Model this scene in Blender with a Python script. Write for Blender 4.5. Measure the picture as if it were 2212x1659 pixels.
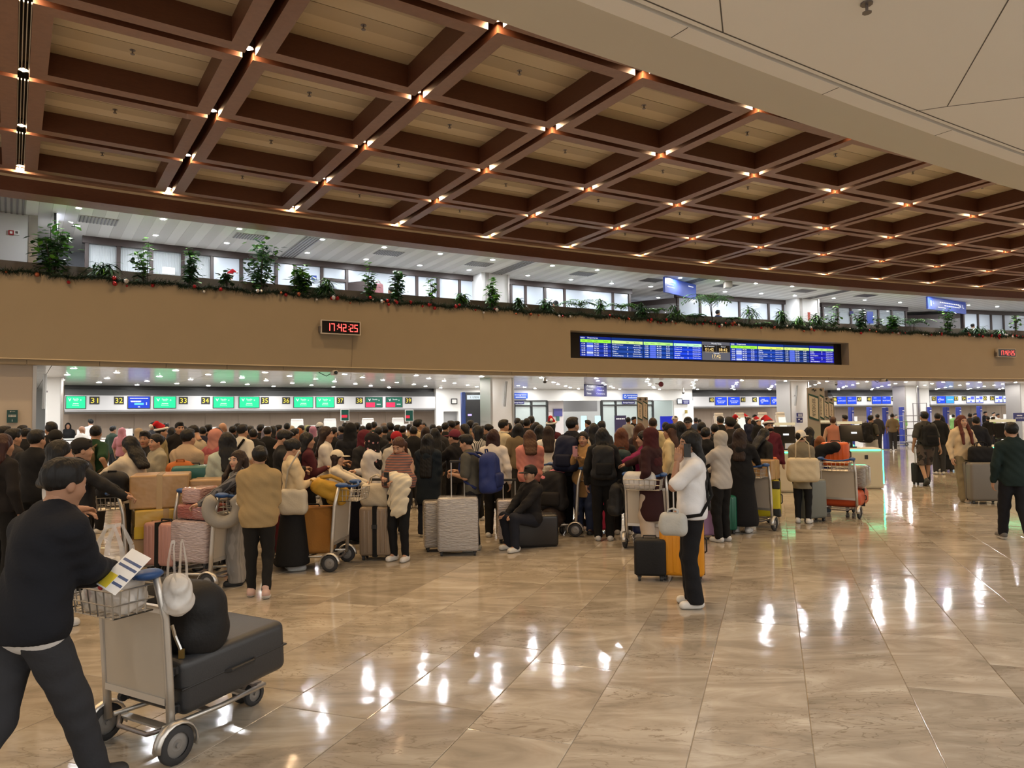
import bpy, bmesh, math, random
import numpy as np
from mathutils import Vector, Matrix

for _o in list(bpy.data.objects):
    bpy.data.objects.remove(_o, do_unlink=True)
SC = bpy.context.scene
COL = SC.collection
random.seed(7)
RNG = np.random.default_rng(11)

# ------------------------------------------------------------------ camera, world, exposure
F_PX, PITCH, ROLL, CAMZ = 1556.685, 0.0434055, -0.0121178, 1.77
IW, IH = 2212, 1659
cam_d = bpy.data.cameras.new('camera')
cam_d.sensor_fit = 'HORIZONTAL'
cam_d.sensor_width = 36.0
cam_d.lens = F_PX * 36.0 / IW
cam_d.clip_start = 0.05
cam_d.clip_end = 400
cam = bpy.data.objects.new('camera', cam_d)
COL.objects.link(cam)
cam.matrix_world = (Matrix.Translation((0, 0, CAMZ)) @ Matrix.Rotation(math.pi / 2 + PITCH, 4, 'X')
                    @ Matrix.Rotation(ROLL, 4, 'Z'))
SC.camera = cam
SC.view_settings.view_transform = 'Standard'
SC.view_settings.look = 'None'
SC.view_settings.gamma = 1.0
SC.view_settings.use_curve_mapping = False
SC.view_settings.exposure = 0.38
world = bpy.data.worlds.new('world')
SC.world = world
world.use_nodes = True
world.node_tree.nodes['Background'].inputs[0].default_value = (1.0, 0.94, 0.85, 1)
world.node_tree.nodes['Background'].inputs[1].default_value = 0.62
try:
    SC.cycles.max_bounces = 4
    SC.cycles.adaptive_threshold = 0.06
    SC.cycles.diffuse_bounces = 2
    SC.cycles.glossy_bounces = 2
    SC.cycles.transmission_bounces = 4
    SC.cycles.transparent_max_bounces = 8
    SC.cycles.caustics_reflective = False
    SC.cycles.caustics_refractive = False
    SC.cycles.sample_clamp_indirect = 4.0
    SC.cycles.use_light_tree = True
except Exception:
    pass
# strengths of the lamps' lenses (the lamps themselves are built with the ceilings)
L_NODE, L_UNDER, L_UPPER, L_NEAR = 460.0, 620.0, 880.0, 580.0
SPOT_W = 122.0

# ------------------------------------------------------------------ geometry of the hall
HC = (68.597, -98.614)            # centre of the curved hall
R0, DTH, TH0, DR = 139.561, 0.0218437, -0.585293, 2.7
RB = 141.04                       # balcony face
Z_COF, Z_CREAM = 7.39, 7.79
Z_UCEIL, Z_LCEIL, Z_NEAR = 7.30, 3.14, 4.25

def PV(R, th, z=0.0):
    return (HC[0] + R * math.sin(th), HC[1] + R * math.cos(th), z)
def ray(x, y):
    u0, v0 = x - IW / 2, y - IH / 2
    c, s = math.cos(ROLL), math.sin(ROLL)
    u = c * u0 + s * v0; v = -s * u0 + c * v0
    X = u / F_PX; cz = -v / F_PX
    return (X, math.cos(PITCH) - math.sin(PITCH) * cz, math.sin(PITCH) + math.cos(PITCH) * cz)
def at_z(x, y, z):
    d = ray(x, y); t = (z - CAMZ) / d[2]
    return Vector((d[0] * t, d[1] * t, z))
def at_R(x, y, R):
    d = ray(x, y); a = d[0] ** 2 + d[1] ** 2; b = -(d[0] * HC[0] + d[1] * HC[1]); c = HC[0] ** 2 + HC[1] ** 2 - R * R
    t = (-b + math.sqrt(b * b - a * c)) / a
    return Vector((d[0] * t, d[1] * t, CAMZ + d[2] * t))
def at_Y(x, y, Y):
    d = ray(x, y); t = Y / d[1]
    return Vector((d[0] * t, Y, CAMZ + d[2] * t))
def th_of(p):
    return math.atan2(p[0] - HC[0], p[1] - HC[1])
def R_of(p):
    return math.hypot(p[0] - HC[0], p[1] - HC[1])
def thR(x, y, R):
    p = at_R(x, y, R)
    return th_of(p), p[2]
def project(p):
    z = p[2] - CAMZ
    cy = math.cos(PITCH) * p[1] + math.sin(PITCH) * z; cz = -math.sin(PITCH) * p[1] + math.cos(PITCH) * z
    if cy < 0.05:
        return None
    u = F_PX * p[0] / cy; v = -F_PX * cz / cy
    c, s = math.cos(ROLL), math.sin(ROLL)
    return (IW / 2 + c * u - s * v, IH / 2 + s * u + c * v)

# ------------------------------------------------------------------ materials
MATS = {}
def srgb(r, g, b):
    f = lambda c: (c / 255 / 12.92) if c / 255 <= 0.04045 else ((c / 255 + 0.055) / 1.055) ** 2.4
    return (f(r), f(g), f(b))
def mat(name, col, rough=0.5, metal=0.0, emit=None, estr=0.0, spec=0.5, bump=0.0, bscale=40.0, var=0.0, vscale=6.0,
        alpha=1.0, trans=0.0, rand=0.0, coat=0.0, stretch=(1, 1, 1), sheen=0.0):
    if name in MATS:
        return MATS[name]
    m = bpy.data.materials.new(name)
    m.use_nodes = True
    nt = m.node_tree; b = nt.nodes['Principled BSDF']
    b.inputs['Base Color'].default_value = (*col, 1)
    b.inputs['Roughness'].default_value = rough
    b.inputs['Metallic'].default_value = metal
    b.inputs['Specular IOR Level'].default_value = spec
    b.inputs['Alpha'].default_value = alpha
    b.inputs['Transmission Weight'].default_value = trans
    b.inputs['Coat Weight'].default_value = coat
    b.inputs['Sheen Weight'].default_value = sheen
    if emit is not None:
        b.inputs['Emission Color'].default_value = (*emit, 1)
        b.inputs['Emission Strength'].default_value = estr
    tc = None
    if bump or var:
        tc = nt.nodes.new('ShaderNodeTexCoord')
        mp = nt.nodes.new('ShaderNodeMapping')
        mp.inputs['Scale'].default_value = stretch
        nt.links.new(tc.outputs['Object'], mp.inputs['Vector'])
    if var or rand:
        mx = nt.nodes.new('ShaderNodeHueSaturation')
        mx.inputs['Color'].default_value = (*col, 1)
        nt.links.new(mx.outputs['Color'], b.inputs['Base Color'])
        ma = nt.nodes.new('ShaderNodeMath'); ma.operation = 'MULTIPLY_ADD'
        ma.inputs[1].default_value = 2 * var if var else 2 * rand
        ma.inputs[2].default_value = 1 - (var if var else rand)
        if var:
            n = nt.nodes.new('ShaderNodeTexNoise'); n.inputs['Scale'].default_value = vscale
            n.inputs['Detail'].default_value = 2
            nt.links.new(mp.outputs[0], n.inputs['Vector']); nt.links.new(n.outputs['Fac'], ma.inputs[0])
        else:
            oi = nt.nodes.new('ShaderNodeObjectInfo'); nt.links.new(oi.outputs['Random'], ma.inputs[0])
        if var and rand:
            oi = nt.nodes.new('ShaderNodeObjectInfo')
            m2 = nt.nodes.new('ShaderNodeMath'); m2.operation = 'MULTIPLY_ADD'
            m2.inputs[1].default_value = 2 * rand; m2.inputs[2].default_value = 1 - rand
            m3 = nt.nodes.new('ShaderNodeMath'); m3.operation = 'MULTIPLY'
            nt.links.new(oi.outputs['Random'], m2.inputs[0])
            nt.links.new(ma.outputs[0], m3.inputs[0]); nt.links.new(m2.outputs[0], m3.inputs[1])
            nt.links.new(m3.outputs[0], mx.inputs['Value'])
        else:
            nt.links.new(ma.outputs[0], mx.inputs['Value'])
    if bump:
        n = nt.nodes.new('ShaderNodeTexNoise'); n.inputs['Scale'].default_value = bscale
        n.inputs['Detail'].default_value = 1
        bp = nt.nodes.new('ShaderNodeBump'); bp.inputs['Strength'].default_value = bump
        bp.inputs['Distance'].default_value = 0.02
        nt.links.new(mp.outputs[0], n.inputs['Vector']); nt.links.new(n.outputs['Fac'], bp.inputs['Height'])
        nt.links.new(bp.outputs[0], b.inputs['Normal'])
    try:
        if emit is not None: m.cycles.emission_sampling = 'NONE'
    except Exception: pass
    MATS[name] = m
    return m
def emat(name, col, s, lamp=False):
    m = mat(name, (0, 0, 0), 0.6, emit=col, estr=s, spec=0.2)
    try: m.cycles.emission_sampling = 'FRONT' if lamp else 'NONE'
    except Exception: pass
    return m

# ------------------------------------------------------------------ mesh building
class MB:
    """collects geometry for ONE mesh object"""
    def __init__(self):
        self.v = []; self.f = []; self.m = []
    def quad(self, a, b, c, d, mi=0):
        n = len(self.v); self.v += [tuple(a), tuple(b), tuple(c), tuple(d)]; self.f.append((n, n + 1, n + 2, n + 3)); self.m.append(mi)
        return self
    def poly(self, pts, mi=0):
        n = len(self.v); self.v += [tuple(p) for p in pts]; self.f.append(tuple(range(n, n + len(pts)))); self.m.append(mi)
        return self
    def hexa(self, p, mi=0):
        n = len(self.v); self.v += [tuple(q) for q in p]
        for f in ((3, 2, 1, 0), (4, 5, 6, 7), (0, 1, 5, 4), (1, 2, 6, 5), (2, 3, 7, 6), (3, 0, 4, 7)):
            self.f.append(tuple(n + i for i in f)); self.m.append(mi)
        return self
    def box(self, c, s, mi=0, rot=None):
        x, y, z = s[0] / 2, s[1] / 2, s[2] / 2
        p = [Vector(q) for q in ((-x, -y, -z), (x, -y, -z), (x, y, -z), (-x, y, -z), (-x, -y, z), (x, -y, z), (x, y, z), (-x, y, z))]
        if rot is not None:
            p = [rot @ q for q in p]
        return self.hexa([q + Vector(c) for q in p], mi)
    def prism(self, pts, z0, z1, mi=0):
        n = len(self.v); k = len(pts)
        self.v += [(p[0], p[1], z0) for p in pts] + [(p[0], p[1], z1) for p in pts]
        self.f.append(tuple(range(n + k - 1, n - 1, -1))); self.m.append(mi)
        self.f.append(tuple(range(n + k, n + 2 * k))); self.m.append(mi)
        for i in range(k):
            j = (i + 1) % k
            self.f.append((n + i, n + j, n + k + j, n + k + i)); self.m.append(mi)
        return self
    def loft(self, rings, closed=True, caps=True, mi=0):
        n = len(self.v); k = len(rings[0])
        for r in rings:
            self.v += [tuple(p) for p in r]
        for a in range(len(rings) - 1):
            for i in range(k if closed else k - 1):
                j = (i + 1) % k
                self.f.append((n + a * k + i, n + a * k + j, n + (a + 1) * k + j, n + (a + 1) * k + i)); self.m.append(mi)
        if caps and closed:
            self.f.append(tuple(range(n + k - 1, n - 1, -1))); self.m.append(mi)
            b = n + (len(rings) - 1) * k
            self.f.append(tuple(range(b, b + k))); self.m.append(mi)
        return self
    def tube(self, pts, r, seg=8, mi=0, caps=True, closed=False):
        pts = [Vector(p) for p in pts]
        rs = r if isinstance(r, (list, tuple)) else [r] * len(pts)
        rings = []; up = None
        for i, p in enumerate(pts):
            if closed:
                d = pts[(i + 1) % len(pts)] - pts[i - 1]
            else:
                d = pts[min(i + 1, len(pts) - 1)] - pts[max(i - 1, 0)]
            d.normalize()
            if up is None:
                up = Vector((0, 0, 1)) if abs(d.z) < 0.9 else Vector((1, 0, 0))
            a = d.cross(up)
            if a.length < 1e-6:
                a = d.cross(Vector((0, 1, 0)))
            a.normalize(); b = a.cross(d).normalized(); up = b
            rings.append([p + (a * math.cos(t) + b * math.sin(t)) * rs[i] for t in [2 * math.pi * q / seg for q in range(seg)]])
        if closed:
            rings.append(rings[0])
            return self.loft(rings, True, False, mi)
        return self.loft(rings, True, caps, mi)
    def cyl(self, c, r, h, seg=16, mi=0, axis='Z', r2=None):
        r2 = r if r2 is None else r2
        def pt(a, rr, t):
            x, y = rr * math.cos(a), rr * math.sin(a)
            return {'Z': (c[0] + x, c[1] + y, c[2] + t), 'X': (c[0] + t, c[1] + x, c[2] + y), 'Y': (c[0] + y, c[1] + t, c[2] + x)}[axis]
        A = [2 * math.pi * i / seg for i in range(seg)]
        return self.loft([[pt(a, r, 0) for a in A], [pt(a, r2, h) for a in A]], True, True, mi)
    def sphere(self, c, r, seg=10, rings=6, mi=0, sc=(1, 1, 1)):
        R = []
        for i in range(rings + 1):
            t = math.pi * (0.02 + 0.96 * i / rings)
            R.append([(c[0] + sc[0] * r * math.sin(t) * math.cos(a), c[1] + sc[1] * r * math.sin(t) * math.sin(a), c[2] - sc[2] * r * math.cos(t))
                      for a in [2 * math.pi * q / seg for q in range(seg)]])
        return self.loft(R, True, True, mi)
    def rbox(self, c, s, r=0.03, mi=0, seg=3, taper=1.0, rot=None):
        """box with rounded corners: a superellipse-like loft (rounded in plan, rounded top and bottom)"""
        hx, hy, hz = s[0] / 2, s[1] / 2, s[2] / 2
        r = min(r, hx * .98, hy * .98, hz * .98)
        def ring(ins, z, sc):
            out = []
            rr = r
            for qx, qy, a0 in ((1, 1, 0), (-1, 1, 90), (-1, -1, 180), (1, -1, 270)):
                for i in range(seg + 1):
                    a = math.radians(a0 + 90 * i / seg)
                    x = qx * (hx - rr) + (rr - ins) * math.cos(a); y = qy * (hy - rr) + (rr - ins) * math.sin(a)
                    out.append(Vector((x * sc, y * sc, z)))
            return out
        R = []
        for i in range(seg + 1):
            a = math.pi / 2 * (1 - i / seg)
            R.append(ring(r * (1 - math.cos(a)) * .999, -hz + r * (1 - math.sin(a)), 1.0))
        for i in range(seg + 1):
            a = math.pi / 2 * i / seg
            R.append(ring(r * (1 - math.cos(a)) * .999, hz - r * (1 - math.sin(a)), taper))
        if rot is not None:
            R = [[rot @ p for p in q] for q in R]
        R = [[p + Vector(c) for p in q] for q in R]
        return self.loft(R, True, True, mi)
    def arc(self, Ra, Rb, ta, tb, z0, z1, n=None, mi=0):
        """curved block of the hall between radii, angles and heights"""
        n = n or max(1, int(abs(tb - ta) * 141 / 1.5))
        rings = []
        for i in range(n + 1):
            t = ta + (tb - ta) * i / n
            rings.append([PV(Ra, t, z0), PV(Rb, t, z0), PV(Rb, t, z1), PV(Ra, t, z1)])
        return self.loft(rings, True, True, mi)
    def prof(self, profile, ta, tb, n=None, mi=0):
        """sweep a closed (R, z) profile along the hall's curve"""
        n = n or max(1, int(abs(tb - ta) * 141 / 1.5))
        return self.loft([[PV(r, ta + (tb - ta) * i / n, z) for r, z in profile] for i in range(n + 1)], True, True, mi)
    def build(self, name, mats, parent=None, loc=None, rot=None, smooth=False):
        me = bpy.data.meshes.new(name)
        me.from_pydata(self.v, [], self.f)
        if not isinstance(mats, (list, tuple)):
            mats = [mats]
        for m in mats:
            me.materials.append(m)
        if len(mats) > 1:
            me.polygons.foreach_set('material_index', self.m)
        if smooth:
            me.polygons.foreach_set('use_smooth', [True] * len(me.polygons))
        bm = bmesh.new(); bm.from_mesh(me); bmesh.ops.recalc_face_normals(bm, faces=bm.faces); bm.to_mesh(me); bm.free()
        return link(name, me, parent, loc, rot)

def link(name, me, parent=None, loc=None, rot=None):
    o = bpy.data.objects.new(name, me)
    COL.objects.link(o)
    if parent is not None:
        o.parent = parent
    if loc is not None:
        o.location = loc
    if rot is not None:
        o.rotation_euler = rot if not isinstance(rot, (int, float)) else (0, 0, rot)
    return o
def tag(o, label, cat, group=None, kind=None):
    if label: o['label'] = label
    if cat: o['category'] = cat
    if group: o['group'] = group
    if kind: o['kind'] = kind
    return o
def empty(name, loc=(0, 0, 0), rz=0.0, scale=1.0):
    o = bpy.data.objects.new(name, None)
    o.empty_display_size = 0.1
    COL.objects.link(o); o.location = loc; o.rotation_euler = (0, 0, rz)
    if scale != 1.0: o.scale = (scale,) * 3
    return o
def clone(o, parent=None):
    c = o.copy(); COL.objects.link(c); c.parent = parent
    for ch in list(o.children):
        clone(ch, c)
    return c
_TXT = {}
_GL = {}
def _glyphs(chars):
    """outline every character once, while the scene is still empty"""
    def ev(body):
        cu = bpy.data.curves.new('writing', 'FONT'); cu.body = body; cu.size = 1.0; cu.resolution_u = 2
        o = bpy.data.objects.new('writing', cu); COL.objects.link(o)
        me = bpy.data.meshes.new_from_object(o.evaluated_get(bpy.context.evaluated_depsgraph_get()))
        bpy.data.objects.remove(o, do_unlink=True)
        co = np.zeros(len(me.vertices) * 3); me.vertices.foreach_get('co', co); f = [tuple(p.vertices) for p in me.polygons]
        bpy.data.meshes.remove(me)
        return co.reshape(-1, 3), f
    w0 = np.ptp(ev('HH')[0][:, 0])
    for ch in chars:
        if ch == ' ': _GL[ch] = (np.zeros((0, 3)), [], .28); continue
        co, f = ev(ch); _GL[ch] = (co, f, max(.12, np.ptp(ev('H' + ch + 'H')[0][:, 0]) - w0))
_glyphs([chr(c) for c in range(32, 127)])
class TextM: pass
def text_mesh(body):
    if body in _TXT: return _TXT[body]
    V = []; Fc = []; x = 0.0; n = 0
    for ch in body:
        co, f, adv = _GL[ch]
        if len(co):
            V.append(co + (x, 0, 0)); Fc += [tuple(i + n for i in q) for q in f]; n += len(co)
        x += adv
    _TXT[body] = (np.concatenate(V) if V else np.zeros((0, 3)), Fc)
    return _TXT[body]
def face_frame(R, th, z, off=0.0):
    """frame on a curved wall of radius R facing the hall's centre: x to the right as seen from the hall, y up, z towards the viewer"""
    p = Vector(PV(R - off, th, z))
    zx = Vector((-math.sin(th), -math.cos(th), 0)); yx = Vector((0, 0, 1)); xx = yx.cross(zx)
    M = Matrix((xx, yx, zx)).transposed().to_4x4(); M.translation = p
    return M
def Mpt(M, x, y, z=0.0):
    return M @ Vector((x, y, z))
def panel(mb, M, x0, x1, y0, y1, z=0.0, mi=0):
    return mb.quad(Mpt(M, x0, y0, z), Mpt(M, x1, y0, z), Mpt(M, x1, y1, z), Mpt(M, x0, y1, z), mi)
def slab(mb, M, x0, x1, y0, y1, z0, z1, mi=0):
    return mb.hexa([Mpt(M, *q) for q in ((x0, y0, z0), (x1, y0, z0), (x1, y1, z0), (x0, y1, z0), (x0, y0, z1), (x1, y0, z1), (x1, y1, z1), (x0, y1, z1))], mi)
# ================================================================== the setting
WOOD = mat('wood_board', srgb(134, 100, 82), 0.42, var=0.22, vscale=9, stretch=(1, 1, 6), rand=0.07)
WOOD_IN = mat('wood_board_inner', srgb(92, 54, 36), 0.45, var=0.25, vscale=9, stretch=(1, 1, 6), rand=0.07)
CREAM_A = mat('cream_plank', (0.62, 0.53, 0.39), 0.55, rand=0.05)
CREAM_B = mat('cream_plank_dull', (0.47, 0.39, 0.275), 0.55, rand=0.05)
DARK = mat('dark_void', (0.02, 0.016, 0.013), 0.8)
TAN = mat('tan_plaster', (0.31, 0.252, 0.172), 0.55, var=0.04, vscale=1.5)
TAN_LEDGE = mat('tan_ledge', (0.62, 0.52, 0.36), 0.45)
NEARW = mat('near_ceiling_paint', (0.90, 0.87, 0.82), 0.6)
NEARB = mat('near_bulkhead_paint', (0.66, 0.62, 0.52), 0.6)
UCEIL_A = mat('gallery_plank', (0.80, 0.78, 0.75), 0.5)
UCEIL_B = mat('gallery_plank_dull', (0.66, 0.64, 0.61), 0.5)
LCEIL = mat('white_metal_ceiling', (0.80, 0.80, 0.80), 0.16, spec=0.6)
WHITEP = mat('white_paint', (0.80, 0.80, 0.79), 0.45)
STEEL = mat('brushed_steel', (0.50, 0.48, 0.46), 0.32, metal=1.0)
DSTEEL = mat('dark_steel', (0.22, 0.20, 0.20), 0.4, metal=0.8)
BRONZE = mat('dark_bronze_frame', (0.055, 0.038, 0.035), 0.45)
GLASS_MILK = mat('frosted_pane', (0.62, 0.70, 0.80), 0.25, spec=0.6)
BLACK = mat('black_paint', (0.012, 0.012, 0.013), 0.45)
BLACKG = mat('black_gloss', (0.008, 0.008, 0.010), 0.12)
GREY_M = mat('grey_metal_band', (0.16, 0.165, 0.17), 0.35, metal=0.3)
GREY_L = mat('light_grey_panel', (0.62, 0.63, 0.66), 0.4)
LAMINATE = mat('taupe_laminate', (0.42, 0.33, 0.26), 0.5, var=0.05, vscale=2, stretch=(6, 6, .4))
PARAPET = mat('planter_paint', (0.22, 0.185, 0.15), 0.6)
SOIL = mat('soil', (0.03, 0.022, 0.015), 0.9)
LENS_W = emat('lamp_lens_warm', (1.0, 0.70, 0.40), L_NODE, True)
LENS_C = emat('lamp_lens_white', (1.0, 0.97, 0.93), L_UNDER, True)
LENS_U = emat('lamp_lens_cool', (0.95, 0.97, 1.0), L_UPPER, True)
LENS_N = emat('lamp_lens_neutral', (1.0, 0.98, 0.95), L_NEAR, True)
CHROME = mat('chrome', (0.75, 0.75, 0.75), 0.15, metal=1.0)
TL, TR = -0.66, -0.225            # angular extent that is modelled

# ---------------- floor
def floor_material(name, field):
    m = bpy.data.materials.new(name); m.use_nodes = True
    nt = m.node_tree; N = nt.nodes.new; L = nt.links.new; b = nt.nodes['Principled BSDF']
    geo = N('ShaderNodeNewGeometry'); mp = N('ShaderNodeMapping')
    mp.inputs['Rotation'].default_value = (0, 0, 0.3464); mp.inputs['Scale'].default_value = (0.75, 2.1, 1)
    L(geo.outputs['Position'], mp.inputs['Vector'])
    if field:
        at = N('ShaderNodeAttribute'); at.attribute_name = 'tint'; rnd = at.outputs['Fac']
    else:
        oi = N('ShaderNodeObjectInfo'); rnd = oi.outputs['Random']
    off = N('ShaderNodeVectorMath'); off.operation = 'MULTIPLY_ADD'
    off.inputs[1].default_value = (37, 53, 11); off.inputs[2].default_value = (0, 0, 0)
    cmb = N('ShaderNodeCombineXYZ'); L(rnd, cmb.inputs[0]); L(rnd, cmb.inputs[1]); L(rnd, cmb.inputs[2])
    L(cmb.outputs[0], off.inputs[0])
    add = N('ShaderNodeVectorMath'); L(mp.outputs[0], add.inputs[0]); L(off.outputs[0], add.inputs[1])
    n1 = N('ShaderNodeTexNoise'); n1.inputs['Scale'].default_value = 1.5; n1.inputs['Detail'].default_value = 5; n1.inputs['Roughness'].default_value = 0.62; n1.inputs['Distortion'].default_value = 1.1
    L(add.outputs[0], n1.inputs['Vector'])
    cr = N('ShaderNodeValToRGB'); e = cr.color_ramp.elements
    e[0].position = 0.28; e[0].color = (0.235, 0.205, 0.165, 1)
    e[1].position = 0.68; e[1].color = (0.47, 0.425, 0.36, 1)
    k = e.new(0.47); k.color = (0.335, 0.29, 0.235, 1)
    k = e.new(0.56); k.color = (0.385, 0.34, 0.28, 1)
    L(n1.outputs['Fac'], cr.inputs[0])
    n2 = N('ShaderNodeTexNoise'); n2.inputs['Scale'].default_value = 3.6; n2.inputs['Detail'].default_value = 5; n2.inputs['Distortion'].default_value = 1.8
    L(add.outputs[0], n2.inputs['Vector'])
    s = N('ShaderNodeMath'); s.operation = 'SUBTRACT'; s.inputs[1].default_value = 0.5; L(n2.outputs['Fac'], s.inputs[0])
    a = N('ShaderNodeMath'); a.operation = 'ABSOLUTE'; L(s.outputs[0], a.inputs[0])
    vr = N('ShaderNodeMapRange'); vr.inputs[1].default_value = 0.0; vr.inputs[2].default_value = 0.022; vr.inputs[3].default_value = 0.7; vr.inputs[4].default_value = 0.0
    L(a.outputs[0], vr.inputs[0])
    n3 = N('ShaderNodeTexNoise'); n3.inputs['Scale'].default_value = 0.9; L(add.outputs[0], n3.inputs['Vector'])
    gate = N('ShaderNodeMapRange'); gate.inputs[1].default_value = 0.45; gate.inputs[2].default_value = 0.6; L(n3.outputs['Fac'], gate.inputs[0])
    vm = N('ShaderNodeMath'); vm.operation = 'MULTIPLY'; L(vr.outputs[0], vm.inputs[0]); L(gate.outputs[0], vm.inputs[1])
    mix = N('ShaderNodeMix'); mix.data_type = 'RGBA'; mix.inputs['B'].default_value = (0.16, 0.125, 0.09, 1)
    L(vm.outputs[0], mix.inputs['Factor']); L(cr.outputs[0], mix.inputs['A'])
    hs = N('ShaderNodeHueSaturation'); L(mix.outputs['Result'], hs.inputs['Color'])
    mv = N('ShaderNodeMapRange'); mv.inputs[3].default_value = 0.87; mv.inputs[4].default_value = 1.13; L(rnd, mv.inputs[0]); L(mv.outputs[0], hs.inputs['Value'])
    L(hs.outputs[0], b.inputs['Base Color'])
    rr = N('ShaderNodeMapRange'); rr.inputs[3].default_value = 0.05; rr.inputs[4].default_value = 0.13; L(n1.outputs['Fac'], rr.inputs[0]); L(rr.outputs[0], b.inputs['Roughness'])
    n4 = N('ShaderNodeTexNoise'); n4.inputs['Scale'].default_value = 5; n4.inputs['Detail'].default_value = 1; L(geo.outputs['Position'], n4.inputs['Vector'])
    bp = N('ShaderNodeBump'); bp.inputs['Strength'].default_value = 0.10; bp.inputs['Distance'].default_value = 0.02; L(n4.outputs['Fac'], bp.inputs['Height']); L(bp.outputs[0], b.inputs['Normal'])
    b.inputs['Specular IOR Level'].default_value = 0.36
    return m
TILE_M = floor_material('travertine_tile', False)
TILE_F = floor_material('travertine_field', True)
GROUT = mat('grout', (0.42, 0.36, 0.28), 0.7)
fl = MB()
fl.arc(104, 160, TL - 0.02, TR + 0.02, -0.25, -0.006)
floor = fl.build('floor', GROUT)
tag(floor, 'polished travertine floor of the departure hall', 'floor', kind='structure')
SA = 0.3464
ES = Vector((math.sin(SA), math.cos(SA))); EN = Vector((math.cos(SA), -math.sin(SA)))
def sn(p):
    return p[0] * ES.x + p[1] * ES.y, p[0] * EN.x + p[1] * EN.y
_n = [sn(at_z(x, 1659, 0))[1] for x in (1203, 1482, 1761, 2045)]
TW = (_n[3] - _n[0]) / 3; N_OFF = _n[0]; TLN = 1.18
joint = {}                                     # exact cross joints of the nearest strips
for px, py in ((1418, 1496), (1649, 1224), (1766, 1209), (2095, 1497)):
    s_, n_ = sn(at_z(px, py, 0)); joint[math.floor((n_ - N_OFF) / TW)] = s_ % TLN
cand = []
for i in range(-75, 95):
    rr_ = random.Random(i * 7 + 3)
    so = joint.get(i, rr_.random() * TLN)
    for j in range(-12, 56):
        s0 = so + j * TLN
        c = ES * (s0 + TLN / 2) + EN * (N_OFF + (i + 0.5) * TW)
        R = math.hypot(c.x - HC[0], c.y - HC[1]); th = math.atan2(c.x - HC[0], c.y - HC[1])
        if not (105 < R < 159.5 and TL < th < TR):
            continue
        q = project((c.x, c.y, 0))
        seen = q is not None and -150 < q[0] < IW + 150 and q[1] < IH + 260
        cand.append((0 if seen and c.y > 1.5 else 1, c.length, c.x, c.y))
cand.sort()
tw, tl = TW / 2 - 0.002, TLN / 2 - 0.002
tm = MB()
tm.v = [(-tw, -tl, -.02), (tw, -tl, -.02), (tw, tl, -.02), (-tw, tl, -.02), (-tw, -tl, -.002), (tw, -tl, -.002), (tw, tl, -.002), (-tw, tl, -.002),
        (-tw + .003, -tl + .003, 0), (tw - .003, -tl + .003, 0), (tw - .003, tl - .003, 0), (-tw + .003, tl - .003, 0)]
tm.f = [(0, 1, 5, 4), (1, 2, 6, 5), (2, 3, 7, 6), (3, 0, 4, 7), (4, 5, 9, 8), (5, 6, 10, 9), (6, 7, 11, 10), (7, 4, 8, 11), (8, 9, 10, 11)]
tm.m = [0] * 9
t0 = tm.build('floor_tile', TILE_M, floor)
for k, (_, _, x, y) in enumerate(cand[:300]):
    o = t0 if k == 0 else t0.copy()
    if k: COL.objects.link(o)
    o.location = (x, y, 0); o.rotation_euler = (0, 0, -SA)
ff = MB(); tint = []
for (_, _, x, y) in cand[300:]:
    p = [Vector((x, y)) + EN * a + ES * b for a, b in ((-tw, -tl), (tw, -tl), (tw, tl), (-tw, tl))]
    ff.poly([(q.x, q.y, 0.0) for q in p]); tint.append(random.random())
fo = ff.build('floor_tile_field', TILE_F, floor)
at_ = fo.data.attributes.new('tint', 'FLOAT', 'FACE'); at_.data.foreach_set('value', tint)
fo['kind'] = 'stuff'

# ---------------- coffered ceiling
GAP, BW = 0.16, 0.245
ceil = MB().arc(R0 - 6.4 * DR, R0 + 0.35, TL, TR, Z_CREAM + 0.02, Z_CREAM + 0.3).build('ceiling', DARK)
tag(ceil, 'coffered timber ceiling over the hall with lit beam crossings', 'ceiling', kind='structure')
C0, C1 = -4, 17
cells = []
for row in range(6):
    for c in range(C0, C1):
        ctr = PV(R0 - (row + .5) * DR, TH0 + (c + .5) * DTH, Z_COF)
        q = project(ctr)
        vis = q is not None and -250 < q[0] < IW + 250 and -200 < q[1] < 700 and row < 5
        cells.append((0 if vis else 1, Vector(ctr).length, row, c))
cells.sort()
def cell_pts(row, ins, zr=None):
    Ro, Ri = R0 - row * DR - ins, R0 - (row + 1) * DR + ins
    out = []
    for R, sg in ((Ri, -1), (Ri, 1), (Ro, 1), (Ro, -1)):
        h = DTH / 2 - ins / R
        out.append((R * math.sin(sg * h), R * math.cos(sg * h)))
    return out
row_mesh = {}
def lerp2(a, b, t):
    return (a[0] + (b[0] - a[0]) * t, a[1] + (b[1] - a[1]) * t)
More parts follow.
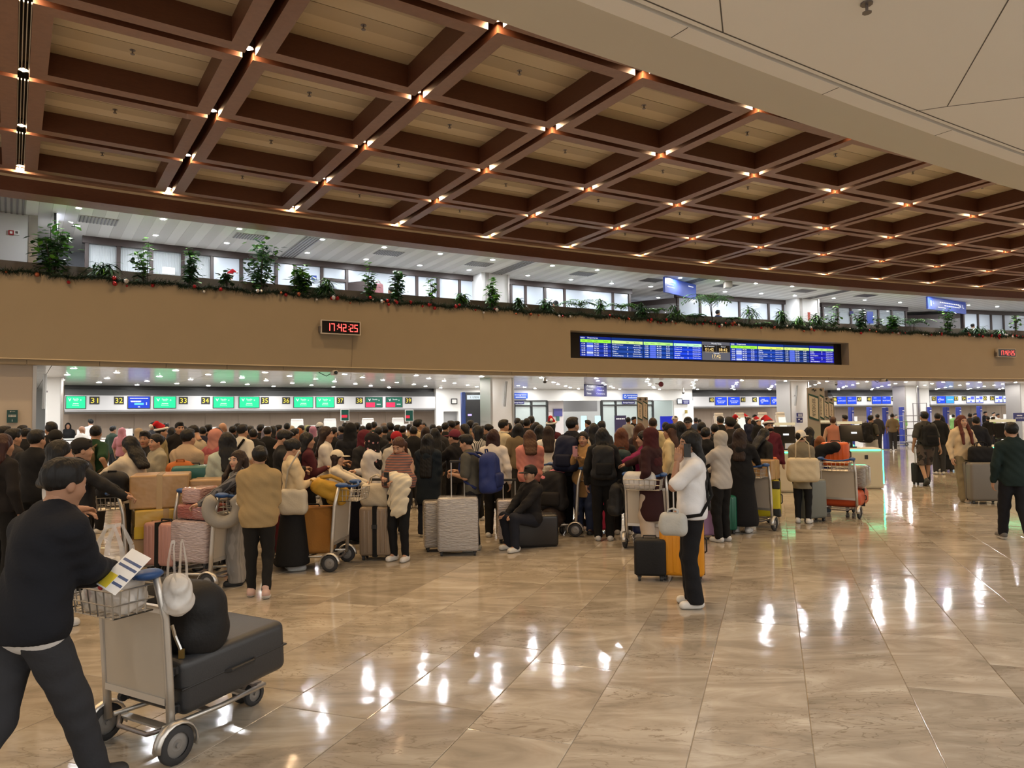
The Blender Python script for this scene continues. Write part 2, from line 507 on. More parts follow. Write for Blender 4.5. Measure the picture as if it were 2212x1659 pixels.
for row in range(6):
    o_, i_ = cell_pts(row, GAP / 2), cell_pts(row, GAP / 2 + BW)
    boards = []
    for k in range(4):
        j = (k + 1) % 4
        mb = MB().prism([o_[k], o_[j], i_[j], i_[k]], Z_COF, Z_CREAM)
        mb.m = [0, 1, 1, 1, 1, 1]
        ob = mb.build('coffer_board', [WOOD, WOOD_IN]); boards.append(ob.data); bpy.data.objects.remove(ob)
    mb = MB()
    for k in range(4):
        j = (k + 1) % 4
        mb.prism([o_[k], o_[j], i_[j], i_[k]], Z_COF, Z_CREAM)
    mb.m = [0, 1, 1, 1, 1, 1] * 4
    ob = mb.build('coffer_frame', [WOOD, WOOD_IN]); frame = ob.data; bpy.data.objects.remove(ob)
    planks = []; allp = MB(); NP = 6
    for k in range(NP):                      # planks run across, along the curve
        a, b = (k + 0.0) / NP, (k + 0.985) / NP
        P4 = [lerp2(i_[0], i_[3], a), lerp2(i_[1], i_[2], a), lerp2(i_[1], i_[2], b), lerp2(i_[0], i_[3], b)]
        zz = Z_CREAM - 0.012 - (0.006 if k % 2 else 0)
        ob = MB().prism(P4, zz, Z_CREAM).build('ceiling_plank', CREAM_A if k % 2 == 0 else CREAM_B); planks.append(ob.data); bpy.data.objects.remove(ob)
        allp.prism(P4, zz, Z_CREAM, k % 2)
    ob = allp.build('plank_panel', [CREAM_A, CREAM_B]); pp = ob.data; bpy.data.objects.remove(ob)
    i2 = cell_pts(row, GAP / 2 + 0.01)
    ob = MB().prism(i2, Z_CREAM, Z_CREAM + 0.015).build('coffer', DARK); lid = ob.data; bpy.data.objects.remove(ob)
    row_mesh[row] = (boards, frame, planks, pp, lid)
spr = MB()
spr.cyl((0, 0, -.012), .045, .012, 10); spr.cyl((0, 0, -.07), .012, .06, 6); spr.cyl((0, 0, -.078), .035, .006, 8)
_so = spr.build('sprinkler_head', DSTEEL); spr_me = _so.data; bpy.data.objects.remove(_so)
for idx, (_, _, row, c) in enumerate(cells):
    boards, frame, planks, pp, lid = row_mesh[row]
    th = TH0 + (c + .5) * DTH
    cof = link('coffer', lid, ceil, (HC[0], HC[1], 0), -th)
    if idx < 48:
        for me in boards: link('coffer_board', me, cof)
        for me in planks: link('ceiling_plank', me, cof)
    else:
        link('coffer_frame', frame, cof)
        o = link('plank_panel', pp, cof); o['kind'] = 'stuff'
    q = project(PV(R0 - (row + .5) * DR, th, Z_CREAM))
    if q and -20 < q[0] < IW + 20 and -20 < q[1] < 560 and row < 4:
        s = link('sprinkler_head', spr_me, None, PV(R0 - (row + .42) * DR, th, Z_CREAM - .01), -th)
        tag(s, 'small dark sprinkler head under the cream panel of a ceiling coffer', 'sprinkler', 'sprinkler heads of the coffered ceiling')
# lamps at the beam crossings
lm = MB(); lm.cyl((0, 0, 0), .075, .10, 12)
_h = lm.build('lamp_housing', STEEL); hous_me = _h.data; bpy.data.objects.remove(_h)
ld = MB(); ld.poly([(.065 * math.cos(-a), .065 * math.sin(-a), 0) for a in [2 * math.pi * i / 4 for i in range(4)]])
_h = ld.build('lamp_lens', LENS_W); lens_me = _h.data; bpy.data.objects.remove(_h)
for p_ in lens_me.polygons:
    if p_.normal.z > 0: p_.flip()
ZL = Z_COF + 0.13
SPOT = bpy.data.lights.new('lamp_beam', 'SPOT'); SPOT.energy = SPOT_W; SPOT.color = (1.0, 0.655, 0.32); SPOT.spot_size = math.radians(128); SPOT.spot_blend = .7; SPOT.shadow_soft_size = .075
for row in range(6):
    for c in range(C0 + 1, C1):
        th = TH0 + c * DTH; R = R0 - row * DR
        p = PV(R, th, ZL)
        L = link('beam_lamp', hous_me, None, p, -th)
        tag(L, 'warm lamp recessed where the timber beams of the ceiling cross', 'lamp', 'lamps at the beam crossings of the timber ceiling')
        link('lamp_lens', lens_me, L, (0, 0, -.004))
        so_ = bpy.data.objects.new('lamp_beam', SPOT); COL.objects.link(so_); so_.parent = L; so_.location = (0, 0, -.03)
# slot diffuser in one gap
th = TH0 - DTH
sd = MB().box((0, -2 * DR, .27), (GAP * .96, 4 * DR - .2, .02)).build('slot_diffuser', DARK, ceil, PV(R0, th, Z_COF), -th)
SLAT = mat('diffuser_slat', (0.5, 0.46, 0.38), .4)
for row in range(4):
    for k in range(4):
        MB().box(((k - 1.5) * .046, -(row + .5) * DR, .04), (.013, DR - .34, .03)).build('slat', SLAT, sd)

# edge beam between coffers and gallery ceiling
eb = MB().prof([(R0 + .62, Z_COF - .30), (R0 + 1.12, Z_COF - .34), (R0 + 1.12, Z_COF + .5), (R0 + .62, Z_COF + .5)], TL, TR)
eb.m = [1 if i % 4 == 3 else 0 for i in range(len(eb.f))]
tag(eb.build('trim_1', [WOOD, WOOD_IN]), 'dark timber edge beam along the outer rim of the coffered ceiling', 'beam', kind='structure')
et = MB().prof([(R0 + .09, Z_COF), (R0 + .30, Z_COF), (R0 + .30, Z_COF + .5), (R0 + .09, Z_COF + .5)], TL, TR)
tag(et.build('trim_2', WOOD), 'narrow timber border board along the last row of coffers', 'beam', kind='structure')
es = MB().arc(R0 + .28, R0 + .66, TL, TR, Z_COF + .03, Z_COF + .10)
tag(es.build('ceiling_border', CREAM_A), 'cream strip of ceiling between the coffers and the edge beam', 'ceiling', kind='structure')

# ---------------- near mezzanine (over the camera)
nc = MB().prof([(105, Z_NEAR), (123.20, Z_NEAR), (123.20, Z_NEAR + .035), (123.235, Z_NEAR + .035), (123.235, Z_NEAR), (123.38, Z_NEAR), (123.38, Z_NEAR + .4), (105, Z_NEAR + .4)], TL, TR)
near = nc.build('ceiling_mezzanine', NEARW)
tag(near, 'pale painted ceiling under the near mezzanine', 'ceiling', kind='structure')
nb = MB().prof([(123.38, Z_NEAR), (124.05, Z_NEAR + .15), (124.05, Z_COF + .6), (123.9, Z_COF + .6), (123.9, Z_NEAR + .4), (123.38, Z_NEAR + .4)], TL, TR)
tag(nb.build('trim_3', NEARB), 'beige sloping bulkhead at the edge of the near mezzanine', 'bulkhead', kind='structure')
SEAM = mat('seam', (0.10, 0.09, 0.08), .7)
sm = MB()
for k, (px, py) in enumerate(((1455, 78), (1776, 204), (2019, 293))):
    th = th_of(at_z(px, py, Z_NEAR)); sm.arc(123.236, 123.382, th - .00002, th + .00002, Z_NEAR - .002, Z_NEAR + .01, 1)
for a, b in (((1555, 0), (1562, 71)), ((2178, 0), (2046, 230)), ((2046, 230), (2212, 210)), ((1978, 240), (2046, 230))):
    pa, pb = at_z(*a, Z_NEAR), at_z(*b, Z_NEAR)
    d = (pb - pa).normalized(); n = Vector((-d.y, d.x, 0)) * .004
    if a[1] == 0: pa = pa - d * 1.5
    sm.hexa([pa + n + Vector((0, 0, -.0015)), pa - n + Vector((0, 0, -.0015)), pb - n + Vector((0, 0, -.0015)), pb + n + Vector((0, 0, -.0015)),
             pa + n + Vector((0, 0, .01)), pa - n + Vector((0, 0, .01)), pb - n + Vector((0, 0, .01)), pb + n + Vector((0, 0, .01))])
sm.arc(123.155, 123.165, -.60, -.50, Z_NEAR - .0015, Z_NEAR + .01)
sm.build('panel_joint', SEAM, near)
s = link('sprinkler_head', spr_me, None, at_z(1872, 6, Z_NEAR) + Vector((0, 0, -.002))); s.scale = (.8, .8, .8)
tag(s, 'dark sprinkler head on the pale near ceiling, top right', 'sprinkler')
ldn = MB(); ldn.poly([(.085 * math.cos(-a), .085 * math.sin(-a), 0) for a in [2 * math.pi * i / 4 for i in range(4)]])
_h = ldn.build('lamp_lens', LENS_N); lensn_me = _h.data; bpy.data.objects.remove(_h)
for p_ in lensn_me.polygons:
    if p_.normal.z > 0: p_.flip()
rim = MB(); rim.cyl((0, 0, -.006), .105, .03, 16)
_h = rim.build('lamp_rim', WHITEP); rim_me = _h.data; bpy.data.objects.remove(_h)
for R in (113.0, 115.5, 118.0, 120.4):
    for k in range(15):
        th = -.66 + .0245 * k + (.012 if R in (115.5, 120.4) else 0)
        p = PV(R, th, Z_NEAR)
        q = project(p)
        if q and -30 < q[0] < IW + 30 and -60 < q[1] < IH: continue
        L = link('recessed_downlight', rim_me, None, p, -th)
        tag(L, 'round white downlight in the pale ceiling under the near mezzanine', 'lamp', 'downlights of the near mezzanine ceiling')
        link('lamp_lens', lensn_me, L, (0, 0, -.008))

# ---------------- balcony wall with the recess of the departures board
BT, BZT, BZL = 5.37, 5.37, 3.285
ta = thR(1232, 713, RB)[0]; tb = thR(1833, 740, RB)[0]
zt_b = 0.5 * (thR(1232, 714, RB)[1] + thR(1815, 740, RB)[1]); zb_b = 0.5 * (thR(1222, 773, RB)[1] + thR(1820, 788, RB)[1])
wb = MB()
wb.arc(RB, RB + .12, TL, ta, BZL, BZT); wb.arc(RB, RB + .12, tb, TR, BZL, BZT)
wb.arc(RB, RB + .12, ta, tb, zt_b, BZT); wb.arc(RB, RB + .12, ta, tb, BZL, zb_b)
balc = wb.build('wall_balcony', TAN)
tag(balc, 'long curved tan balcony front above the check-in hall', 'wall', kind='structure')
wl = MB().prof([(RB - .035, BZL - .022), (RB + .1, BZL - .022), (RB + .1, BZL), (RB - .035, BZL)], TL, TR)
wl.build('ledge', TAN_LEDGE, balc)
for k in range(40):
    a = TL + (TR - TL) * k / 40; b = TL + (TR - TL) * (k + 1) / 40 - .00006
    MB().arc(RB + .03, RB + .3, a, b, Z_LCEIL, BZL - .02, 2).build('soffit_panel', TAN, balc)
# recess reveals
rv = MB()
rv.prof([(RB + .12, zt_b), (RB + .7, zt_b - .02), (RB + .7, zt_b + .1), (RB + .12, zt_b + .1)], ta, tb)
rv.prof([(RB + .12, zb_b - .1), (RB + .7, zb_b - .1), (RB + .7, zb_b + .0), (RB + .12, zb_b)], ta, tb)
rv.arc(RB + .12, RB + .7, tb, tb + .0006, zb_b, zt_b, 1); rv.arc(RB + .12, RB + .7, ta - .0006, ta, zb_b, zt_b, 1)
rv.build('recess_lining', TAN, balc)
# planter + rear parapet
pl = MB().arc(RB + .12, RB + .85, TL, TR, 5.1, 5.30); tag(pl.build('planter_bed', SOIL), 'long planter trough of dark soil behind the balcony front', 'planter', kind='structure')
pr = MB().arc(RB + .85, RB + 1.0, TL, TR, 4.4, 5.78); tag(pr.build('wall_parapet', PARAPET), 'dark beige rear parapet of the balcony planter', 'wall', kind='structure')
uf = MB().arc(RB + .85, 150, TL, TR, 4.15, 4.45); tag(uf.build('floor_gallery', mat('gallery_floor', (.5, .47, .43), .4)), 'floor of the upper gallery behind the planter', 'floor', kind='structure')
# gallery ceiling: radial planks
gc = MB().arc(R0 + 1.12, 152, TL, TR, Z_UCEIL + .03, Z_UCEIL + .3).build('ceiling_gallery', DARK)
tag(gc, 'white plank ceiling of the upper gallery', 'ceiling', kind='structure')
PW = .0021
gp = []
for k in range(2):
    ob = MB().prism([(149.0 * math.sin(-PW / 2), 149.0 * math.cos(PW / 2)), (149.0 * math.sin(PW / 2), 149.0 * math.cos(PW / 2)),
                     ((R0 + 1.12) * math.sin(PW / 2 * .99), (R0 + 1.12) * math.cos(PW / 2)), ((R0 + 1.12) * math.sin(-PW / 2 * .99), (R0 + 1.12) * math.cos(PW / 2))],
                    Z_UCEIL, Z_UCEIL + .03).build('ceiling_plank', UCEIL_A if k == 0 else UCEIL_B)
    gp.append(ob.data); bpy.data.objects.remove(ob)
k = 0; th = TL
while th < TR:
    link('ceiling_plank', gp[k % 2], gc, (HC[0], HC[1], 0), -th); th += PW * 1.004; k += 1
# ---------------- lower ceiling: white metal panels
lc = MB().arc(RB + .3, 160, TL, TR, Z_LCEIL + .03, Z_LCEIL + .25).build('ceiling_checkin', mat('ceiling_shadow_gap', (.25, .25, .25), .6))
tag(lc, 'glossy white panel ceiling over the check-in counters', 'ceiling', kind='structure')
rr_ = [RB + .3, 142.9, 144.5, 146.1, 147.7, 149.3, 150.9, 152.9, 155.5, 159.5]
for a, b in zip(rr_[:-1], rr_[1:]):
    th = TL
    while th < TR:
        MB().arc(a + .006, b - .006, th + .00005, th + .029 - .00005, Z_LCEIL, Z_LCEIL + .03, 3).build('ceiling_panel', LCEIL, lc); th += .029
# ================================================================== gallery, counters, signs
def text_join(items, material, parent, name='lettering'):
    V = []; Fc = []; n = 0
    for it in items:
        body, M, h = it[0], it[1], it[2]; w = it[3] if len(it) > 3 else None
        co, fcs = text_mesh(body); k = len(co)
        if k == 0: continue
        mn, mx = co.min(0), co.max(0); co = co - (mn + mx) / 2
        sy = h / max(1e-4, mx[1] - mn[1]); sx = sy if w is None else w / max(1e-4, mx[0] - mn[0])
        co[:, 0] *= sx; co[:, 1] *= sy
        A = np.array(M); co = co @ A[:3, :3].T + A[:3, 3]
        V.append(co); Fc += [tuple(i + n for i in q) for q in fcs]; n += k
    if not V: return None
    me = bpy.data.meshes.new(name); me.from_pydata(np.concatenate(V).tolist(), [], Fc); me.materials.append(material)
    o = link(name, me, parent); o['kind'] = 'stuff'
    return o
def Moff(M, x, y, z=0.0):
    return M @ Matrix.Translation((x, y, z))
INK_W = emat('lit_white_print', (1, 1, 1), 1.0)
INK_Y = mat('yellow_print', (0.75, 0.62, 0.04), .5, emit=(0.9, 0.75, 0.08), estr=.25)
PRINT_W = mat('white_print', (0.85, 0.85, 0.85), .5)
PRINT_K = mat('black_print', (0.02, 0.02, 0.02), .5)
BLUE_S = mat('blue_sign', (0.02, 0.045, 0.22), .4, emit=(0.02, 0.05, 0.32), estr=.35)
NAVY_S = mat('navy_sign', (0.02, 0.02, 0.12), .4)

# ---- upper window banks
CURTAIN = mat('pleated_curtain', (0.80, 0.82, 0.85), .7)
ZH = 7.09
def bank(n, xs, label, curtains=(), door=None, deep=()):
    ts = [thR(x, 560, 145.0)[0] for x in xs]
    w = MB().arc(144.93, 145.12, ts[0] - .0008, ts[-1] + .0008, ZH, Z_UCEIL).build('window_%d' % n, BRONZE)
    tag(w, label, 'window', kind='structure')
    for t in ts:
        MB().arc(144.96, 145.08, t - .00035, t + .00035, 4.45, ZH, 1).build('mullion', BRONZE, w)
    MB().arc(144.96, 145.08, ts[0], ts[-1], 4.45, 4.55).build('window_sill', BRONZE, w)
    for k, (a, b) in enumerate(zip(ts[:-1], ts[1:])):
        if k in curtains:
            m = MB(); pts = []
            nn = 40
            for i in range(nn + 1):
                t = a + (b - a) * i / nn; r = 145.16 + .025 * (i % 2)
                pts.append((r, t))
            for (r1, t1), (r2, t2) in zip(pts[:-1], pts[1:]):
                m.quad(PV(r1, t1, 4.5), PV(r2, t2, 4.5), PV(r2, t2, ZH), PV(r1, t1, ZH))
            m.build('curtain', CURTAIN, w)
        MB().arc(145.02, 145.035, a + .0004, b - .0004, 4.55, ZH, 1).build('pane', PANE_CLEAR if (k in curtains or k in deep) else GLASS_MILK, w)
    return w, ts
PANE_CLEAR = mat('clear_pane', (0.8, 0.9, 0.95), 0.05, alpha=0.22)
w1, ts1 = bank(1, [187, 256, 327, 395, 458, 521, 597, 638, 695, 749, 900, 946, 992, 1038], 'long bronze-framed window bank of the gallery with curtained left panes', curtains=(0, 1, 2, 3))
w2, _ = bank(2, [1103, 1134, 1176, 1218, 1322, 1358], 'short bronze-framed gallery window bank beside the white column')
w3, _ = bank(3, [1462, 1510, 1594, 1657, 1688, 1717], 'gallery window bank behind the tall palms, right of the hanging blue sign')
w4, _ = bank(4, [1774, 1806, 1834, 1863, 1893, 1922, 1952], 'brightly lit clear gallery window bank right of the second white column', deep=(0, 1, 2, 3, 4, 5))
w5, _ = bank(5, [2076, 2107, 2135, 2162, 2188, 2216, 2250], 'gallery window bank at the far right behind the low plants')
# open glass door leaf in bank 1
d = MB(); a = ts1[9]
q = [PV(145, a), PV(144.3, a + .0036)]
d.hexa([(q[0][0], q[0][1], 4.5), (q[1][0], q[1][1], 4.5), (q[1][0] + .04, q[1][1] + .02, 4.5), (q[0][0] + .04, q[0][1] + .02, 4.5),
        (q[0][0], q[0][1], 6.62), (q[1][0], q[1][1], 6.62), (q[1][0] + .04, q[1][1] + .02, 6.62), (q[0][0] + .04, q[0][1] + .02, 6.62)])
do = d.build('door_1', BRONZE); tag(do, 'dark framed glass door standing open in the gallery', 'door', kind='structure')
fr = MB().arc(144.95, 145.08, ts1[8], ts1[9], 6.62, 6.72, 1).build('transom', BRONZE, w1)
# back walls of the gallery
bw = MB().arc(147.5, 147.7, TL, TR, 4.45, Z_UCEIL + .05); tag(bw.build('wall_gallery', mat('gallery_wall', (.62, .66, .74), .5)), 'pale wall of the rooms behind the gallery windows', 'wall', kind='structure')
tw_ = thR(78, 540, 143.2)[0]
ul = MB().arc(143.2, 147.5, TL, tw_, 4.45, Z_UCEIL); ulo = ul.build('wall_left', mat('left_upper_wall', (.62, .62, .63), .5)); tag(ulo, 'pale wall block at the left end of the gallery', 'wall', kind='structure')
MB().arc(143.17, 143.3, tw_ - .0012, tw_ + .0002, 4.45, Z_UCEIL, 1).build('steel_corner', STEEL, ulo)
for x, m_, nm, lb, ct in ((24, mat('alarm_red', (.35, .02, .03), .4), 'fire_alarm_box', 'small red fire alarm box on the pale upper left wall', 'alarm'), (36, WHITEP, 'alarm_strobe', 'small cream strobe plate beside the red alarm box', 'alarm')):
    M = face_frame(143.2, *thR(x, 503, 143.2)); b = MB(); slab(b, M, -.06, .06, -.06, .06, 0, .05)
    b2 = MB(); slab(b2, M, -.03, .03, -.03, .03, .05, .056)
    o = tag(b.build(nm, m_), lb, ct); b2.build('face_plate', WHITEP if x == 24 else DSTEEL, o)
for n, (xa, xb, lb) in enumerate(((1040, 1100, 'white square column of the gallery at the centre'), (1720, 1768, 'white square column of the gallery right of centre'))):
    a, b = thR(xa, 620, 144.2)[0], thR(xb, 620, 144.2)[0]
    c = MB().arc(144.2, 147.4, a, b, 4.45, Z_UCEIL, 2).build('gallery_column', WHITEP); tag(c, lb, 'column', kind='structure')
    MB().arc(144.17, 144.26, a + .0012, a + .0022, 4.45, Z_UCEIL, 1).build('steel_strip', STEEL, c)
    MB().arc(144.17, 144.26, b - .0006, b, 4.45, Z_UCEIL, 1).build('steel_strip', STEEL, c)
# angled dark door bays
for n, (xa, xb, lb) in enumerate(((1405, 1464, 'dark passage opening of the gallery left of the palms'), (1955, 2074, 'dark passage opening of the gallery under the right hanging sign'))):
    a, b = thR(xa, 640, 145.0)[0], thR(xb, 640, 145.0)[0]
    pa, pb = PV(147.4, a), PV(145.05, b)
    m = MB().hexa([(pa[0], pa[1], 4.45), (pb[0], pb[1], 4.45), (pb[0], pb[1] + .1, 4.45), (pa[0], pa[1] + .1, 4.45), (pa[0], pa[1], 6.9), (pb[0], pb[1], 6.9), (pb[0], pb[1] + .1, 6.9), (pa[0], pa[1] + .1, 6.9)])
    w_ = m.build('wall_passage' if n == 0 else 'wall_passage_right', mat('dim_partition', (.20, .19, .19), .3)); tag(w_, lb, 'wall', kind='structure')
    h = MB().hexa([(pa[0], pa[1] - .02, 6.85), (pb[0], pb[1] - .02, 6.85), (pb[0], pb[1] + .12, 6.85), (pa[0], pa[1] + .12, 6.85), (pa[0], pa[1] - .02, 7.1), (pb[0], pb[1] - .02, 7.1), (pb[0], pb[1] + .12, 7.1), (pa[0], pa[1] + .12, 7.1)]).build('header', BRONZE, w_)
# posters/notices on gallery glass
def notice(x, y, R, w, h, material, label, lines=(), ink=PRINT_K, name='notice', cat='notice'):
    th, z = thR(x, y, R); M = face_frame(R, th, z, .02); b = MB(); slab(b, M, -w / 2, w / 2, -h / 2, h / 2, -.008, .004)
    o = tag(b.build(name, material), label, cat)
    if lines:
        text_join([(t, Moff(M, dx * w, dy * h, .006), hh * h, ww * w if ww else None) for t, dx, dy, hh, ww in lines], ink, o)
    return o
PAPER = mat('paper', (.82, .80, .72), .6)
WPAP = mat('white_paper', (.85, .85, .85), .6)
notice(364, 585, 144.9, .36, .22, PAPER, 'cream notice sheet on the curtained gallery window')
nn = notice(775, 626, 144.9, .22, .26, WPAP, 'white no-smoking notice on the gallery glass')
th, z = thR(775, 626, 144.9); M = face_frame(144.9, th, z, .03)
MB().tube([Mpt(M, .07 * math.cos(a), .02 + .07 * math.sin(a), 0) for a in [k * math.pi / 8 for k in range(16)]], .008, 5, closed=True).build('red_ring', mat('red_print', (.5, .05, .04), .5), nn)
notice(678, 600, 144.9, .18, .16, BLUE_S, 'small blue door sign left of the gallery door')
notice(1879, 686, 144.9, .42, .62, BLUE_S, 'blue upright poster in the lit gallery window')
notice(1839, 676, 144.9, .24, .18, NAVY_S, 'small navy plate in the lit gallery window')
notice(1747, 684, 144.1, .16, .42, mat('red_box', (.4, .05, .02), .5), 'red cabinet on the right gallery column')

# ---- gallery lamps
ldu = MB(); ldu.poly([(.075 * math.cos(-a), .075 * math.sin(-a), 0) for a in [2 * math.pi * i / 4 for i in range(4)]])
def lens(mm):
    h = MB(); h.poly([(.075 * math.cos(a), .075 * math.sin(a), 0) for a in [2 * math.pi * i / 4 for i in range(4)]])
    ob = h.build('lamp_lens', mm); me = ob.data; bpy.data.objects.remove(ob)
    for p_ in me.polygons:
        if p_.normal.z > 0: p_.flip()
    return me
lensu_me, lensc_me = lens(LENS_U), lens(LENS_C)
UPL = [(170, 449), (167, 488), (353, 473), (336, 508), (517, 494), (490, 525), (696, 517), (664, 546), (830, 534), (791, 560), (951, 548), (907, 573), (1064, 561), (1013, 583),
       (1140, 595), (1193, 574), (1233, 604), (1290, 583), (1321, 612), (1406, 619), (1469, 600), (1422, 643), (1550, 606), (1566, 630), (1633, 612), (1644, 634), (1712, 618), (1717, 639),
       (1787, 623), (1801, 644), (1874, 629), (1868, 648), (1944, 634), (1944, 653), (2022, 638.5), (2009, 656), (2089, 643), (2092, 659), (2168, 646), (2154, 662), (-60, 450), (-40, 490), (2290, 655), (2300, 668)]
for x, y in UPL:
    p = at_z(x, y, Z_UCEIL)
    L = link('recessed_downlight', rim_me, None, p)
    tag(L, 'round white downlight in the plank ceiling of the upper gallery', 'lamp', 'downlights of the gallery ceiling')
    link('lamp_lens', lensu_me, L, (0, 0, -.008))
# ---- gallery air diffusers
def grille(x, y, w, d, label, z=Z_UCEIL, nslat=11, material=None):
    p = at_z(x, y, z); th = th_of(p)
    o = MB().box((0, 0, -.006), (w, d, .012)).build('air_diffuser', material or mat('diffuser_frame', (.42, .40, .38), .5), None, p, -th)
    tag(o, label, 'air diffuser')
    sl = MB()
    for k in range(nslat):
        MB().box(((k - (nslat - 1) / 2) * w / nslat, 0, -.018), (w / nslat * .35, d * .94, .016)).build('slat', DSTEEL, o)
    return o
grille(212, 476, .95, .75, 'square slatted air diffuser above the leftmost gallery plants')
grille(540, 511, .9, .7, 'square slatted air diffuser above the tallest bushy plant')
grille(840, 546, .9, .7, 'square air diffuser left of the centre gallery column')
grille(1035, 570, .9, .7, 'square air diffuser just left of the centre gallery column')
grille(1260, 591, .9, .7, 'square air diffuser above the centre palms')
grille(1408, 605, .9, .7, 'square air diffuser left of the hanging blue gallery sign')
grille(1568, 617, .9, .7, 'square air diffuser behind the hanging grey box')
grille(1737, 628, .9, .7, 'square air diffuser above the second gallery column')
grille(1870, 638, .9, .7, 'square air diffuser above the lit gallery windows')
for x, y, w, d, lb in ((25, 450, .62, 3.2, 'long slotted air diffuser in the far left gallery ceiling'), (640, 540, .5, 4.2, 'long slotted air diffuser above the gallery door'), (1115, 575, .5, 4.2, 'long slotted air diffuser right of the centre gallery column'),
                       (1480, 612, .5, 4.2, 'long slotted air diffuser behind the hanging blue gallery sign'), (1800, 633, .5, 4.2, 'long slotted air diffuser near the second gallery column')):
    grille(x, y, w, d, lb, nslat=5)
# hanging signs of the gallery
def hang_sign(x0, y0, x1, y1, h, R, label, lines, ztop, material=BLUE_S, ink=INK_W, thick=.08, name='hanging_sign'):
    """sign between two pixel corners (its bottom-left and bottom-right edge) at two depths"""
    pa, pb = at_R(x0, y0, R[0]), at_R(x1, y1, R[1])
    z = (pa.z + pb.z) / 2; pa.z = pb.z = z
    xx = (pb - pa); w = xx.length; xx.normalize(); zx = xx.cross(Vector((0, 0, 1)))
    M = Matrix((xx, Vector((0, 0, 1)), zx)).transposed().to_4x4(); M.translation = (pa + pb) / 2 + Vector((0, 0, h / 2))
    e = MB(); slab(e, M, -w / 2, w / 2, -h / 2, h / 2, -thick, 0)
    o = tag(e.build(name, material), label, 'sign')
    for k in (-.42, 0, .42):
        p = Mpt(M, k * w, h / 2, -thick / 2)
        MB().tube([p, (p.x, p.y, ztop)], .012, 6).build('hanger', DSTEEL, o)
    text_join([(t, Moff(M, dx * w, dy * h, .004), hh * h, ww * w) for t, dx, dy, hh, ww in lines], ink, o)
    return o
hang_sign(1437, 646, 1504, 632, .62, (141.9, 142.9), 'blue hanging direction sign over the gallery palms', [('----------', -.3, .25, .05, .25), ('------', -.33, .08, .05, .2), ('-------', -.32, -.1, .05, .22), ('-----', .32, .28, .06, .16)], Z_UCEIL)
hang_sign(2005, 677, 2087, 669, .6, (141.9, 142.9), 'bright blue hanging direction sign of the gallery, far right', [('I', -.42, 0, .45, .03), ('L', -.36, .1, .2, .03), ('-----------', .05, .18, .08, .5), ('--------', .12, -.05, .08, .4), ('--------', -.15, -.25, .07, .2), ('N L', .37, .1, .3, .14)], Z_UCEIL)
p = at_R(1572, 614, 141.9)
hb = MB().box((0, 0, 0), (.3, .3, .32)).build('hanging_box', mat('grey_box', (.25, .22, .19), .5), None, p); tag(hb, 'grey boxy speaker hanging on a rod before the gallery', 'speaker')
MB().tube([(0, 0, .16), (0, 0, Z_UCEIL + .1 - p.z)], .012, 6).build('rod', DSTEEL, hb)
p = at_R(121, 470, 143.0)
sv = MB().box((0, 0, 0), (.06, .80, .55)).build('hanging_screen', BLACK, None, p, .53); tag(sv, 'black screen seen edge-on hanging from the left gallery ceiling', 'screen')
MB().box((.034, 0, 0), (.006, .76, .5)).build('display', emat('edge_display', (.75, .8, 1), 2.5), sv)
MB().tube([(0, 0, .31), (0, 0, Z_UCEIL - p.z)], .02, 6).build('hanger', DSTEEL, sv)

# ---- LED clocks on the balcony wall
SEG = {'0': 'abcdef', '1': 'bc', '2': 'abged', '3': 'abgcd', '4': 'fgbc', '5': 'afgcd', '6': 'afgedc', '7': 'abc', '8': 'abcdefg', '9': 'abcdfg'}
RED_L = emat('red_led', (1.0, 0.06, 0.05), 3.2)
def led_clock(x, y, w, h, label):
    th, z = thR(x, y, RB); M = face_frame(RB, th, z)
    b = MB(); slab(b, M, -w / 2, w / 2, -h / 2, h / 2, .06, .16)
    o = tag(b.build('led_clock', BLACKG), label, 'clock')
    fr = MB()
    for x0, x1, y0, y1 in ((-w / 2 - .02, w / 2 + .02, h / 2, h / 2 + .025), (-w / 2 - .02, w / 2 + .02, -h / 2 - .025, -h / 2), (-w / 2 - .025, -w / 2, -h / 2, h / 2), (w / 2, w / 2 + .025, -h / 2, h / 2)):
        slab(fr, M, x0, x1, y0, y1, .05, .175)
    fr.build('frame', mat('pale_frame', (.55, .5, .45), .4), o)
    br = MB(); slab(br, M, -w / 2 - .06, -w / 2 - .025, -h / 2 + .03, .02, 0, .12); slab(br, M, -.06, .06, -.08, .08, 0, .06); br.build('bracket', DSTEEL, o)
    dg = MB(); dw = w * .088; dh = h * .62; t = dw * .22
    cx = -w / 2 + w * .17
    for ch in '17:42:25':
        if ch == ':':
            for yy in (-.13, .13): slab(dg, M, cx - t * .55, cx + t * .55, yy * h - t * .55, yy * h + t * .55, .162, .166)
            cx += w * .07
            continue
        S = {'a': (-dw / 2, dw / 2, dh / 2 - t, dh / 2), 'g': (-dw / 2, dw / 2, -t / 2, t / 2), 'd': (-dw / 2, dw / 2, -dh / 2, -dh / 2 + t),
             'f': (-dw / 2, -dw / 2 + t, 0, dh / 2), 'b': (dw / 2 - t, dw / 2, 0, dh / 2), 'e': (-dw / 2, -dw / 2 + t, -dh / 2, 0), 'c': (dw / 2 - t, dw / 2, -dh / 2, 0)}
        for sname in SEG[ch]:
            x0, x1, y0, y1 = S[sname]; slab(dg, M, cx + x0, cx + x1, y0, y1, .162, .166)
        cx += w * .118
    dg.build('led_digits', RED_L, o)
    return o, M
ck, M = led_clock(733, 709, 1.16, .36, 'red LED clock reading 17:42:25 on the balcony front, left')
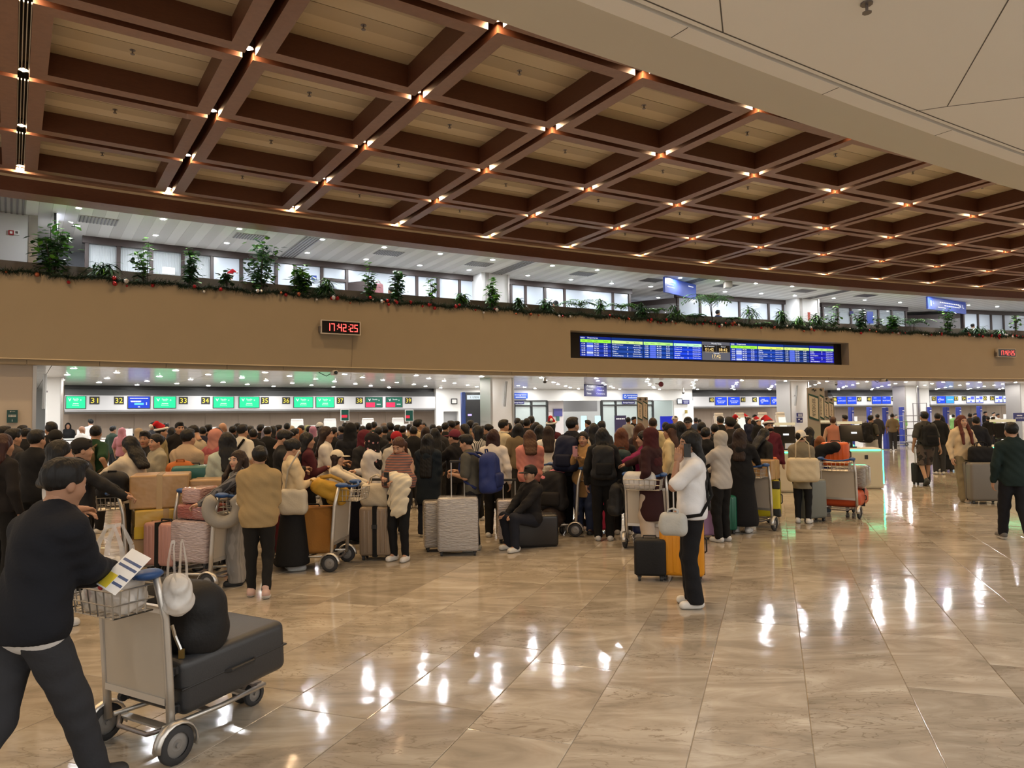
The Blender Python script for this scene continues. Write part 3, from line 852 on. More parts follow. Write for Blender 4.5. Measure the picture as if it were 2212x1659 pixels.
MB().tube([Mpt(M, .42, -.2, .02), Mpt(M, .38, -1.0, .02), Mpt(M, .34, -1.55, .02)], .006, 5).build('cable', mat('thin_cable', (.25, .2, .14), .6), ck)
led_clock(2168, 763, 1.16, .36, 'red LED clock on the balcony front at the far right')

# ---- departures board
def board():
    Rb = RB + .42
    t0, t1 = thR(1222, 745, Rb)[0] - .0005, thR(1822, 765, Rb)[0] + .004
    o = MB().arc(Rb, Rb + .1, ta, tb, zb_b - .02, zt_b + .02).build('departures_board', BLACKG)
    tag(o, 'long black departures board of lit blue screens set in the balcony front', 'board')
    xs = [1252, 1320, 1389, 1454, 1516, 1577, 1636, 1693, 1748, 1801]
    ys = [(748 + (x - 1252) * .0475) for x in xs]
    cols = [(.006, .02, .20), (.006, .03, .17), (.004, .03, .19), (.005, .03, .38), (.10, .10, .12), (.01, .03, .24), (.005, .03, .22), (.004, .02, .12), (.008, .01, .26)]
    bars = [(.30, .85, .05), (.62, .88, .25), (.45, .85, .22), (.5, .88, .55), None, (.35, .85, .05), (.75, .92, .12), (.7, .88, .2), (.40, .75, .22)]
    dest = {1: ['Kuala Lumpur', 'Beijing', 'Taipei', 'Doha', 'Taipei', 'Tokyo/Narita'], 3: ['Hong Kong', 'Singapore', 'Vancouver', 'Toronto', 'Bangkok', 'Bandar Seri'],
            6: ['Osaka', 'Narita', 'Port Moresby', 'Kuala Lumpur', 'Jeddah', 'Hanoi'], 8: ['Dubai', 'Sydney', 'Los Angeles', 'Guam', 'Tokyo', 'San Francisco']}
    hz = .74
    for k in range(9):
        a, b = thR(xs[k], ys[k], Rb)[0], thR(xs[k + 1], ys[k + 1], Rb)[0]
        th = (a + b) / 2; zc = (zt_b + zb_b) / 2 - .01
        M = face_frame(Rb, th, zc); w = (b - a) * Rb - .03
        s = MB(); slab(s, M, -w / 2, w / 2, -hz / 2, hz / 2, -.01, .02)
        so = s.build('screen', emat('board_screen_%d' % k, cols[k], .95), o)
        items = []; y0 = hz / 2
        if bars[k]:
            br = MB(); slab(br, M, -w / 2 + .01, w / 2 - .01, y0 - .22, y0 - .11, .02, .023); br.build('heading_bar', emat('board_bar_%d' % k, bars[k], .95), so)
            if k in (0, 5):
                items += [('NAIA', Moff(M, -w * .42, y0 - .055, .025), .055, w * .13), ('Departures', Moff(M, -w * .1, y0 - .055, .025), .065, w * .33)]
            hd = [('Time', -.4, .1), ('Airline', -.2, .14), ('Flight', .02, .12), ('Counter', .32, .16)] if k in (0, 2, 5, 7) else [('To', -.44, .05), ('Gate', 0, .09), ('Remarks', .3, .18)]
            text_join([(t, Moff(M, w * dx, y0 - .165, .026), .05, w * ww) for t, dx, ww in hd], PRINT_K, so)
            al = MB(); st = MB()
            for r in range(6):
                yy = y0 - .27 - r * .083
                if r % 2: slab(st, M, -w / 2 + .01, w / 2 - .01, yy - .04, yy + .04, .02, .0215)
                if k in (0, 2, 5, 7):
                    slab(al, M, -w * .29, -w * .09, yy - .036, yy + .036, .02, .024, 1 if (k, r) in ((0, 1), (0, 4), (5, 1), (5, 2), (5, 5)) else 0)
                    hh = 17 + (r // 3) + (k // 3); items += [('%02d:%02d' % (min(hh, 21), (20 + r * 5) % 60), Moff(M, -w * .40, yy, .025), .045, w * .11)]
                    items += [(('PR %d' % (300 + 17 * r + k)), Moff(M, w * .02, yy, .025), .045, w * .15), ('%d-%d' % (31 + r, 37 + r), Moff(M, w * .32, yy, .025), .045, w * .12)]
                else:
                    t = dest[k][r]; ww = w * .028 * len(t)
                    items += [(t, Moff(M, -w * .47 + ww / 2, yy, .025), .046, ww), ('Boarding' if (k == 1 and r in (0, 2, 3)) else 'Check-In-Open', Moff(M, w * .31, yy, .025), .045, w * (.2 if (k == 1 and r in (0, 2, 3)) else .28))]
                    if (k + r) % 3 != 1: items += [(str(3 + r), Moff(M, 0, yy, .025), .045, w * .03)]
            st.build('row_band', emat('board_band_%d' % k, tuple(c * 1.9 + .004 for c in cols[k]), .95), so)
            if al.v: al.build('airline_logos', [emat('logo_blue', (.10, .16, .75), .9), emat('logo_white', (.55, .6, .8), .9)], so)
            text_join(items, INK_W, so)
        else:
            bb = MB(); slab(bb, M, -w / 2 + .01, -.01, -.03, hz / 2 - .13, .02, .023); slab(bb, M, .01, w / 2 - .01, -.03, hz / 2 - .13, .02, .023); bb.build('time_field', BLACK, so)
            text_join([('World Time', Moff(M, 0, y0 - .065, .026), .06, w * .36), ('San Francisco', Moff(M, -w * .25, y0 - .18, .026), .045, w * .36), ('Seoul', Moff(M, w * .25, y0 - .18, .026), .045, w * .16), ('Manila', Moff(M, 0, -.09, .026), .045, w * .2)], INK_W, so)
            text_join([('01:42', Moff(M, -w * .25, .06, .026), .12, w * .3), ('18:42', Moff(M, w * .25, .06, .026), .12, w * .3), ('17:42', Moff(M, 0, -.21, .026), .13, w * .3), ('December 20 2025', Moff(M, -w * .25, -.04, .026), .025, w * .3), ('December 20 2025', Moff(M, w * .25, -.04, .026), .025, w * .3), ('December 20 2025', Moff(M, 0, -.32, .026), .025, w * .3)],
                      emat('amber_digits', (1, .68, .25), 1.1), so)
board()

# ---- lower ceiling lamps
for ri, R in enumerate((142.1, 143.7, 145.3, 146.9, 148.5, 150.1, 151.6, 154.9, 157.0)):
    th = TL + .010 + (.008 if ri % 2 else 0)
    while th < TR:
        if R > 153 and not (-.505 < th < -.39):  # farthest rings: unseen lamps added to brighten the immigration hall's interior
            th += .0172; continue
        p = PV(R, th, Z_LCEIL)
        L = link('recessed_downlight', rim_me, None, p, -th)
        tag(L, 'round white downlight in the panel ceiling over the check-in counters', 'lamp', 'downlights over the check-in counters')
        link('lamp_lens', lensc_me, L, (0, 0, -.008))
        th += .0172
# ---- check-in fascias
RF = 152.5
def fascia(x0, x1, label, signs, screens):
    t0, t1 = thR(x0, 870, RF)[0], thR(x1, 870, RF)[0]
    o = MB().arc(RF, RF + .5, t0, t1, 2.17, 2.74).build('sign_fascia', GREY_L); tag(o, label, 'sign fascia')
    MB().prof([(RF + .05, 2.74), (RF + .5, 2.74), (RF + .5, 2.98), (RF + .22, 2.98)], t0, t1).build('metal_band', GREY_M, o)
    MB().arc(RF + .25, RF + .5, t0, t1, 2.98, Z_LCEIL).build('shadow_gap', BLACK, o)
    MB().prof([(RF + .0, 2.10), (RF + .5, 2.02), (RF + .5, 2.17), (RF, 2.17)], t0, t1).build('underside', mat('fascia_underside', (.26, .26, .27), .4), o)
    for x, txt in signs:
        th = thR(x, 867, RF)[0]; M = face_frame(RF, th, 2.545)
        b = MB(); slab(b, M, -.17, .17, -.15, .15, 0, .02); so = b.build('number_plate', BLACK, o)
        text_join([(txt, Moff(M, 0, 0, .024), .2, .25)], INK_Y, so)
    for xa, xb, col, kind in screens:
        ta_, tb_ = thR(xa, 870, RF)[0], thR(xb, 870, RF)[0]; th = (ta_ + tb_) / 2; w = (tb_ - ta_) * RF
        M = face_frame(RF, th, 2.47)
        b = MB(); slab(b, M, -w / 2 - .03, w / 2 + .03, -.25, .25, 0, .03); bo = b.build('screen_bezel', mat('screen_bezel', (.05, .05, .05), .4), o)
        s = MB(); slab(s, M, -w / 2, w / 2, -.23, .23, .03, .036); so = s.build('screen', emat('scr_%s' % kind, col, 1.35), o)
        it = []
        if kind == 'green':
            it = [('v', Moff(M, -w * .32, .1, .04), .11, w * .16), ('Saudia', Moff(M, 0, .13, .04), .06, w * .3), ('Airlines', Moff(M, 0, .07, .04), .035, w * .2), ('*', Moff(M, w * .26, .09, .04), .07, w * .07), ('~~~~~~', Moff(M, 0, -.05, .04), .05, w * .3), ('Economy', Moff(M, 0, -.12, .04), .055, w * .34)]
        elif kind == 'green2':
            it = [('v', Moff(M, -w * .28, .1, .04), .11, w * .16), ('Saudia', Moff(M, .04, .13, .04), .06, w * .3), ('*', Moff(M, w * .3, .09, .04), .07, w * .07), ('~~~~', Moff(M, w * .28, -.1, .04), .05, w * .25)]
            r = MB(); slab(r, M, -w / 2, w * .05, -.23, -.02, .036, .038); r.build('red_field', emat('scr_red', (.85, .03, .09), 1.3), so)
        elif kind == 'notice':
            it = [('------------------', Moff(M, 0, .16, .04), .03, w * .85), ('-----------', Moff(M, -w * .15, .05, .04), .03, w * .5), ('-----------', Moff(M, -w * .15, .02, .04), .03, w * .45), ('i', Moff(M, w * .35, -.05, .04), .1, w * .05), ('-----', Moff(M, 0, -.18, .04), .03, w * .1)]
            r = MB(); slab(r, M, -w * .22, w * .22, -.1, -.02, .036, .038); r.build('cyan_field', emat('scr_cyan', (.1, .5, .9), 1.3), so)
        elif kind == 'blue':
            it = [('-----', Moff(M, -w * .12, .14, .04), .03, w * .3), ('SELF BAGGAGE', Moff(M, 0, .0, .04), .06, w * .75), ('DROP', Moff(M, 0, -.1, .04), .06, w * .55)]
        elif kind == 'biz':
            it = [('------', Moff(M, -w * .15, .1, .04), .03, w * .3), ('BUSINESS', Moff(M, -w * .02, .0, .04), .1, w * .75), ('----', Moff(M, -w * .25, -.12, .04), .03, w * .2)]
        elif kind == 'blue2':
            it = [('----', Moff(M, -w * .2, .15, .04), .03, w * .3), ('BAG DROP COUNTER', Moff(M, 0, -.03, .04), .07, w * .85)]
        elif kind == 'sky':
            it = [('COUNTER', Moff(M, 0, 0, .04), .08, w * .7)]
        elif kind == 'pale':
            it = []
            r = MB(); slab(r, M, 0, w * .42, 0, .2, .036, .038); slab(r, M, -w * .4, -w * .05, -.0, .1, .036, .038); slab(r, M, -w * .1, w * .1, -.18, -.08, .036, .038); slab(r, M, -w / 2, w / 2, -.23, -.2, .036, .038); r.build('blue_field', emat('scr_field', (.12, .15, .8), 1.0), so)
        if it: text_join(it, INK_W, so)
    return o, t0, t1
GR = (.02, .62, .25); GD = (.015, .10, .065); BU = (.008, .05, .75)
fascia(140, 941, 'counter sign fascia numbered 31 to 39 with green screens', [(204, '31'), (257, '32'), (396, '33'), (444, '34'), (572, '35'), (618, '36'), (735, '37'), (776, '38'), (882, '39')],
       [(143, 184, GR, 'green'), (277, 323, (.01, .04, .45), 'notice'), (333, 379, GR, 'green'), (461, 504, GR, 'green'), (517, 559, GR, 'green'), (635, 675, GR, 'green'), (683, 721, GR, 'green'), (790, 825, GD, 'green2'), (834, 868, GD, 'green2')])
fascia(1497, 1707, 'counter sign fascia with blue screens left of the plated white column', [(1537, '40'), (1605, '41'), (1630, '42'), (1694, '43')], [(1545, 1569, BU, 'blue'), (1573, 1597, BU, 'blue'), (1640, 1662, BU, 'biz'), (1665, 1687, BU, 'biz')])
fascia(1801, 1956, 'counter sign fascia with blue screens right of the self check-in totems', [(1803, '46'), (1856, '47'), (1877, '48'), (1930, '49'), (1949, '50')], [(1808, 1827, BU, 'blue2'), (1830, 1849, BU, 'blue2'), (1884, 1903, BU, 'blue2'), (1905, 1923, BU, 'blue2')])
fascia(2010, 2202, 'counter sign fascia numbered 52 to 57 with pale screens', [(2017, '52'), (2065, '53'), (2082, '54'), (2127, '55'), (2143, '56'), (2187, '57')],
       [(2024, 2041, BU, 'biz'), (2043, 2060, (.03, .28, .85), 'sky'), (2088, 2105, (.55, .65, 1), 'pale'), (2107, 2123, (.55, .65, 1), 'pale'), (2149, 2165, (.55, .65, 1), 'pale'), (2167, 2183, (.5, .8, 1), 'pale')])
# laminate wall behind the counters
for n, (xa, xb, lb) in enumerate(((120, 945, 'taupe laminate wall behind counters 31 to 39'), (1492, 1712, 'taupe laminate wall behind counters 40 to 43'), (1770, 1960, 'taupe laminate wall behind counters 46 to 50'), (2000, 2330, 'taupe laminate wall behind counters 52 to 57'))):
    t0, t1 = thR(xa, 900, 154.0)[0], thR(xb, 900, 154.0)[0]
    w_ = MB().arc(154.1, 154.2, t0, t1, 0, Z_LCEIL).build('wall_counter' + ('' if n == 0 else '_%s' % 'abc'[n - 1]), LAMINATE); tag(w_, lb, 'wall', kind='structure')
    k = int((t1 - t0) / .0085)
    for i in range(k):
        a = t0 + (t1 - t0) * i / k; MB().arc(154.07, 154.1, a + .00004, a + (t1 - t0) / k - .00004, 0.05, 2.6, 1).build('laminate_panel', LAMINATE, w_)
bwl = MB().arc(158.5, 158.8, TL, TR, 0, Z_LCEIL + .2); tag(bwl.build('wall_rear', mat('rear_wall', (.72, .75, .76), .5)), 'pale rear wall beyond the immigration doors', 'wall', kind='structure')
# white wall between the counter blocks, with door openings
def wallseg(name, xa, xb, z0, z1, R=152.4, material=WHITEP, d=.2, label='white wall panel between the counters'):
    t0, t1 = thR(xa, 880, R)[0], thR(xb, 880, R)[0]
    o = MB().arc(R, R + d, t0, t1, z0, z1).build(name, material); tag(o, label, 'wall', kind='structure'); return o
wallseg('wall_immigration_left', 942, 958, 0, Z_LCEIL, label='white wall strip right of the counter fascia')
wallseg('wall_immigration_door', 958, 990, 2.0, Z_LCEIL, label='white wall above the small service door')
wallseg('wall_immigration_mid', 990, 1112, 0, Z_LCEIL, label='white wall behind the blue baggage scanner')
wallseg('wall_immigration_top', 1112, 1496, 2.52, Z_LCEIL, label='white wall band above the immigration doors')
wallseg('wall_immigration_right', 1456, 1498, 0, 2.52, label='white wall right of the immigration doors')
dr = wallseg('door_2', 958, 990, 0, 2.0, 152.9, mat('grey_door', (.55, .56, .57), .4), .06, 'grey service door in the white wall')
# immigration glass doors
def glass_bay(xs, label, n):
    o = None
    ts = [thR(x, 880, 152.3)[0] for x in xs]
    o = MB().arc(152.25, 152.40, ts[0], ts[-1], 2.22, 2.30).build('door_%d' % n, BLACK); tag(o, label, 'door', kind='structure')
    MB().arc(152.25, 152.40, ts[0], ts[-1], 2.48, 2.54).build('door_head', BLACK, o)
    for t in ts: MB().arc(152.25, 152.40, t - .0003, t + .0003, 0, 2.5, 1).build('door_post', BLACK, o)
    for a, b in zip(ts[:-1], ts[1:]):
        MB().arc(152.31, 152.325, a + .0004, b - .0004, .02, 2.22, 1).build('pane', PANE_IM, o)
        MB().arc(152.31, 152.325, a + .0004, b - .0004, 2.30, 2.48, 1).build('pane', PANE_IM, o)
PANE_IM = mat('immigration_glass', (.62, .76, .76), .05, alpha=.30)
glass_bay([1111, 1148, 1182], 'black framed glass doors under the left immigration sign', 3)
glass_bay([1300, 1330, 1379, 1410], 'black framed glass doors under the right immigration sign', 4)
og = MB().arc(152.31, 152.33, thR(1412, 880, 152.3)[0], thR(1454, 880, 152.3)[0], 0, 2.5).build('window_6', PANE_IM); tag(og, 'frameless greenish glass screen right of the immigration doors', 'window', kind='structure')
gw = MB().arc(156.0, 156.2, thR(1217, 880, 156)[0], thR(1290, 880, 156)[0], 1.95, 2.6).build('roller_shutter', mat('shutter_grey', (.28, .28, .29), .45)); tag(gw, 'grey roller shutter band inside the immigration hall', 'shutter')
pb = MB().arc(153.2, 153.35, thR(1182, 880, 153.2)[0], thR(1217, 880, 153.2)[0], 0, 2.52).build('wall_poster', mat('pinkish_wall', (.75, .70, .71), .5)); tag(pb, 'pale pinkish wall pier between the immigration doors', 'wall', kind='structure')
notice(1205, 891, 153.15, .55, .42, mat('purple_poster', (.08, .08, .3), .5), 'purple notice with a red ring on the immigration pier')
notice(1205, 904, 153.15, .18, .26, mat('green_poster', (.03, .14, .12), .5), 'small dark green notice below the purple one')
def wsign(x0, x1, y0, y1, R, material, label, lines, ink=INK_W, cat='sign', name='wall_sign'):
    t0, z1 = thR(x0, y0, R); t1, z0 = thR(x1, y1, R); w = (t1 - t0) * R; h = z1 - z0
    M = face_frame(R, (t0 + t1) / 2, (z0 + z1) / 2, .01); b = MB(); slab(b, M, -w / 2, w / 2, -h / 2, h / 2, 0, .05)
    o = tag(b.build(name, material), label, cat)
    text_join([(t, Moff(M, dx * w, dy * h, .055), hh * h, ww * w) for t, dx, dy, hh, ww in lines], ink, o)
    return o
IMB = mat('immigration_blue', (.01, .05, .30), .4, emit=(.01, .07, .45), estr=.6)
wsign(1108, 1139, 849, 861, 152.3, IMB, 'blue Immigration sign half hidden by the centre column', [('Immigration', 0, .15, .34, .8), ('----------', 0, -.25, .14, .7)])
wsign(1345, 1376, 851, 862, 152.3, IMB, 'blue Immigration sign with a round emblem', [('Immigration', .12, .15, .34, .68), ('--------', .15, -.25, .14, .6), ('O', -.37, 0, .6, .17)])
wsign(1108, 1131, 867, 873, 152.2, NAVY_S, 'small navy passport sign above the left glass doors', [('Foreign Passport', 0, 0, .5, .85)])
wsign(1343, 1370, 867, 873, 152.2, NAVY_S, 'small navy passport sign above the right glass doors', [('Foreign Passport', 0, 0, .5, .85)])
wsign(1462, 1473, 861, 873, 152.3, BLACK, 'small black framed lit panel right of the immigration doors', [('O', 0, 0, .02, .02)])
wsign(1463.5, 1471.5, 862.5, 871.5, 152.26, emat('lit_panel', (.8, .85, .9), 1.0), 'lit white face of the small panel by the immigration doors', [])
wsign(1473, 1488, 864, 873, 152.3, NAVY_S, 'small navy plate beside the lit panel', [('--------', 0, .2, .1, .7), ('------', 0, -.2, .1, .6)])
wsign(974, 987, 861, 873, 152.3, BLACK, 'black framed blank notice board on the white wall', [])
wsign(976, 985, 863, 871, 152.26, WHITEP, 'white face of the framed notice board on the white wall', [])
th_ = thR(1480, 890, 152.3)[0]
wsign(1479, 1484, 886, 893, 152.3, mat('brass_plate', (.35, .27, .08), .4, metal=.6), 'small brass plate on the white wall', [])
# hanging overhead sign inside
hang_sign(1265, 858, 1311, 855, .62, (146.6, 147.6), 'navy hanging direction sign under the lower ceiling', [('Airport', -.3, .25, .14, .3), ('Passport', -.3, -.02, .14, .3), ('Gates', -.34, -.28, .14, .2), ('Immigration', .2, .25, .12, .32), ('Check-in', .2, -.02, .12, .32), ('Counters', .2, -.28, .12, .4)], Z_LCEIL, NAVY_S)
# ---- columns of the lower hall
def column(xa, xb, R, label, d=.9, strips=(0, 1), zt=Z_LCEIL, material=WHITEP):
    t0, t1 = thR(xa, 880, R)[0], thR(xb, 880, R)[0]
    o = MB().arc(R, R + d, t0, t1, 0, zt, 2).build('column', material); tag(o, label, 'column', kind='structure')
    sw = .07 / R
    if 0 in strips: MB().arc(R - .02, R + d + .02, t0 - sw, t0, 0, zt, 1).build('steel_corner', STEEL, o)
    if 1 in strips: MB().arc(R - .02, R + d + .02, t1, t1 + sw, 0, zt, 1).build('steel_corner', STEEL, o)
    return o
wl_ = MB().arc(141.35, 142.3, TL, thR(70, 880, 141.35)[0], 0, Z_LCEIL).build('wall_lower_left', mat('left_wall_beige', (.50, .44, .38), .5)); tag(wl_, 'beige wall at the left edge below the balcony', 'wall', kind='structure')
MB().arc(141.33, 142.32, thR(70, 880, 141.35)[0], thR(78, 880, 141.35)[0], 0, Z_LCEIL, 1).build('steel_corner', STEEL, wl_)
column(100, 131, 147.0, 'white column left of the first check-in screen', .9, (1,))
column(1063, 1107, 142.6, 'white column at the centre below the balcony', .8)
column(1709, 1746, 142.6, 'white column left of the self check-in totems', .8)
column(1957, 1980, 146.5, 'white column right of counter 50', .8)
column(1988, 2008, 150.2, 'white column left of counter 52', .8, (0,))
column(2206, 2260, 143.5, 'white column at the right edge', .8, (0,))
wsign(15, 38, 886, 913, 141.33, mat('teal_plate', (.01, .06, .065), .4), 'dark teal information plate on the left beige wall', [('v---', 0, .38, .1, .5), ('------', 0, .1, .06, .7), ('------', 0, 0, .06, .7), ('i', 0, -.32, .18, .06)], PRINT_W)
# speakers on the columns
for x, y0, y1, R, lb in ((94, 808, 883, 143.0, 'slim grey column speaker by the left white column'), (1090, 824, 878, 142.5, 'slim grey column speaker on the centre column'), (1718, 833, 876, 142.5, 'slim grey column speaker on the column near the totems')):
    pa, pb = at_R(x + 4, y0, R), at_R(x, y1, R)
    o = MB().tube([pa, pb], .045, 8).build('column_speaker', mat('speaker_grey', (.30, .30, .29), .5)); tag(o, lb, 'speaker')
    mid = (pa + pb) / 2; th = th_of(mid)
    MB().box((mid.x + .05 * math.sin(th), mid.y + .09 * math.cos(th), mid.z), (.04, .16, .05)).build('bracket', DSTEEL, o)
wsign(1720, 1732, 892, 900, 142.5, NAVY_S, 'upper navy plate on the column near the totems', [('----', 0, .15, .2, .7), ('----', 0, -.25, .2, .7)], PRINT_W)
wsign(1720, 1732, 902, 913, 142.5, NAVY_S, 'lower navy plate on the column near the totems', [('--', -.2, .15, .2, .3), ('--', .2, -.15, .2, .3)], PRINT_W)
# cameras under the balcony
def dome(x, y, R, label, r=.09):
    p = at_R(x, y, R); o = MB().cyl((0, 0, 0), r * .75, .12, 12, r2=r * .6).build('security_camera', mat('camera_shell', (.5, .48, .45), .4), None, p); tag(o, label, 'camera')
    MB().sphere((0, 0, -.01), r * .8, 10, 6, sc=(1, 1, .8)).build('dome', BLACKG, o)
    MB().cyl((0, 0, .12), .03, max(.02, Z_LCEIL - p.z - .12), 8).build('stem', WHITEP, o)
dome(1177, 824, 141.9, 'black dome security camera right of the centre column')
dome(1476, 848, 149, 'small black dome camera right of the immigration doors')
dome(1806, 830, 143.0, 'black dome camera right of the self check-in totems')
for x, y, lb in ((720, 806, 'bulky security camera with a coiled cable under the balcony edge'), (1903, 822, 'pale security camera under the balcony edge at right'), (1428, 830, 'dark red bell under the lower ceiling')):
    p = at_R(x, y, RB + .1 if x != 1428 else 143.0)
    if x == 1428:
        o = MB().sphere((0, 0, 0), .11, 12, 8, sc=(1, .5, 1)).build('alarm_bell', mat('bell_red', (.12, .01, .012), .35), None, p); tag(o, lb, 'bell')
        MB().tube([(-.25, 0, .02), (0, 0, 0)], .02, 6).build('bracket', DSTEEL, o)
    else:
        o = MB().rbox((0, -.1, 0), (.16, .34, .14), .04).build('security_camera', mat('camera_shell', (.5, .48, .45), .4), None, p, .5); tag(o, lb, 'camera')
        MB().cyl((0, -.31, 0), .055, .05, 12, axis='Y').build('lens', BLACKG, o)
        MB().tube([(-.08, .02, -.02), (-.2, .04, -.09), (-.33, .05, -.03), (-.42, .06, .02)], .012, 6).build('cable', BLACK, o)
# ================================================================== garland and balcony plants
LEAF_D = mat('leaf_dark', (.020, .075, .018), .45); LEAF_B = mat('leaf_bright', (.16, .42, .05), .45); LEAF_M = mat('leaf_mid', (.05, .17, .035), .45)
BARK = mat('plant_stem', (.06, .045, .03), .8)
GT0, GT1 = -.640, -.262
gr = random.Random(3)
g_m = MB(); A_ = GT0
core = []
nst = 420
for i in range(nst + 1):
    t = GT0 + (GT1 - GT0) * i / nst; core.append(Vector(PV(RB - .02, t, 5.365 + .03 * math.sin(i * .53) + .02 * math.sin(i * 1.9))))
for i in range(nst):
    a, b = core[i], core[i + 1]
    for k in range(60):
        p = a.lerp(b, gr.random()); d = Vector((gr.gauss(0, 1), gr.gauss(0, 1), gr.gauss(0, .9))).normalized(); L = .09 + .11 * gr.random()
        s = d.cross(Vector((gr.random(), gr.random(), gr.random()))).normalized() * .012
        e_ = p + d * L
        g_m.poly([p - s, p + s, e_], 0 if gr.random() < .8 else 1)
gar = g_m.build('christmas_garland', [mat('pine_dark', (.010, .028, .014), .6), mat('pine_mid', (.03, .055, .03), .6)])
tag(gar, 'dark green Christmas garland with baubles along the balcony edge', 'garland'); gar['kind'] = 'stuff'
bme = []
for c, nm in (((.32, .015, .02), 'red'), ((.55, .55, .58), 'silver'), ((.35, .10, .05), 'copper')):
    ob = MB().sphere((0, 0, 0), .052, 8, 6).build('bauble', mat('bauble_' + nm, c, .2, metal=.6)); ob.data.polygons.foreach_set('use_smooth', [True] * len(ob.data.polygons)); bme.append(ob.data); bpy.data.objects.remove(ob)
for k in range(150):
    i = gr.randrange(nst); p = core[i] + Vector((gr.uniform(-.04, .04), gr.uniform(-.10, -.03), gr.uniform(-.12, .06)))
    o = link('bauble', bme[gr.choice((0, 0, 0, 1, 2))], gar, p); s = gr.uniform(.55, 1.25); o.scale = (s, s, s)
def leaf(mb, p, d, L, w, droop, mi, nseg=2, rnd=gr):
    d = d.normalized(); side = d.cross(Vector((0, 0, 1)))
    if side.length < .05: side = Vector((1, 0, 0))
    side.normalize(); pts = []; q = p.copy(); dd = d.copy()
    for k in range(nseg + 1):
        t = k / nseg; ww = w * (math.sin(math.pi * min(1, .15 + .85 * t)) if k < nseg else .08)
        pts.append((q - side * ww, q + side * ww)); dd = (dd + Vector((0, 0, -droop / nseg))).normalized(); q = q + dd * (L / nseg)
    for (a, b), (c, e) in zip(pts[:-1], pts[1:]): mb.quad(a, b, e, c, mi)
def plant(x, ytop, kind, wpx, label, bright=.2, ybase=None):
    R = RB + .48; th, zt = thR(x, ytop, R); base = Vector(PV(R, th, 5.29)); H = max(.35, zt - 5.29); px = (at_R(x, ytop, R) - Vector((0, 0, CAMZ))).length / F_PX; W = wpx * px
    rn = random.Random(int(x * 13)); e = empty('balcony_plant' if 'palm' not in kind else 'balcony_palm', base); tag(e, label, 'plant', 'plants on the balcony')
    st = MB(); fo = MB(); up = Vector((0, 0, 1)); O = Vector((0, 0, 0))
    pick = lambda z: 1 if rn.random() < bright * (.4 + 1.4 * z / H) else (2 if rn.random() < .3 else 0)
    if kind in ('bush', 'schef', 'thin', 'column'):
        ns = {'bush': 9, 'schef': 4, 'thin': 3, 'column': 5}[kind]; stems = []
        for k in range(ns):
            a = rn.random() * 6.28; tip = Vector((math.cos(a), math.sin(a), 0)) * W * .5 * rn.uniform(.25, .85) + up * H * rn.uniform(.6, 1.0)
            if k == 0: tip = up * H + Vector((W * .1, 0, 0))
            mid = tip * .5 + Vector((rn.uniform(-.04, .04), 0, 0)); b = Vector((rn.uniform(-.05, .05), rn.uniform(-.04, .04), 0)); stems.append((b, mid, tip)); st.tube([b, mid, tip], [.012, .010, .006], 5)
        n = {'bush': 420, 'schef': 120, 'thin': 60, 'column': 240}[kind]
        for k in range(n):
            b, mid, tip = rn.choice(stems); t = rn.uniform(.28 if kind != 'thin' else .5, 1.02); p = (b.lerp(mid, t * 2) if t < .5 else mid.lerp(tip, t * 2 - 1)) + Vector((rn.gauss(0, 1), rn.gauss(0, 1), rn.gauss(0, .7))) * W * .13
            a = rn.random() * 6.28; d = Vector((math.cos(a), math.sin(a), rn.uniform(-.3, .5)))
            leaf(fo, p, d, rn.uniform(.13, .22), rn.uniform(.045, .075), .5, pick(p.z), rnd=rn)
    elif kind in ('drac', 'dractall', 'draclow'):
        ns = {'drac': 5, 'dractall': 3, 'draclow': 6}[kind]
        for k in range(ns):
            a = rn.random() * 6.28; hh = H * (.55 + .4 * rn.random()) * (.55 if kind == 'draclow' else .82); tip = Vector((math.cos(a), math.sin(a) * .6, 0)) * W * .28 * rn.random() + up * hh
            st.tube([Vector((rn.uniform(-.04, .04), 0, 0)), tip * .5, tip], [.014, .011, .008], 5)
            for q in range(38):
                al = rn.random() * 6.28; p = tip - up * rn.random() * H * .35; d = Vector((math.cos(al), math.sin(al), rn.uniform(.1, 1.2)))
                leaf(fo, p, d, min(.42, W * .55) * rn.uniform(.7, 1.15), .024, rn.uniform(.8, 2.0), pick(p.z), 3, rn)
    else:                                             # palms
        ns = {'palm': 2, 'palmbig': 3, 'palmpot': 2}[kind]; fr = 0
        for k in range(ns):
            a = rn.random() * 6.28; tip = Vector((math.cos(a) * W * .10, 0, H * (.45 if kind != 'palmbig' else .72) * rn.uniform(.85, 1.05))); st.tube([Vector((rn.uniform(-.05, .05), 0, 0)), tip], [.02, .013], 6)
            for q in range(9):
                al = q * .9 + rn.random() * .5; d0 = Vector((math.cos(al), math.sin(al), 1.1 + .5 * rn.random())).normalized(); L = W * .72 * rn.uniform(.8, 1.1); pts = [tip.copy()]; dd = d0.copy()
                for s_ in range(7): dd = (dd + Vector((0, 0, -.22))).normalized(); pts.append(pts[-1] + dd * L / 7)
                f = MB(); f.tube(pts, .005, 4, caps=False); mi = pick(H * .7)
                for s_ in range(1, 8):
                    for sg in (-1, 1):
                        dv = (pts[min(s_, 7)] - pts[s_ - 1]).normalized(); sd_ = dv.cross(up).normalized() * sg
                        leaf(f, pts[min(s_, 7)], dv * .8 + sd_, L * .40 * (1.15 - s_ / 9), .024, .35, mi, 2, rn)
                f.build('frond', [LEAF_M, LEAF_B, LEAF_D], e)
        if kind == 'palmpot': MB().rbox((0, 0, .10), (.34, .30, .2), .03, seg=1).build('pot', BLACK, e)
    st.build('stem', BARK, e)
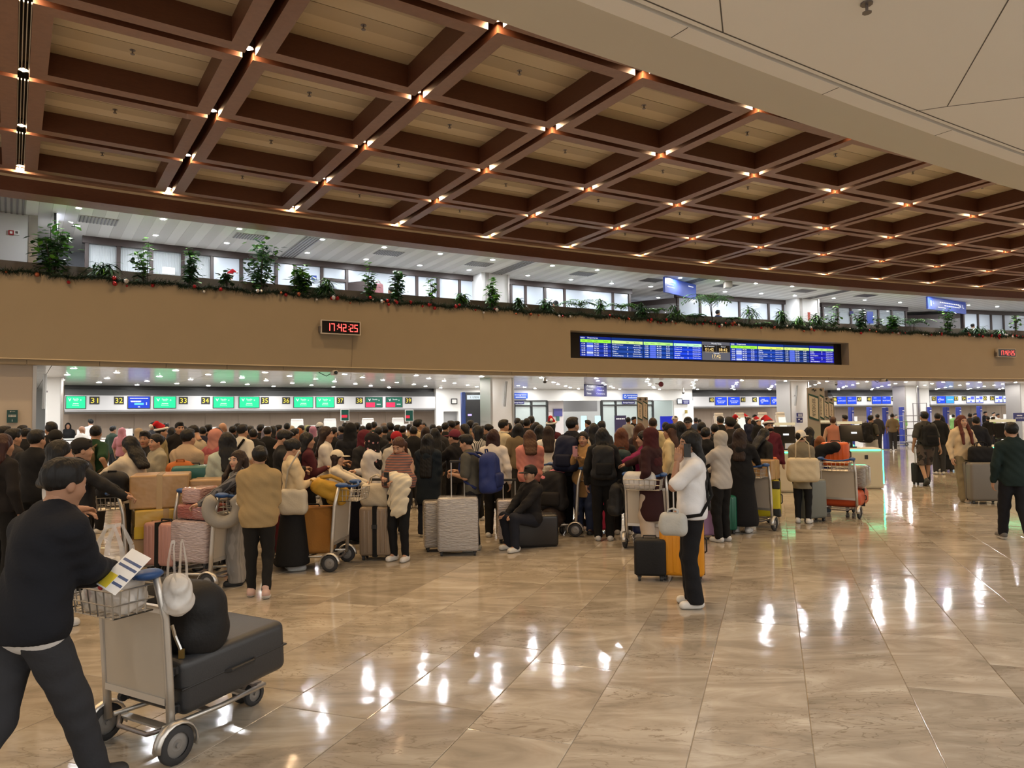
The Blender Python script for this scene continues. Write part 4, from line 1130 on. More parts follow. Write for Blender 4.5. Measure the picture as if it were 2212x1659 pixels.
    if fo.v: o = fo.build('foliage', [LEAF_D, LEAF_B, LEAF_M], e); o['kind'] = 'stuff'
    return e
PLN = [(118, 485, 'bush', 75, 'tall bushy plant with bright top leaves at the left end of the balcony', .35), (222, 538, 'drac', 62, 'spiky dracaena second from the left on the balcony', .15), (315, 522, 'schef', 48, 'slender plant with pale leaf clusters before the curtained windows', .6), (408, 541, 'column', 38, 'narrow dense plant left of the santa hat', .15), (490, 582, 'thin', 28, 'small spindly plant beside the santa hat', .1), (563, 521, 'bush', 78, 'largest dark bushy plant of the balcony', .2),
       (650, 573, 'bush', 42, 'bright bushy plant left of the gallery door', .45), (705, 585, 'drac', 48, 'drooping dracaena in front of the gallery door', .25), (795, 568, 'schef', 34, 'tall plant before the dark-clad person with the pink bag', .3), (857, 582, 'column', 38, 'dense plant right of the pink bag', .15), (930, 600, 'thin', 30, 'thin leggy plant with few bright leaves', .5), (1000, 620, 'drac', 34, 'small dracaena left of the centre gallery column', .2), (1063, 602, 'column', 30, 'bright leafy plant in front of the centre gallery column', .5), (1122, 630, 'drac', 30, 'small dark plant right of the centre gallery column', .1),
       (1178, 636, 'drac', 36, 'dracaena before the second window bank', .15), (1250, 630, 'palm', 64, 'spreading palm before the second window bank', .3), (1298, 627, 'dractall', 34, 'tall drooping dracaena between two palms', .2), (1345, 635, 'palm', 54, 'bright spreading palm above the left of the departures board', .6), (1388, 640, 'drac', 38, 'dark dracaena right of the bright palm', .1), (1417, 642, 'palm', 40, 'small pale palm under the hanging blue sign', .4), (1458, 645, 'drac', 42, 'dracaena right below the hanging blue sign', .15), (1500, 662, 'palmpot', 34, 'potted low palm left of the tallest palm', .15), (1540, 630, 'palmbig', 76, 'tallest palm of the balcony', .15), (1582, 667, 'palmpot', 28, 'potted low palm right of the tallest palm', .15),
       (1620, 645, 'dractall', 38, 'tall drooping dracaena before the third window bank', .15), (1650, 688, 'palm', 24, 'low fern-like plant between two dracaenas', .6), (1686, 655, 'drac', 40, 'bushy dracaena left of the second gallery column', .1), (1724, 672, 'drac', 38, 'leafy plant at the foot of the second gallery column', .3), (1762, 667, 'drac', 36, 'dracaena right of the second gallery column', .15), (1797, 665, 'schef', 42, 'open branching plant before the lit gallery windows', .3), (1858, 673, 'column', 26, 'narrow dark plant left of the blue gallery poster', .1), (1893, 683, 'thin', 20, 'slight plant right of the blue gallery poster', .3), (1928, 680, 'bush', 32, 'leafy plant before the right half of the lit windows', .3),
       (1968, 672, 'palm', 50, 'palm left of the right hanging sign', .2), (2046, 670, 'column', 28, 'columnar bushy plant under the right hanging sign', .3), (2085, 690, 'draclow', 36, 'low dark dracaena left of the white-shirted man', .05), (2115, 683, 'draclow', 38, 'low dark dracaena right of the white-shirted man', .05), (2160, 690, 'draclow', 38, 'low dark dracaena near the right edge', .05), (2190, 678, 'thin', 30, 'thin airy tree at the right end of the balcony', .3)]
for q in PLN: plant(*q)
# ================================================================== people: smooth distance-field bodies
class SDF:
    def __init__(self, lo, hi, h):
        self.h = h; self.lo = np.array(lo, float) - 2 * h
        n = np.ceil((np.array(hi, float) + 2 * h - self.lo) / h).astype(int) + 1
        self.ax = [self.lo[i] + h * np.arange(n[i]) for i in range(3)]
        self.D = np.full(n, 0.6, np.float32)
    def _blk(self, lo, hi):
        s = []
        for i in range(3):
            a = int(np.floor((lo[i] - self.lo[i]) / self.h)); b = int(np.ceil((hi[i] - self.lo[i]) / self.h)) + 1
            a = max(0, a); b = min(self.D.shape[i], b)
            if b <= a: return None, None
            s.append(slice(a, b))
        return tuple(s), (self.ax[0][s[0]][:, None, None], self.ax[1][s[1]][None, :, None], self.ax[2][s[2]][None, None, :])
    def _mix(self, s, d, k, op):
        A = self.D[s]
        if op == 'sub':
            d = -d
            if k > 0:
                m = np.clip(k - np.abs(A - d), 0, None) / k; self.D[s] = np.maximum(A, d) + m * m * k * .25
            else: self.D[s] = np.maximum(A, d)
        else:
            if k > 0:
                m = np.clip(k - np.abs(A - d), 0, None) / k; self.D[s] = np.minimum(A, d) - m * m * k * .25
            else: self.D[s] = np.minimum(A, d)
    def ec(self, a, b, r1, r2=None, flat=1.0, k=.04, op='add'):
        r2 = r1 if r2 is None else r2
        a = np.array(a, float); b = np.array(b, float); R = max(r1, r2) * max(1, flat) + k + 2 * self.h
        s, P = self._blk(np.minimum(a, b) - R, np.maximum(a, b) + R)
        if s is None: return self
        x, y, z = P[0] - a[0], (P[1] - a[1]) / flat, P[2] - a[2]
        ab = (b - a) / np.array([1, flat, 1]); L2 = max(1e-9, ab @ ab)
        t = np.clip((x * ab[0] + y * ab[1] + z * ab[2]) / L2, 0, 1)
        d = np.sqrt((x - t * ab[0]) ** 2 + (y - t * ab[1]) ** 2 + (z - t * ab[2]) ** 2) - (r1 + (r2 - r1) * t)
        self._mix(s, (d * min(1, flat)).astype(np.float32), k, op); return self
    def el(self, c, r, k=.03, op='add'):
        c = np.array(c, float); r = np.array(r, float); m = k + 2 * self.h
        s, P = self._blk(c - r - m, c + r + m)
        if s is None: return self
        q = np.sqrt(((P[0] - c[0]) / r[0]) ** 2 + ((P[1] - c[1]) / r[1]) ** 2 + ((P[2] - c[2]) / r[2]) ** 2)
        q2 = np.sqrt(((P[0] - c[0]) / r[0] ** 2) ** 2 + ((P[1] - c[1]) / r[1] ** 2) ** 2 + ((P[2] - c[2]) / r[2] ** 2) ** 2) + 1e-6
        self._mix(s, (q * (q - 1) / q2).astype(np.float32), k, op); return self
    def cut(self, n, d):
        """keep where n.p < d"""
        v = self.ax[0][:, None, None] * n[0] + self.ax[1][None, :, None] * n[1] + self.ax[2][None, None, :] * n[2] - d
        self.D = np.maximum(self.D, v.astype(np.float32)); return self
    def wrinkle(self, amp, f=30.0, seed=0.0):
        x, y, z = self.ax[0][:, None, None], self.ax[1][None, :, None], self.ax[2][None, None, :]
        amp = amp * .62; f = f * 1.5
        self.D = self.D + (amp * (np.sin(f * (z + .6 * x) + seed + 2.0 * np.sin(9 * x + seed)) * np.sin(f * .45 * (x + y * .8) + 1.3 * seed + 3 * z)
                           + .6 * np.sin(f * 1.7 * (x * .7 - y * .5 + z * .8) + 2.1 * seed))).astype(np.float32); return self
    def mesh(self):
        D = self.D; ins = D < 0
        c = ins[:-1, :-1, :-1].astype(np.int8)
        tot = np.zeros_like(c)
        for i in (0, 1):
            for j in (0, 1):
                for k in (0, 1):
                    tot += ins[i:ins.shape[0] - 1 + i, j:ins.shape[1] - 1 + j, k:ins.shape[2] - 1 + k]
        act = (tot > 0) & (tot < 8)
        I = np.argwhere(act)
        if len(I) == 0: return np.zeros((0, 3)), np.zeros((0, 4), int)
        vid = np.full(act.shape, -1, np.int32); vid[act] = np.arange(len(I))
        corn = [(i, j, k) for i in (0, 1) for j in (0, 1) for k in (0, 1)]
        val = {cc: D[I[:, 0] + cc[0], I[:, 1] + cc[1], I[:, 2] + cc[2]] for cc in corn}
        acc = np.zeros((len(I), 3)); cnt = np.zeros(len(I))
        for a in corn:
            for ax in range(3):
                if a[ax] == 0:
                    b = list(a); b[ax] = 1; b = tuple(b)
                    va, vb = val[a], val[b]; m = (va < 0) != (vb < 0)
                    t = np.where(m, va / np.where(va - vb == 0, 1, va - vb), 0)
                    p = np.array(a, float)[None, :].repeat(len(I), 0); p[:, ax] = t
                    acc += p * m[:, None]; cnt += m
        V = (I + acc / cnt[:, None]) * self.h + self.lo
        Q = []
        for ax in range(3):
            o = [1, 2] if ax == 0 else ([0, 2] if ax == 1 else [0, 1])
            A = np.take(ins, np.arange(ins.shape[ax] - 1), axis=ax); B = np.take(ins, np.arange(1, ins.shape[ax]), axis=ax)
            E = np.argwhere(A != B)
            E = E[(E[:, o[0]] > 0) & (E[:, o[1]] > 0) & (E[:, o[0]] < vid.shape[o[0]]) & (E[:, o[1]] < vid.shape[o[1]])]
            s = A[tuple(E.T)]
            def cell(d0, d1):
                X = E.copy(); X[:, o[0]] += d0; X[:, o[1]] += d1; return vid[tuple(X.T)]
            q = np.stack([cell(-1, -1), cell(0, -1), cell(0, 0), cell(-1, 0)], 1)
            flip = s if ax != 1 else ~s
            q = np.where(flip[:, None], q, q[:, ::-1]); Q.append(q)
        return V, np.concatenate(Q)

def np_mesh(name, V, Q, mats, midx=None, colors=None, smooth=True):
    me = bpy.data.meshes.new(name)
    n, m = len(V), len(Q); k = Q.shape[1] if m else 4
    me.vertices.add(n); me.vertices.foreach_set('co', np.ascontiguousarray(V, np.float32).ravel())
    me.loops.add(m * k); me.loops.foreach_set('vertex_index', np.ascontiguousarray(Q, np.int32).ravel())
    me.polygons.add(m); me.polygons.foreach_set('loop_start', np.arange(0, m * k, k, dtype=np.int32))
    me.polygons.foreach_set('use_smooth', np.full(m, smooth))
    for mm in (mats if isinstance(mats, (list, tuple)) else [mats]): me.materials.append(mm)
    if midx is not None: me.polygons.foreach_set('material_index', np.ascontiguousarray(midx, np.int32))
    if colors is not None:
        ca = me.color_attributes.new('Col', 'FLOAT_COLOR', 'POINT'); ca.data.foreach_set('color', np.concatenate([colors, np.ones((n, 1))], 1).astype(np.float32).ravel())
    me.update(calc_edges=True)
    return me

def skin_mat():
    m = bpy.data.materials.new('skin'); m.use_nodes = True; nt = m.node_tree; b = nt.nodes['Principled BSDF']
    a = nt.nodes.new('ShaderNodeVertexColor'); a.layer_name = 'Col'; nt.links.new(a.outputs[0], b.inputs['Base Color'])
    b.inputs['Roughness'].default_value = .5; b.inputs['Specular IOR Level'].default_value = .35
    return m
SKIN = skin_mat()
def fabric(col, rough=.85, kind='plain', col2=None, scale=40.0):
    key = 'fabric_%s_%d_%d_%d' % (kind, *[int(c * 999) for c in col])
    if kind == 'plain':
        return mat(key, col, rough, spec=.25, bump=.10, bscale=60, var=.07, vscale=5)
    if key in MATS: return MATS[key]
    m = bpy.data.materials.new(key); m.use_nodes = True; nt = m.node_tree; b = nt.nodes['Principled BSDF']; b.inputs['Roughness'].default_value = rough; b.inputs['Specular IOR Level'].default_value = .25
    tc = nt.nodes.new('ShaderNodeTexCoord'); cr = nt.nodes.new('ShaderNodeValToRGB'); cr.color_ramp.interpolation = 'CONSTANT'
    e = cr.color_ramp.elements; e[0].color = (*col, 1); e[1].position = .5; e[1].color = (*col2, 1)
    if kind in ('hstripe', 'vstripe'):
        sx = nt.nodes.new('ShaderNodeSeparateXYZ'); nt.links.new(tc.outputs['Object'], sx.inputs[0])
        mm = nt.nodes.new('ShaderNodeMath'); mm.operation = 'MULTIPLY'; mm.inputs[1].default_value = scale; nt.links.new(sx.outputs['Z' if kind == 'hstripe' else 'X'], mm.inputs[0])
        fr = nt.nodes.new('ShaderNodeMath'); fr.operation = 'FRACT'; nt.links.new(mm.outputs[0], fr.inputs[0]); nt.links.new(fr.outputs[0], cr.inputs[0])
    else:
        n = nt.nodes.new('ShaderNodeTexVoronoi' if kind == 'floral' else 'ShaderNodeTexNoise'); n.inputs['Scale'].default_value = scale
        nt.links.new(tc.outputs['Object'], n.inputs['Vector']); nt.links.new(n.outputs[0], cr.inputs[0]); e[1].position = .22 if kind == 'floral' else .54
        if kind == 'floral': e[0].color = (*col2, 1); e[1].color = (*col, 1)
    nt.links.new(cr.outputs[0], b.inputs['Base Color'])
    MATS[key] = m
    return m
def hairmat(col):
    key = 'hair_%d_%d_%d' % tuple(int(c * 999) for c in col)
    return mat(key, col, .5, spec=.28, bump=.5, bscale=55, stretch=(1, 1, .12), var=.3, vscale=30)
BLK = (.006, .0055, .0055); DBR = (.022, .011, .007); BRN = (.06, .024, .012); AUB = (.10, .033, .014); REDH = (.09, .018, .010); ORG = (.20, .075, .025); GRYH = (.10, .09, .085)
SK = [(.42, .235, .15), (.34, .18, .11), (.50, .30, .20), (.27, .135, .08)]

def ik(a, c, l1, l2, pole):
    a, c, pole = np.array(a, float), np.array(c, float), np.array(pole, float)
    d = c - a; L = np.linalg.norm(d); L = min(L, (l1 + l2) * .999); u = d / max(1e-6, np.linalg.norm(d))
    x = (l1 * l1 - l2 * l2 + L * L) / (2 * L); h = math.sqrt(max(0, l1 * l1 - x * x))
    p = pole - u * (pole @ u); n = np.linalg.norm(p); p = p / n if n > 1e-6 else np.array([0, 1, 0])
    return a + u * x + p * h, a + u * L

# wrist targets (right, left) for a 1.7 m person facing +y; x>0 is the person's right-hand side as seen from behind
POSE = {
    'down': ((.25, .03, .86), (-.25, .03, .86)),
    'relax': ((.24, .09, .90), (-.25, .02, .86)),
    'phone': ((.07, .27, 1.16), (-.09, .25, 1.12)),
    'phone1': ((.10, .30, 1.22), (-.25, .05, .88)),
    'push': ((.23, .42, 1.06), (-.23, .42, 1.06)),
    'push_low': ((.20, .46, 1.0), (-.20, .46, 1.0)),
    'call': ((.135, .15, 1.42), (-.20, .10, .92)),
    'call_l': ((.20, .10, .92), (-.135, .15, 1.42)),
    'photo': ((.06, .33, 1.32), (-.05, .30, 1.27)),
    'cross': ((-.10, .21, 1.14), (.10, .19, 1.10)),
    'hip': ((.24, -.02, 1.02), (-.25, .03, .86)),
    'fold': ((.03, .21, 1.06), (-.03, .21, 1.03)),
    'pull': ((.24, -.18, .84), (-.25, .06, .88)),
    'straps': ((.13, .13, 1.24), (-.13, .13, 1.24)),
    'reach': ((.18, .52, 1.12), (-.15, .48, 1.15)),
    'reach1': ((.18, .52, 1.16), (-.22, .10, .92)),
    'lap': ((.10, .38, 1.02), (-.08, .40, 1.0)),
    'carry': ((.26, .10, .92), (-.06, .25, 1.10)),
}
def hand_mesh(w, d, up, side, h, grip=.5):
    """palm, four unequal bent fingers and a thumb; w wrist, d finger direction, up = palm normal (palm faces -up)"""
    d = np.array(d, float); d /= np.linalg.norm(d); up = np.array(up, float); up -= d * (up @ d); n_ = np.linalg.norm(up)
    up = up / n_ if n_ > 1e-5 else np.array([0, 0, 1.]); sd = np.cross(d, up) * side
    w = np.array(w, float)
    g = SDF(w - .16, w + .16, h) if True else None
    P = lambda x, y, z: w + sd * x + d * y + up * z
    for i in range(4):
        g.ec(P((i - 1.5) * .014, .02, 0), P((i - 1.5) * .019, .078, 0), .0135, .0115, k=.012)
    g.ec(P(0, -.03, 0), P(0, .03, 0), .024, .022, k=.02)
    ln = (.040, .047, .050, .042); 
    for i in range(4):
        L = ln[3 - i]; x0 = (i - 1.5) * .0195
        p0 = P(x0, .08, 0); a1 = grip * .9; p1 = P(x0, .08 + L * math.cos(a1), -L * math.sin(a1)); a2 = a1 + grip * 1.5
        L2 = L * .75; p2 = p1 + d * L2 * math.cos(a2) - up * L2 * math.sin(a2)
        g.ec(p0, p1, .0092, .0086, k=.004); g.ec(p1, p2, .0086, .0074, k=.004)
    t0 = P(.028, .012, -.006); t1 = P(.050, .046, -.016 - .01 * grip); t2 = P(.044, .078, -.026 - .012 * grip)
    g.ec(t0, t1, .0125, .0105, k=.01); g.ec(t1, t2, .0105, .0085, k=.004)
    return g.mesh()

PLACED = []
def person(label, x, ytop=None, depth=None, face=0.0, pose='down', hair='short', hc=BLK, top='tee', tc=BLK, bot='trousers', bc=BLK, shoe=(.5, .5, .5),
           H=None, skin=0, fem=False, group=None, lod=None, foot=None, lean=0.0, turn=0.0, nod=0.0, bw=1.0, hat=None, hatc=(.5, .5, .5), step=0.0, drop=0.0, z0=0.0,
           tmat=None, bmat=None, stance=.09, wr=None, wl=None, hairL=.34, ankles=None, mask=None, hmat=None, hem=None, under=None):
    # ---- place
    if foot is not None:
        p = at_z(foot[0], foot[1], z0); depth = p.y
        if x is None: x = foot[0]
    if foot is None and z0 == 0 and drop == 0:            # keep neighbours an arm's width apart
        for _ in range(8):
            q = at_Y(x, ytop, depth)
            if all((q.x - a) ** 2 + (q.y - b) ** 2 > .2 for a, b in PLACED): break
            depth += .25
    if H is None:
        H = at_Y(x, ytop, depth).z - z0
        H = H + drop
        H = max(1.28, min(1.86, H))
    pos = at_Y(x, ytop if ytop is not None else 900, depth)
    if foot is not None: pos.x = p.x * .75 + pos.x * .25
    if z0 == 0: PLACED.append((pos.x, pos.y))
    if lod is None: lod = 0 if depth < 11.6 else (1 if depth < 17 else 2)
    hb, hh, hg, hs = ((.020, .0075, .0135, .012), (.028, .012, .021, .02), (.036, .018, .028, .028))[lod]
    s = H / 1.7; yaw = -math.radians(face)
    sk = np.array(SK[skin % len(SK)])
    wR, wL = POSE[pose]; wR = wr or wR; wL = wl or wL
    dz = -drop / s
    sh = [np.array((sx * .168 * bw, -.012, 1.372 + dz)) for sx in (1, -1)]
    W = [np.array(wR, float) + (0, 0, dz), np.array(wL, float) + (0, 0, dz)]
    EL = []; WR = []
    for i in (0, 1):
        e, w_ = ik(sh[i], W[i], .285, .25, ((.5, -.6, -.8), (-.5, -.6, -.8))[i] if W[i][2] < 1.25 + dz else ((.25, .1, -1), (-.25, .1, -1))[i]); EL.append(e); WR.append(w_)
    hip = [np.array((sx * .088, 0, .90 + dz)) for sx in (1, -1)]
    if ankles: AN = [np.array(a, float) for a in ankles]
    elif drop > .2: AN = [np.array((.15, .40, .075)), np.array((-.15, .40, .075))]
    else: AN = [np.array((stance, step * .5, .075 + max(0, -step) * .12)), np.array((-stance, -step * .5, .075 + max(0, step) * .12))]
    KN = []; AK = []
    for i in (0, 1):
        kn, ak = ik(hip[i], AN[i], .425, .405, (.08 * (1, -1)[i], 1, .1)); KN.append(kn); AK.append(ak)
    toes = []
    for i in (0, 1):
        back = AN[i][2] > .085
        toes.append(AK[i] + (np.array([.02 * (1, -1)[i], .10, -.035]) if not back else np.array([0, .075, -.075])))
    def torso(g, gr, k=.05, low=True):
        f = bw
        if low: g.ec((-.07 * f, 0, .93 + dz), (.07 * f, 0, .93 + dz), .112 * f + gr, flat=.88, k=k)
        g.ec((0, 0, 1.0 + dz), (0, .004, 1.15 + dz), .132 * f + gr, .126 * f + gr, flat=.76 + gr * 2, k=k)
        g.ec((0, 0, 1.15 + dz), (0, -.012, 1.32 + dz), .132 * f + gr, .146 * f + gr, flat=.70 + gr * 2, k=k)
        g.ec((-.128 * f, -.012, 1.372 + dz), (.128 * f, -.012, 1.372 + dz), .058 + gr * .75, k=k)
        g.ec((0, -.02, 1.36 + dz), (0, -.022, 1.45 + dz), .085 + gr * .5, .058 + gr * .4, k=k)
        if fem:
            for sx in (-1, 1): g.el((sx * .066, .062, 1.245 + dz), (.066 + gr, .062 + gr, .07 + gr), k=.05)
    def legs(g, gr, gk=None, ga=None, upto=1.0):
        gk = gr if gk is None else gk; ga = gr if ga is None else ga
        for i in (0, 1):
            g.ec(hip[i], KN[i], .090 * (bw * .5 + .5) + gr, .060 + gk, k=.03)
            if upto >= 1: g.ec(KN[i], AK[i] + (0, 0, .0), .058 + gk, .038 + ga, k=.03)
    def arms(g, gr, fr=1.0, gw=None):
        gw = gr if gw is None else gw
        for i in (0, 1):
            if fr < 1:
                e = sh[i] + (EL[i] - sh[i]) * min(1, fr * 2); g.ec(sh[i], e, .048 + gr, .047 + gr * 1.15, k=.035)
            else:
                g.ec(sh[i], EL[i], .048 + gr, .043 + gr, k=.035); g.ec(EL[i], WR[i] - (WR[i] - EL[i]) * .02, .042 + gr, .029 + gw, k=.03)
    zs = [AK[0][2], AK[1][2], 0]; allp = np.array(EL + WR + KN + AK + toes + sh)
    lo = np.minimum(allp.min(0), (-.26, -.22, 0)) - (.14, .14, .06); hi = np.maximum(allp.max(0), (.26, .22, 1.5 + dz)) + (.14, .14, .06)
    lo[2] = -.04
    hc3 = np.array((0, .012, 1.585 + dz))                     # head centre
    def bend(V):
        if lean:
            t = np.clip(V[:, 2] - (.95 + dz), 0, None); V = V.copy(); V[:, 1] += lean * t; V[:, 2] -= .25 * lean * lean * t
        return V
    # ---- body
    g = SDF(lo, (hi[0], hi[1], 1.56 + dz), hb)
    torso(g, 0.0); legs(g, -.004); arms(g, .0)
    for i in (0, 1): g.ec(AK[i], toes[i], .038, .03, k=.03)
    g.ec((0, -.02, 1.42 + dz), (0, -.01, 1.52 + dz), .052, .05, k=.03)
    hd = [];
    for i in (0, 1):
        u = WR[i] - EL[i]; u = u / np.linalg.norm(u); hd.append(u)
        if lod: g.ec(WR[i], WR[i] + u * .10, .034, .024, k=.02)
    Vs, Qs = [], []; n0 = 0
    V, Q = g.mesh(); Vs.append(bend(V)); Qs.append(Q); n0 += len(V); cols = [np.tile(sk, (len(V), 1))]
    if lod == 0:
        for i in (0, 1):
            bentv = bend(np.stack([EL[i], WR[i]])); u = bentv[1] - bentv[0]
            upv = np.array((0, 0, 1.)) if abs(u[2]) < .8 * np.linalg.norm(u) else np.array(((1, -1)[i], 0, 0.))
            if pose in ('push', 'push_low', 'reach', 'lap', 'reach1'): u = np.array((0, 1, -.15)); upv = np.array((0, 0, 1.))
            V, Q = hand_mesh(bentv[1], u, upv, (-1, 1)[i], .0065, .75 if pose in ('push', 'push_low', 'phone', 'photo', 'call') else .4)
            Vs.append(V); Qs.append(Q + n0); n0 += len(V); cols.append(np.tile(sk * .97, (len(V), 1)))
    # ---- head
    Rh = np.array(Matrix.Rotation(-math.radians(turn), 3, 'Z') @ Matrix.Rotation(-math.radians(nod), 3, 'X')) * 1.03
    hw = .95 if fem else 1.0
    g = SDF((-.10, -.125, -.16), (.10, .135, .13), hh)
    g.el((0, -.012, .03), (.075 * hw, .092, .086), k=.02); g.el((0, .018, -.03), (.061 * hw, .070, .082), k=.03)
    g.ec((-.012, .050, -.098), (.012, .050, -.098), .024, k=.035)
    if lod < 2:
        for sx in (-1, 1): g.el((sx * .036, .050, -.03), (.028, .030, .030), k=.03)
        g.ec((-.034, .066, .024), (.034, .066, .024), .0155, k=.02)
        g.ec((0, .078, .008), (0, .098, -.028), .009, .0135, k=.014); 
        for sx in (-1, 1): g.el((sx * .011, .091, -.031), (.009, .011, .008), k=.006)
        for sx in (-1, 1): g.el((sx * .031, .098, .004), (.019, .020, .012), k=.014, op='sub')
        for sx in (-1, 1): g.el((sx * .031, .0735, .003), (.0135, .0135, .0115), k=.003)
        g.el((0, .080, -.061), (.023, .012, .0065), k=.006); g.el((0, .079, -.070), (.019, .012, .0065), k=.006)
    for sx in (-1, 1): g.el((sx * .073 * hw, -.004, -.012), (.010, .019, .031), k=.008)
    g.ec((0, -.012, -.06), (0, -.03, -.155), .050, .052, k=.03)
    V, Q = g.mesh()
    c = np.tile(sk, (len(V), 1)); X, Y, Z = V.T
    if lod < 2:
        m = (Y > .06) & (np.abs(Z + .065) < .0105) & (np.abs(X) < .023); c[m] = sk * (.85, .45, .45)
        m = (Y > .055) & (np.abs(Z - .027 - .1 * np.abs(np.abs(X) - .032) * -1) < .0062) & (np.abs(X) > .014) & (np.abs(X) < .050); c[m] = np.array(hc) * .7 + sk * .12
        ex = np.abs(X) - .031
        m = (Y > .072) & ((ex / .0145) ** 2 + ((Z - .003) / .0078) ** 2 < 1); c[m] = (.42, .38, .35)
        m = (Y > .072) & ((ex / .0068) ** 2 + ((Z - .003) / .0075) ** 2 < 1); c[m] = (.012, .008, .006)
        m = (Y > .065) & ((ex / .0165) ** 2 + ((Z - .0115) / .003) ** 2 < 1); c[m] = (.02, .012, .01)
        m = (Y > .03) & (np.abs(np.abs(X) - .04) < .014) & (np.abs(Z + .035) < .016); c[m] = c[m] * (1.04, .93, .92)
    ctr = bend(np.array([hc3]))[0]
    Vs.append(V @ Rh.T + ctr); Qs.append(Q + n0); n0 += len(V); cols.append(c)
    me = np_mesh('person', np.concatenate(Vs) * s, np.concatenate(Qs), SKIN, colors=np.concatenate(cols))
    if drop or z0 or True: zpos = z0
    ob = link('person', me, None, (pos.x, pos.y, zpos), yaw)
    tag(ob, label, 'person', group)
    def part(name, g, m, head=False, midf=None, mats=None):
        V, Q = g.mesh()
        if len(Q) == 0: return None
        V = (V @ Rh.T + ctr) if head else bend(V)
        mi = None
        if midf is not None:
            zc = V[Q].mean(1); mi = midf(zc)
        return link(name, np_mesh(name, V * s, Q, mats or m, mi), ob)
    # ---- clothes
    sd = random.random() * 6
    TC = tmat or fabric(tc); BC = bmat or fabric(bc)
    gt = {'tee': .016, 'long': .018, 'sweater': .020, 'jacket': .026, 'coat': .024, 'abaya': .028, 'vest': .02, 'tank': .014, 'dress': .022, 'cape': .03}[top]
    hz = hem if hem is not None else {'tee': .84, 'long': .84, 'sweater': .82, 'jacket': .83, 'coat': .36, 'abaya': .05, 'vest': .84, 'tank': .86, 'dress': .50, 'cape': .8}[top]
    g = SDF((lo[0], lo[1], min(hz, .8) - .16 + min(0, dz)), (hi[0], hi[1], 1.53 + dz), hg)
    torso(g, gt, .05)
    if top in ('tee', 'dress'): arms(g, gt + .008, .42)
    elif top == 'vest' or top == 'tank': pass
    elif top == 'cape':
        g.ec((0, 0, 1.36 + dz), (0, .02, 1.15 + dz), .16, .27, flat=.7, k=.05)
    else: arms(g, gt * .8, 1.0, gw=gt * .6)
    if top not in ('coat', 'abaya', 'dress', 'cape') and drop < .2: g.ec((0, 0, 1.0), (0, 0, hz - .08), .130 * bw + gt, .138 * bw + gt, flat=.80, k=.05)
    if lod < 2: g.wrinkle(.0042 if top in ('tee', 'long', 'tank') else .006, 26, sd)
    if top in ('coat', 'abaya', 'dress') and drop < .2:
        g.ec((0, 0, 1.02), (0, 0, max(hz + .1, .12)), .145 * bw + gt, {'coat': .215, 'abaya': .27, 'dress': .22}[top], flat=.82, k=.06)
        g.cut((0, 0, -1), -hz)
    elif drop > .2: g.cut((0, -.0, -1), -(.86 + dz))
    else: g.cut((0, 0, -1), -hz)
    if top in ('jacket', 'coat', 'sweater') and hat != 'hijab':
        g.ec((-.06, -.03, 1.455 + dz), (.06, -.03, 1.455 + dz), .045, k=.03)
    g.ec((0, .03, 1.52 + dz), (0, .05, 1.60 + dz), .058, k=.012, op='sub')
    part({'tee': 'shirt', 'long': 'shirt', 'sweater': 'sweater', 'jacket': 'jacket', 'coat': 'coat', 'abaya': 'abaya', 'vest': 'vest', 'tank': 'shirt', 'dress': 'dress', 'cape': 'shawl'}[top], g, TC)
    if under:
        g = SDF((lo[0], lo[1], under[1] - .06), (hi[0], hi[1], hz + .1), hg); torso(g, gt - .005, .05); g.wrinkle(.002, 20, sd); g.cut((0, 0, -1), -under[1]); g.cut((0, 0, 1), hz + .05); part('undershirt', g, fabric(under[0]))
    if top != 'abaya':
        g = SDF((lo[0], lo[1], -.03), (hi[0], hi[1], 1.06 + dz), hg)
        f = bw
        g.ec((-.07 * f, 0, .93 + dz), (.07 * f, 0, .93 + dz), .112 * f + .004, flat=.88, k=.04)
        g.ec((0, 0, .95 + dz), (0, 0, 1.02 + dz), .128 * f + .0, flat=.76, k=.04)
        if lod < 2 and 'skirt' not in bot: pass
        if bot == 'skirt': g.ec((0, 0, .95 + dz), (0, 0, .45 + dz), .15, .22, flat=.85, k=.04); g.cut((0, 0, -1), -(.42 + dz))
        elif bot == 'longskirt': g.ec((0, 0, .95 + dz), (0, 0, .12 + dz), .15, .26, flat=.85, k=.04); g.cut((0, 0, -1), -(.08 + dz))
        elif bot == 'shorts': legs(g, .024, .034, upto=0); g.wrinkle(.0045, 22, sd + 1); g.cut((0, 0, -1), -.47)
        elif bot == 'wide': legs(g, .020, .045, .062)
        elif bot == 'skinny': legs(g, .008, .008, .012)
        elif bot == 'flare': legs(g, .010, .012, .045)
        else: legs(g, .011, .020, .026)
        if lod < 2 and bot not in ('shorts', 'skirt', 'longskirt'): g.wrinkle(.0045, 22, sd + 1)
        if bot not in ('skirt', 'longskirt', 'shorts') and step == 0 and not ankles: g.cut((0, 0, -1), -.045)
        part('skirt' if 'skirt' in bot else ('shorts' if bot == 'shorts' else 'trousers'), g, BC)
    for i in (0, 1):
        a, t = AK[i], toes[i]; dirv = (t - a); heel = a + np.array((0, -.045, -.045)) if a[2] < .1 else a + np.array((0, -.055, -.01))
        g = SDF(np.minimum(heel, t) - .09, np.maximum(a, t) + .10, hs)
        g.ec(heel + (0, 0, .012), t + (dirv / np.linalg.norm(dirv)) * .02, .043, .040, k=.02); g.ec(a + (0, 0, .0), a + (0, 0, .03), .046, .047, k=.03)
        g.ec(heel + (0, .03, -.012), t + (0, .01, -.012), .048, .044, flat=1.0, k=.01)
        if a[2] < .1: g.cut((0, 0, -1), -.002)
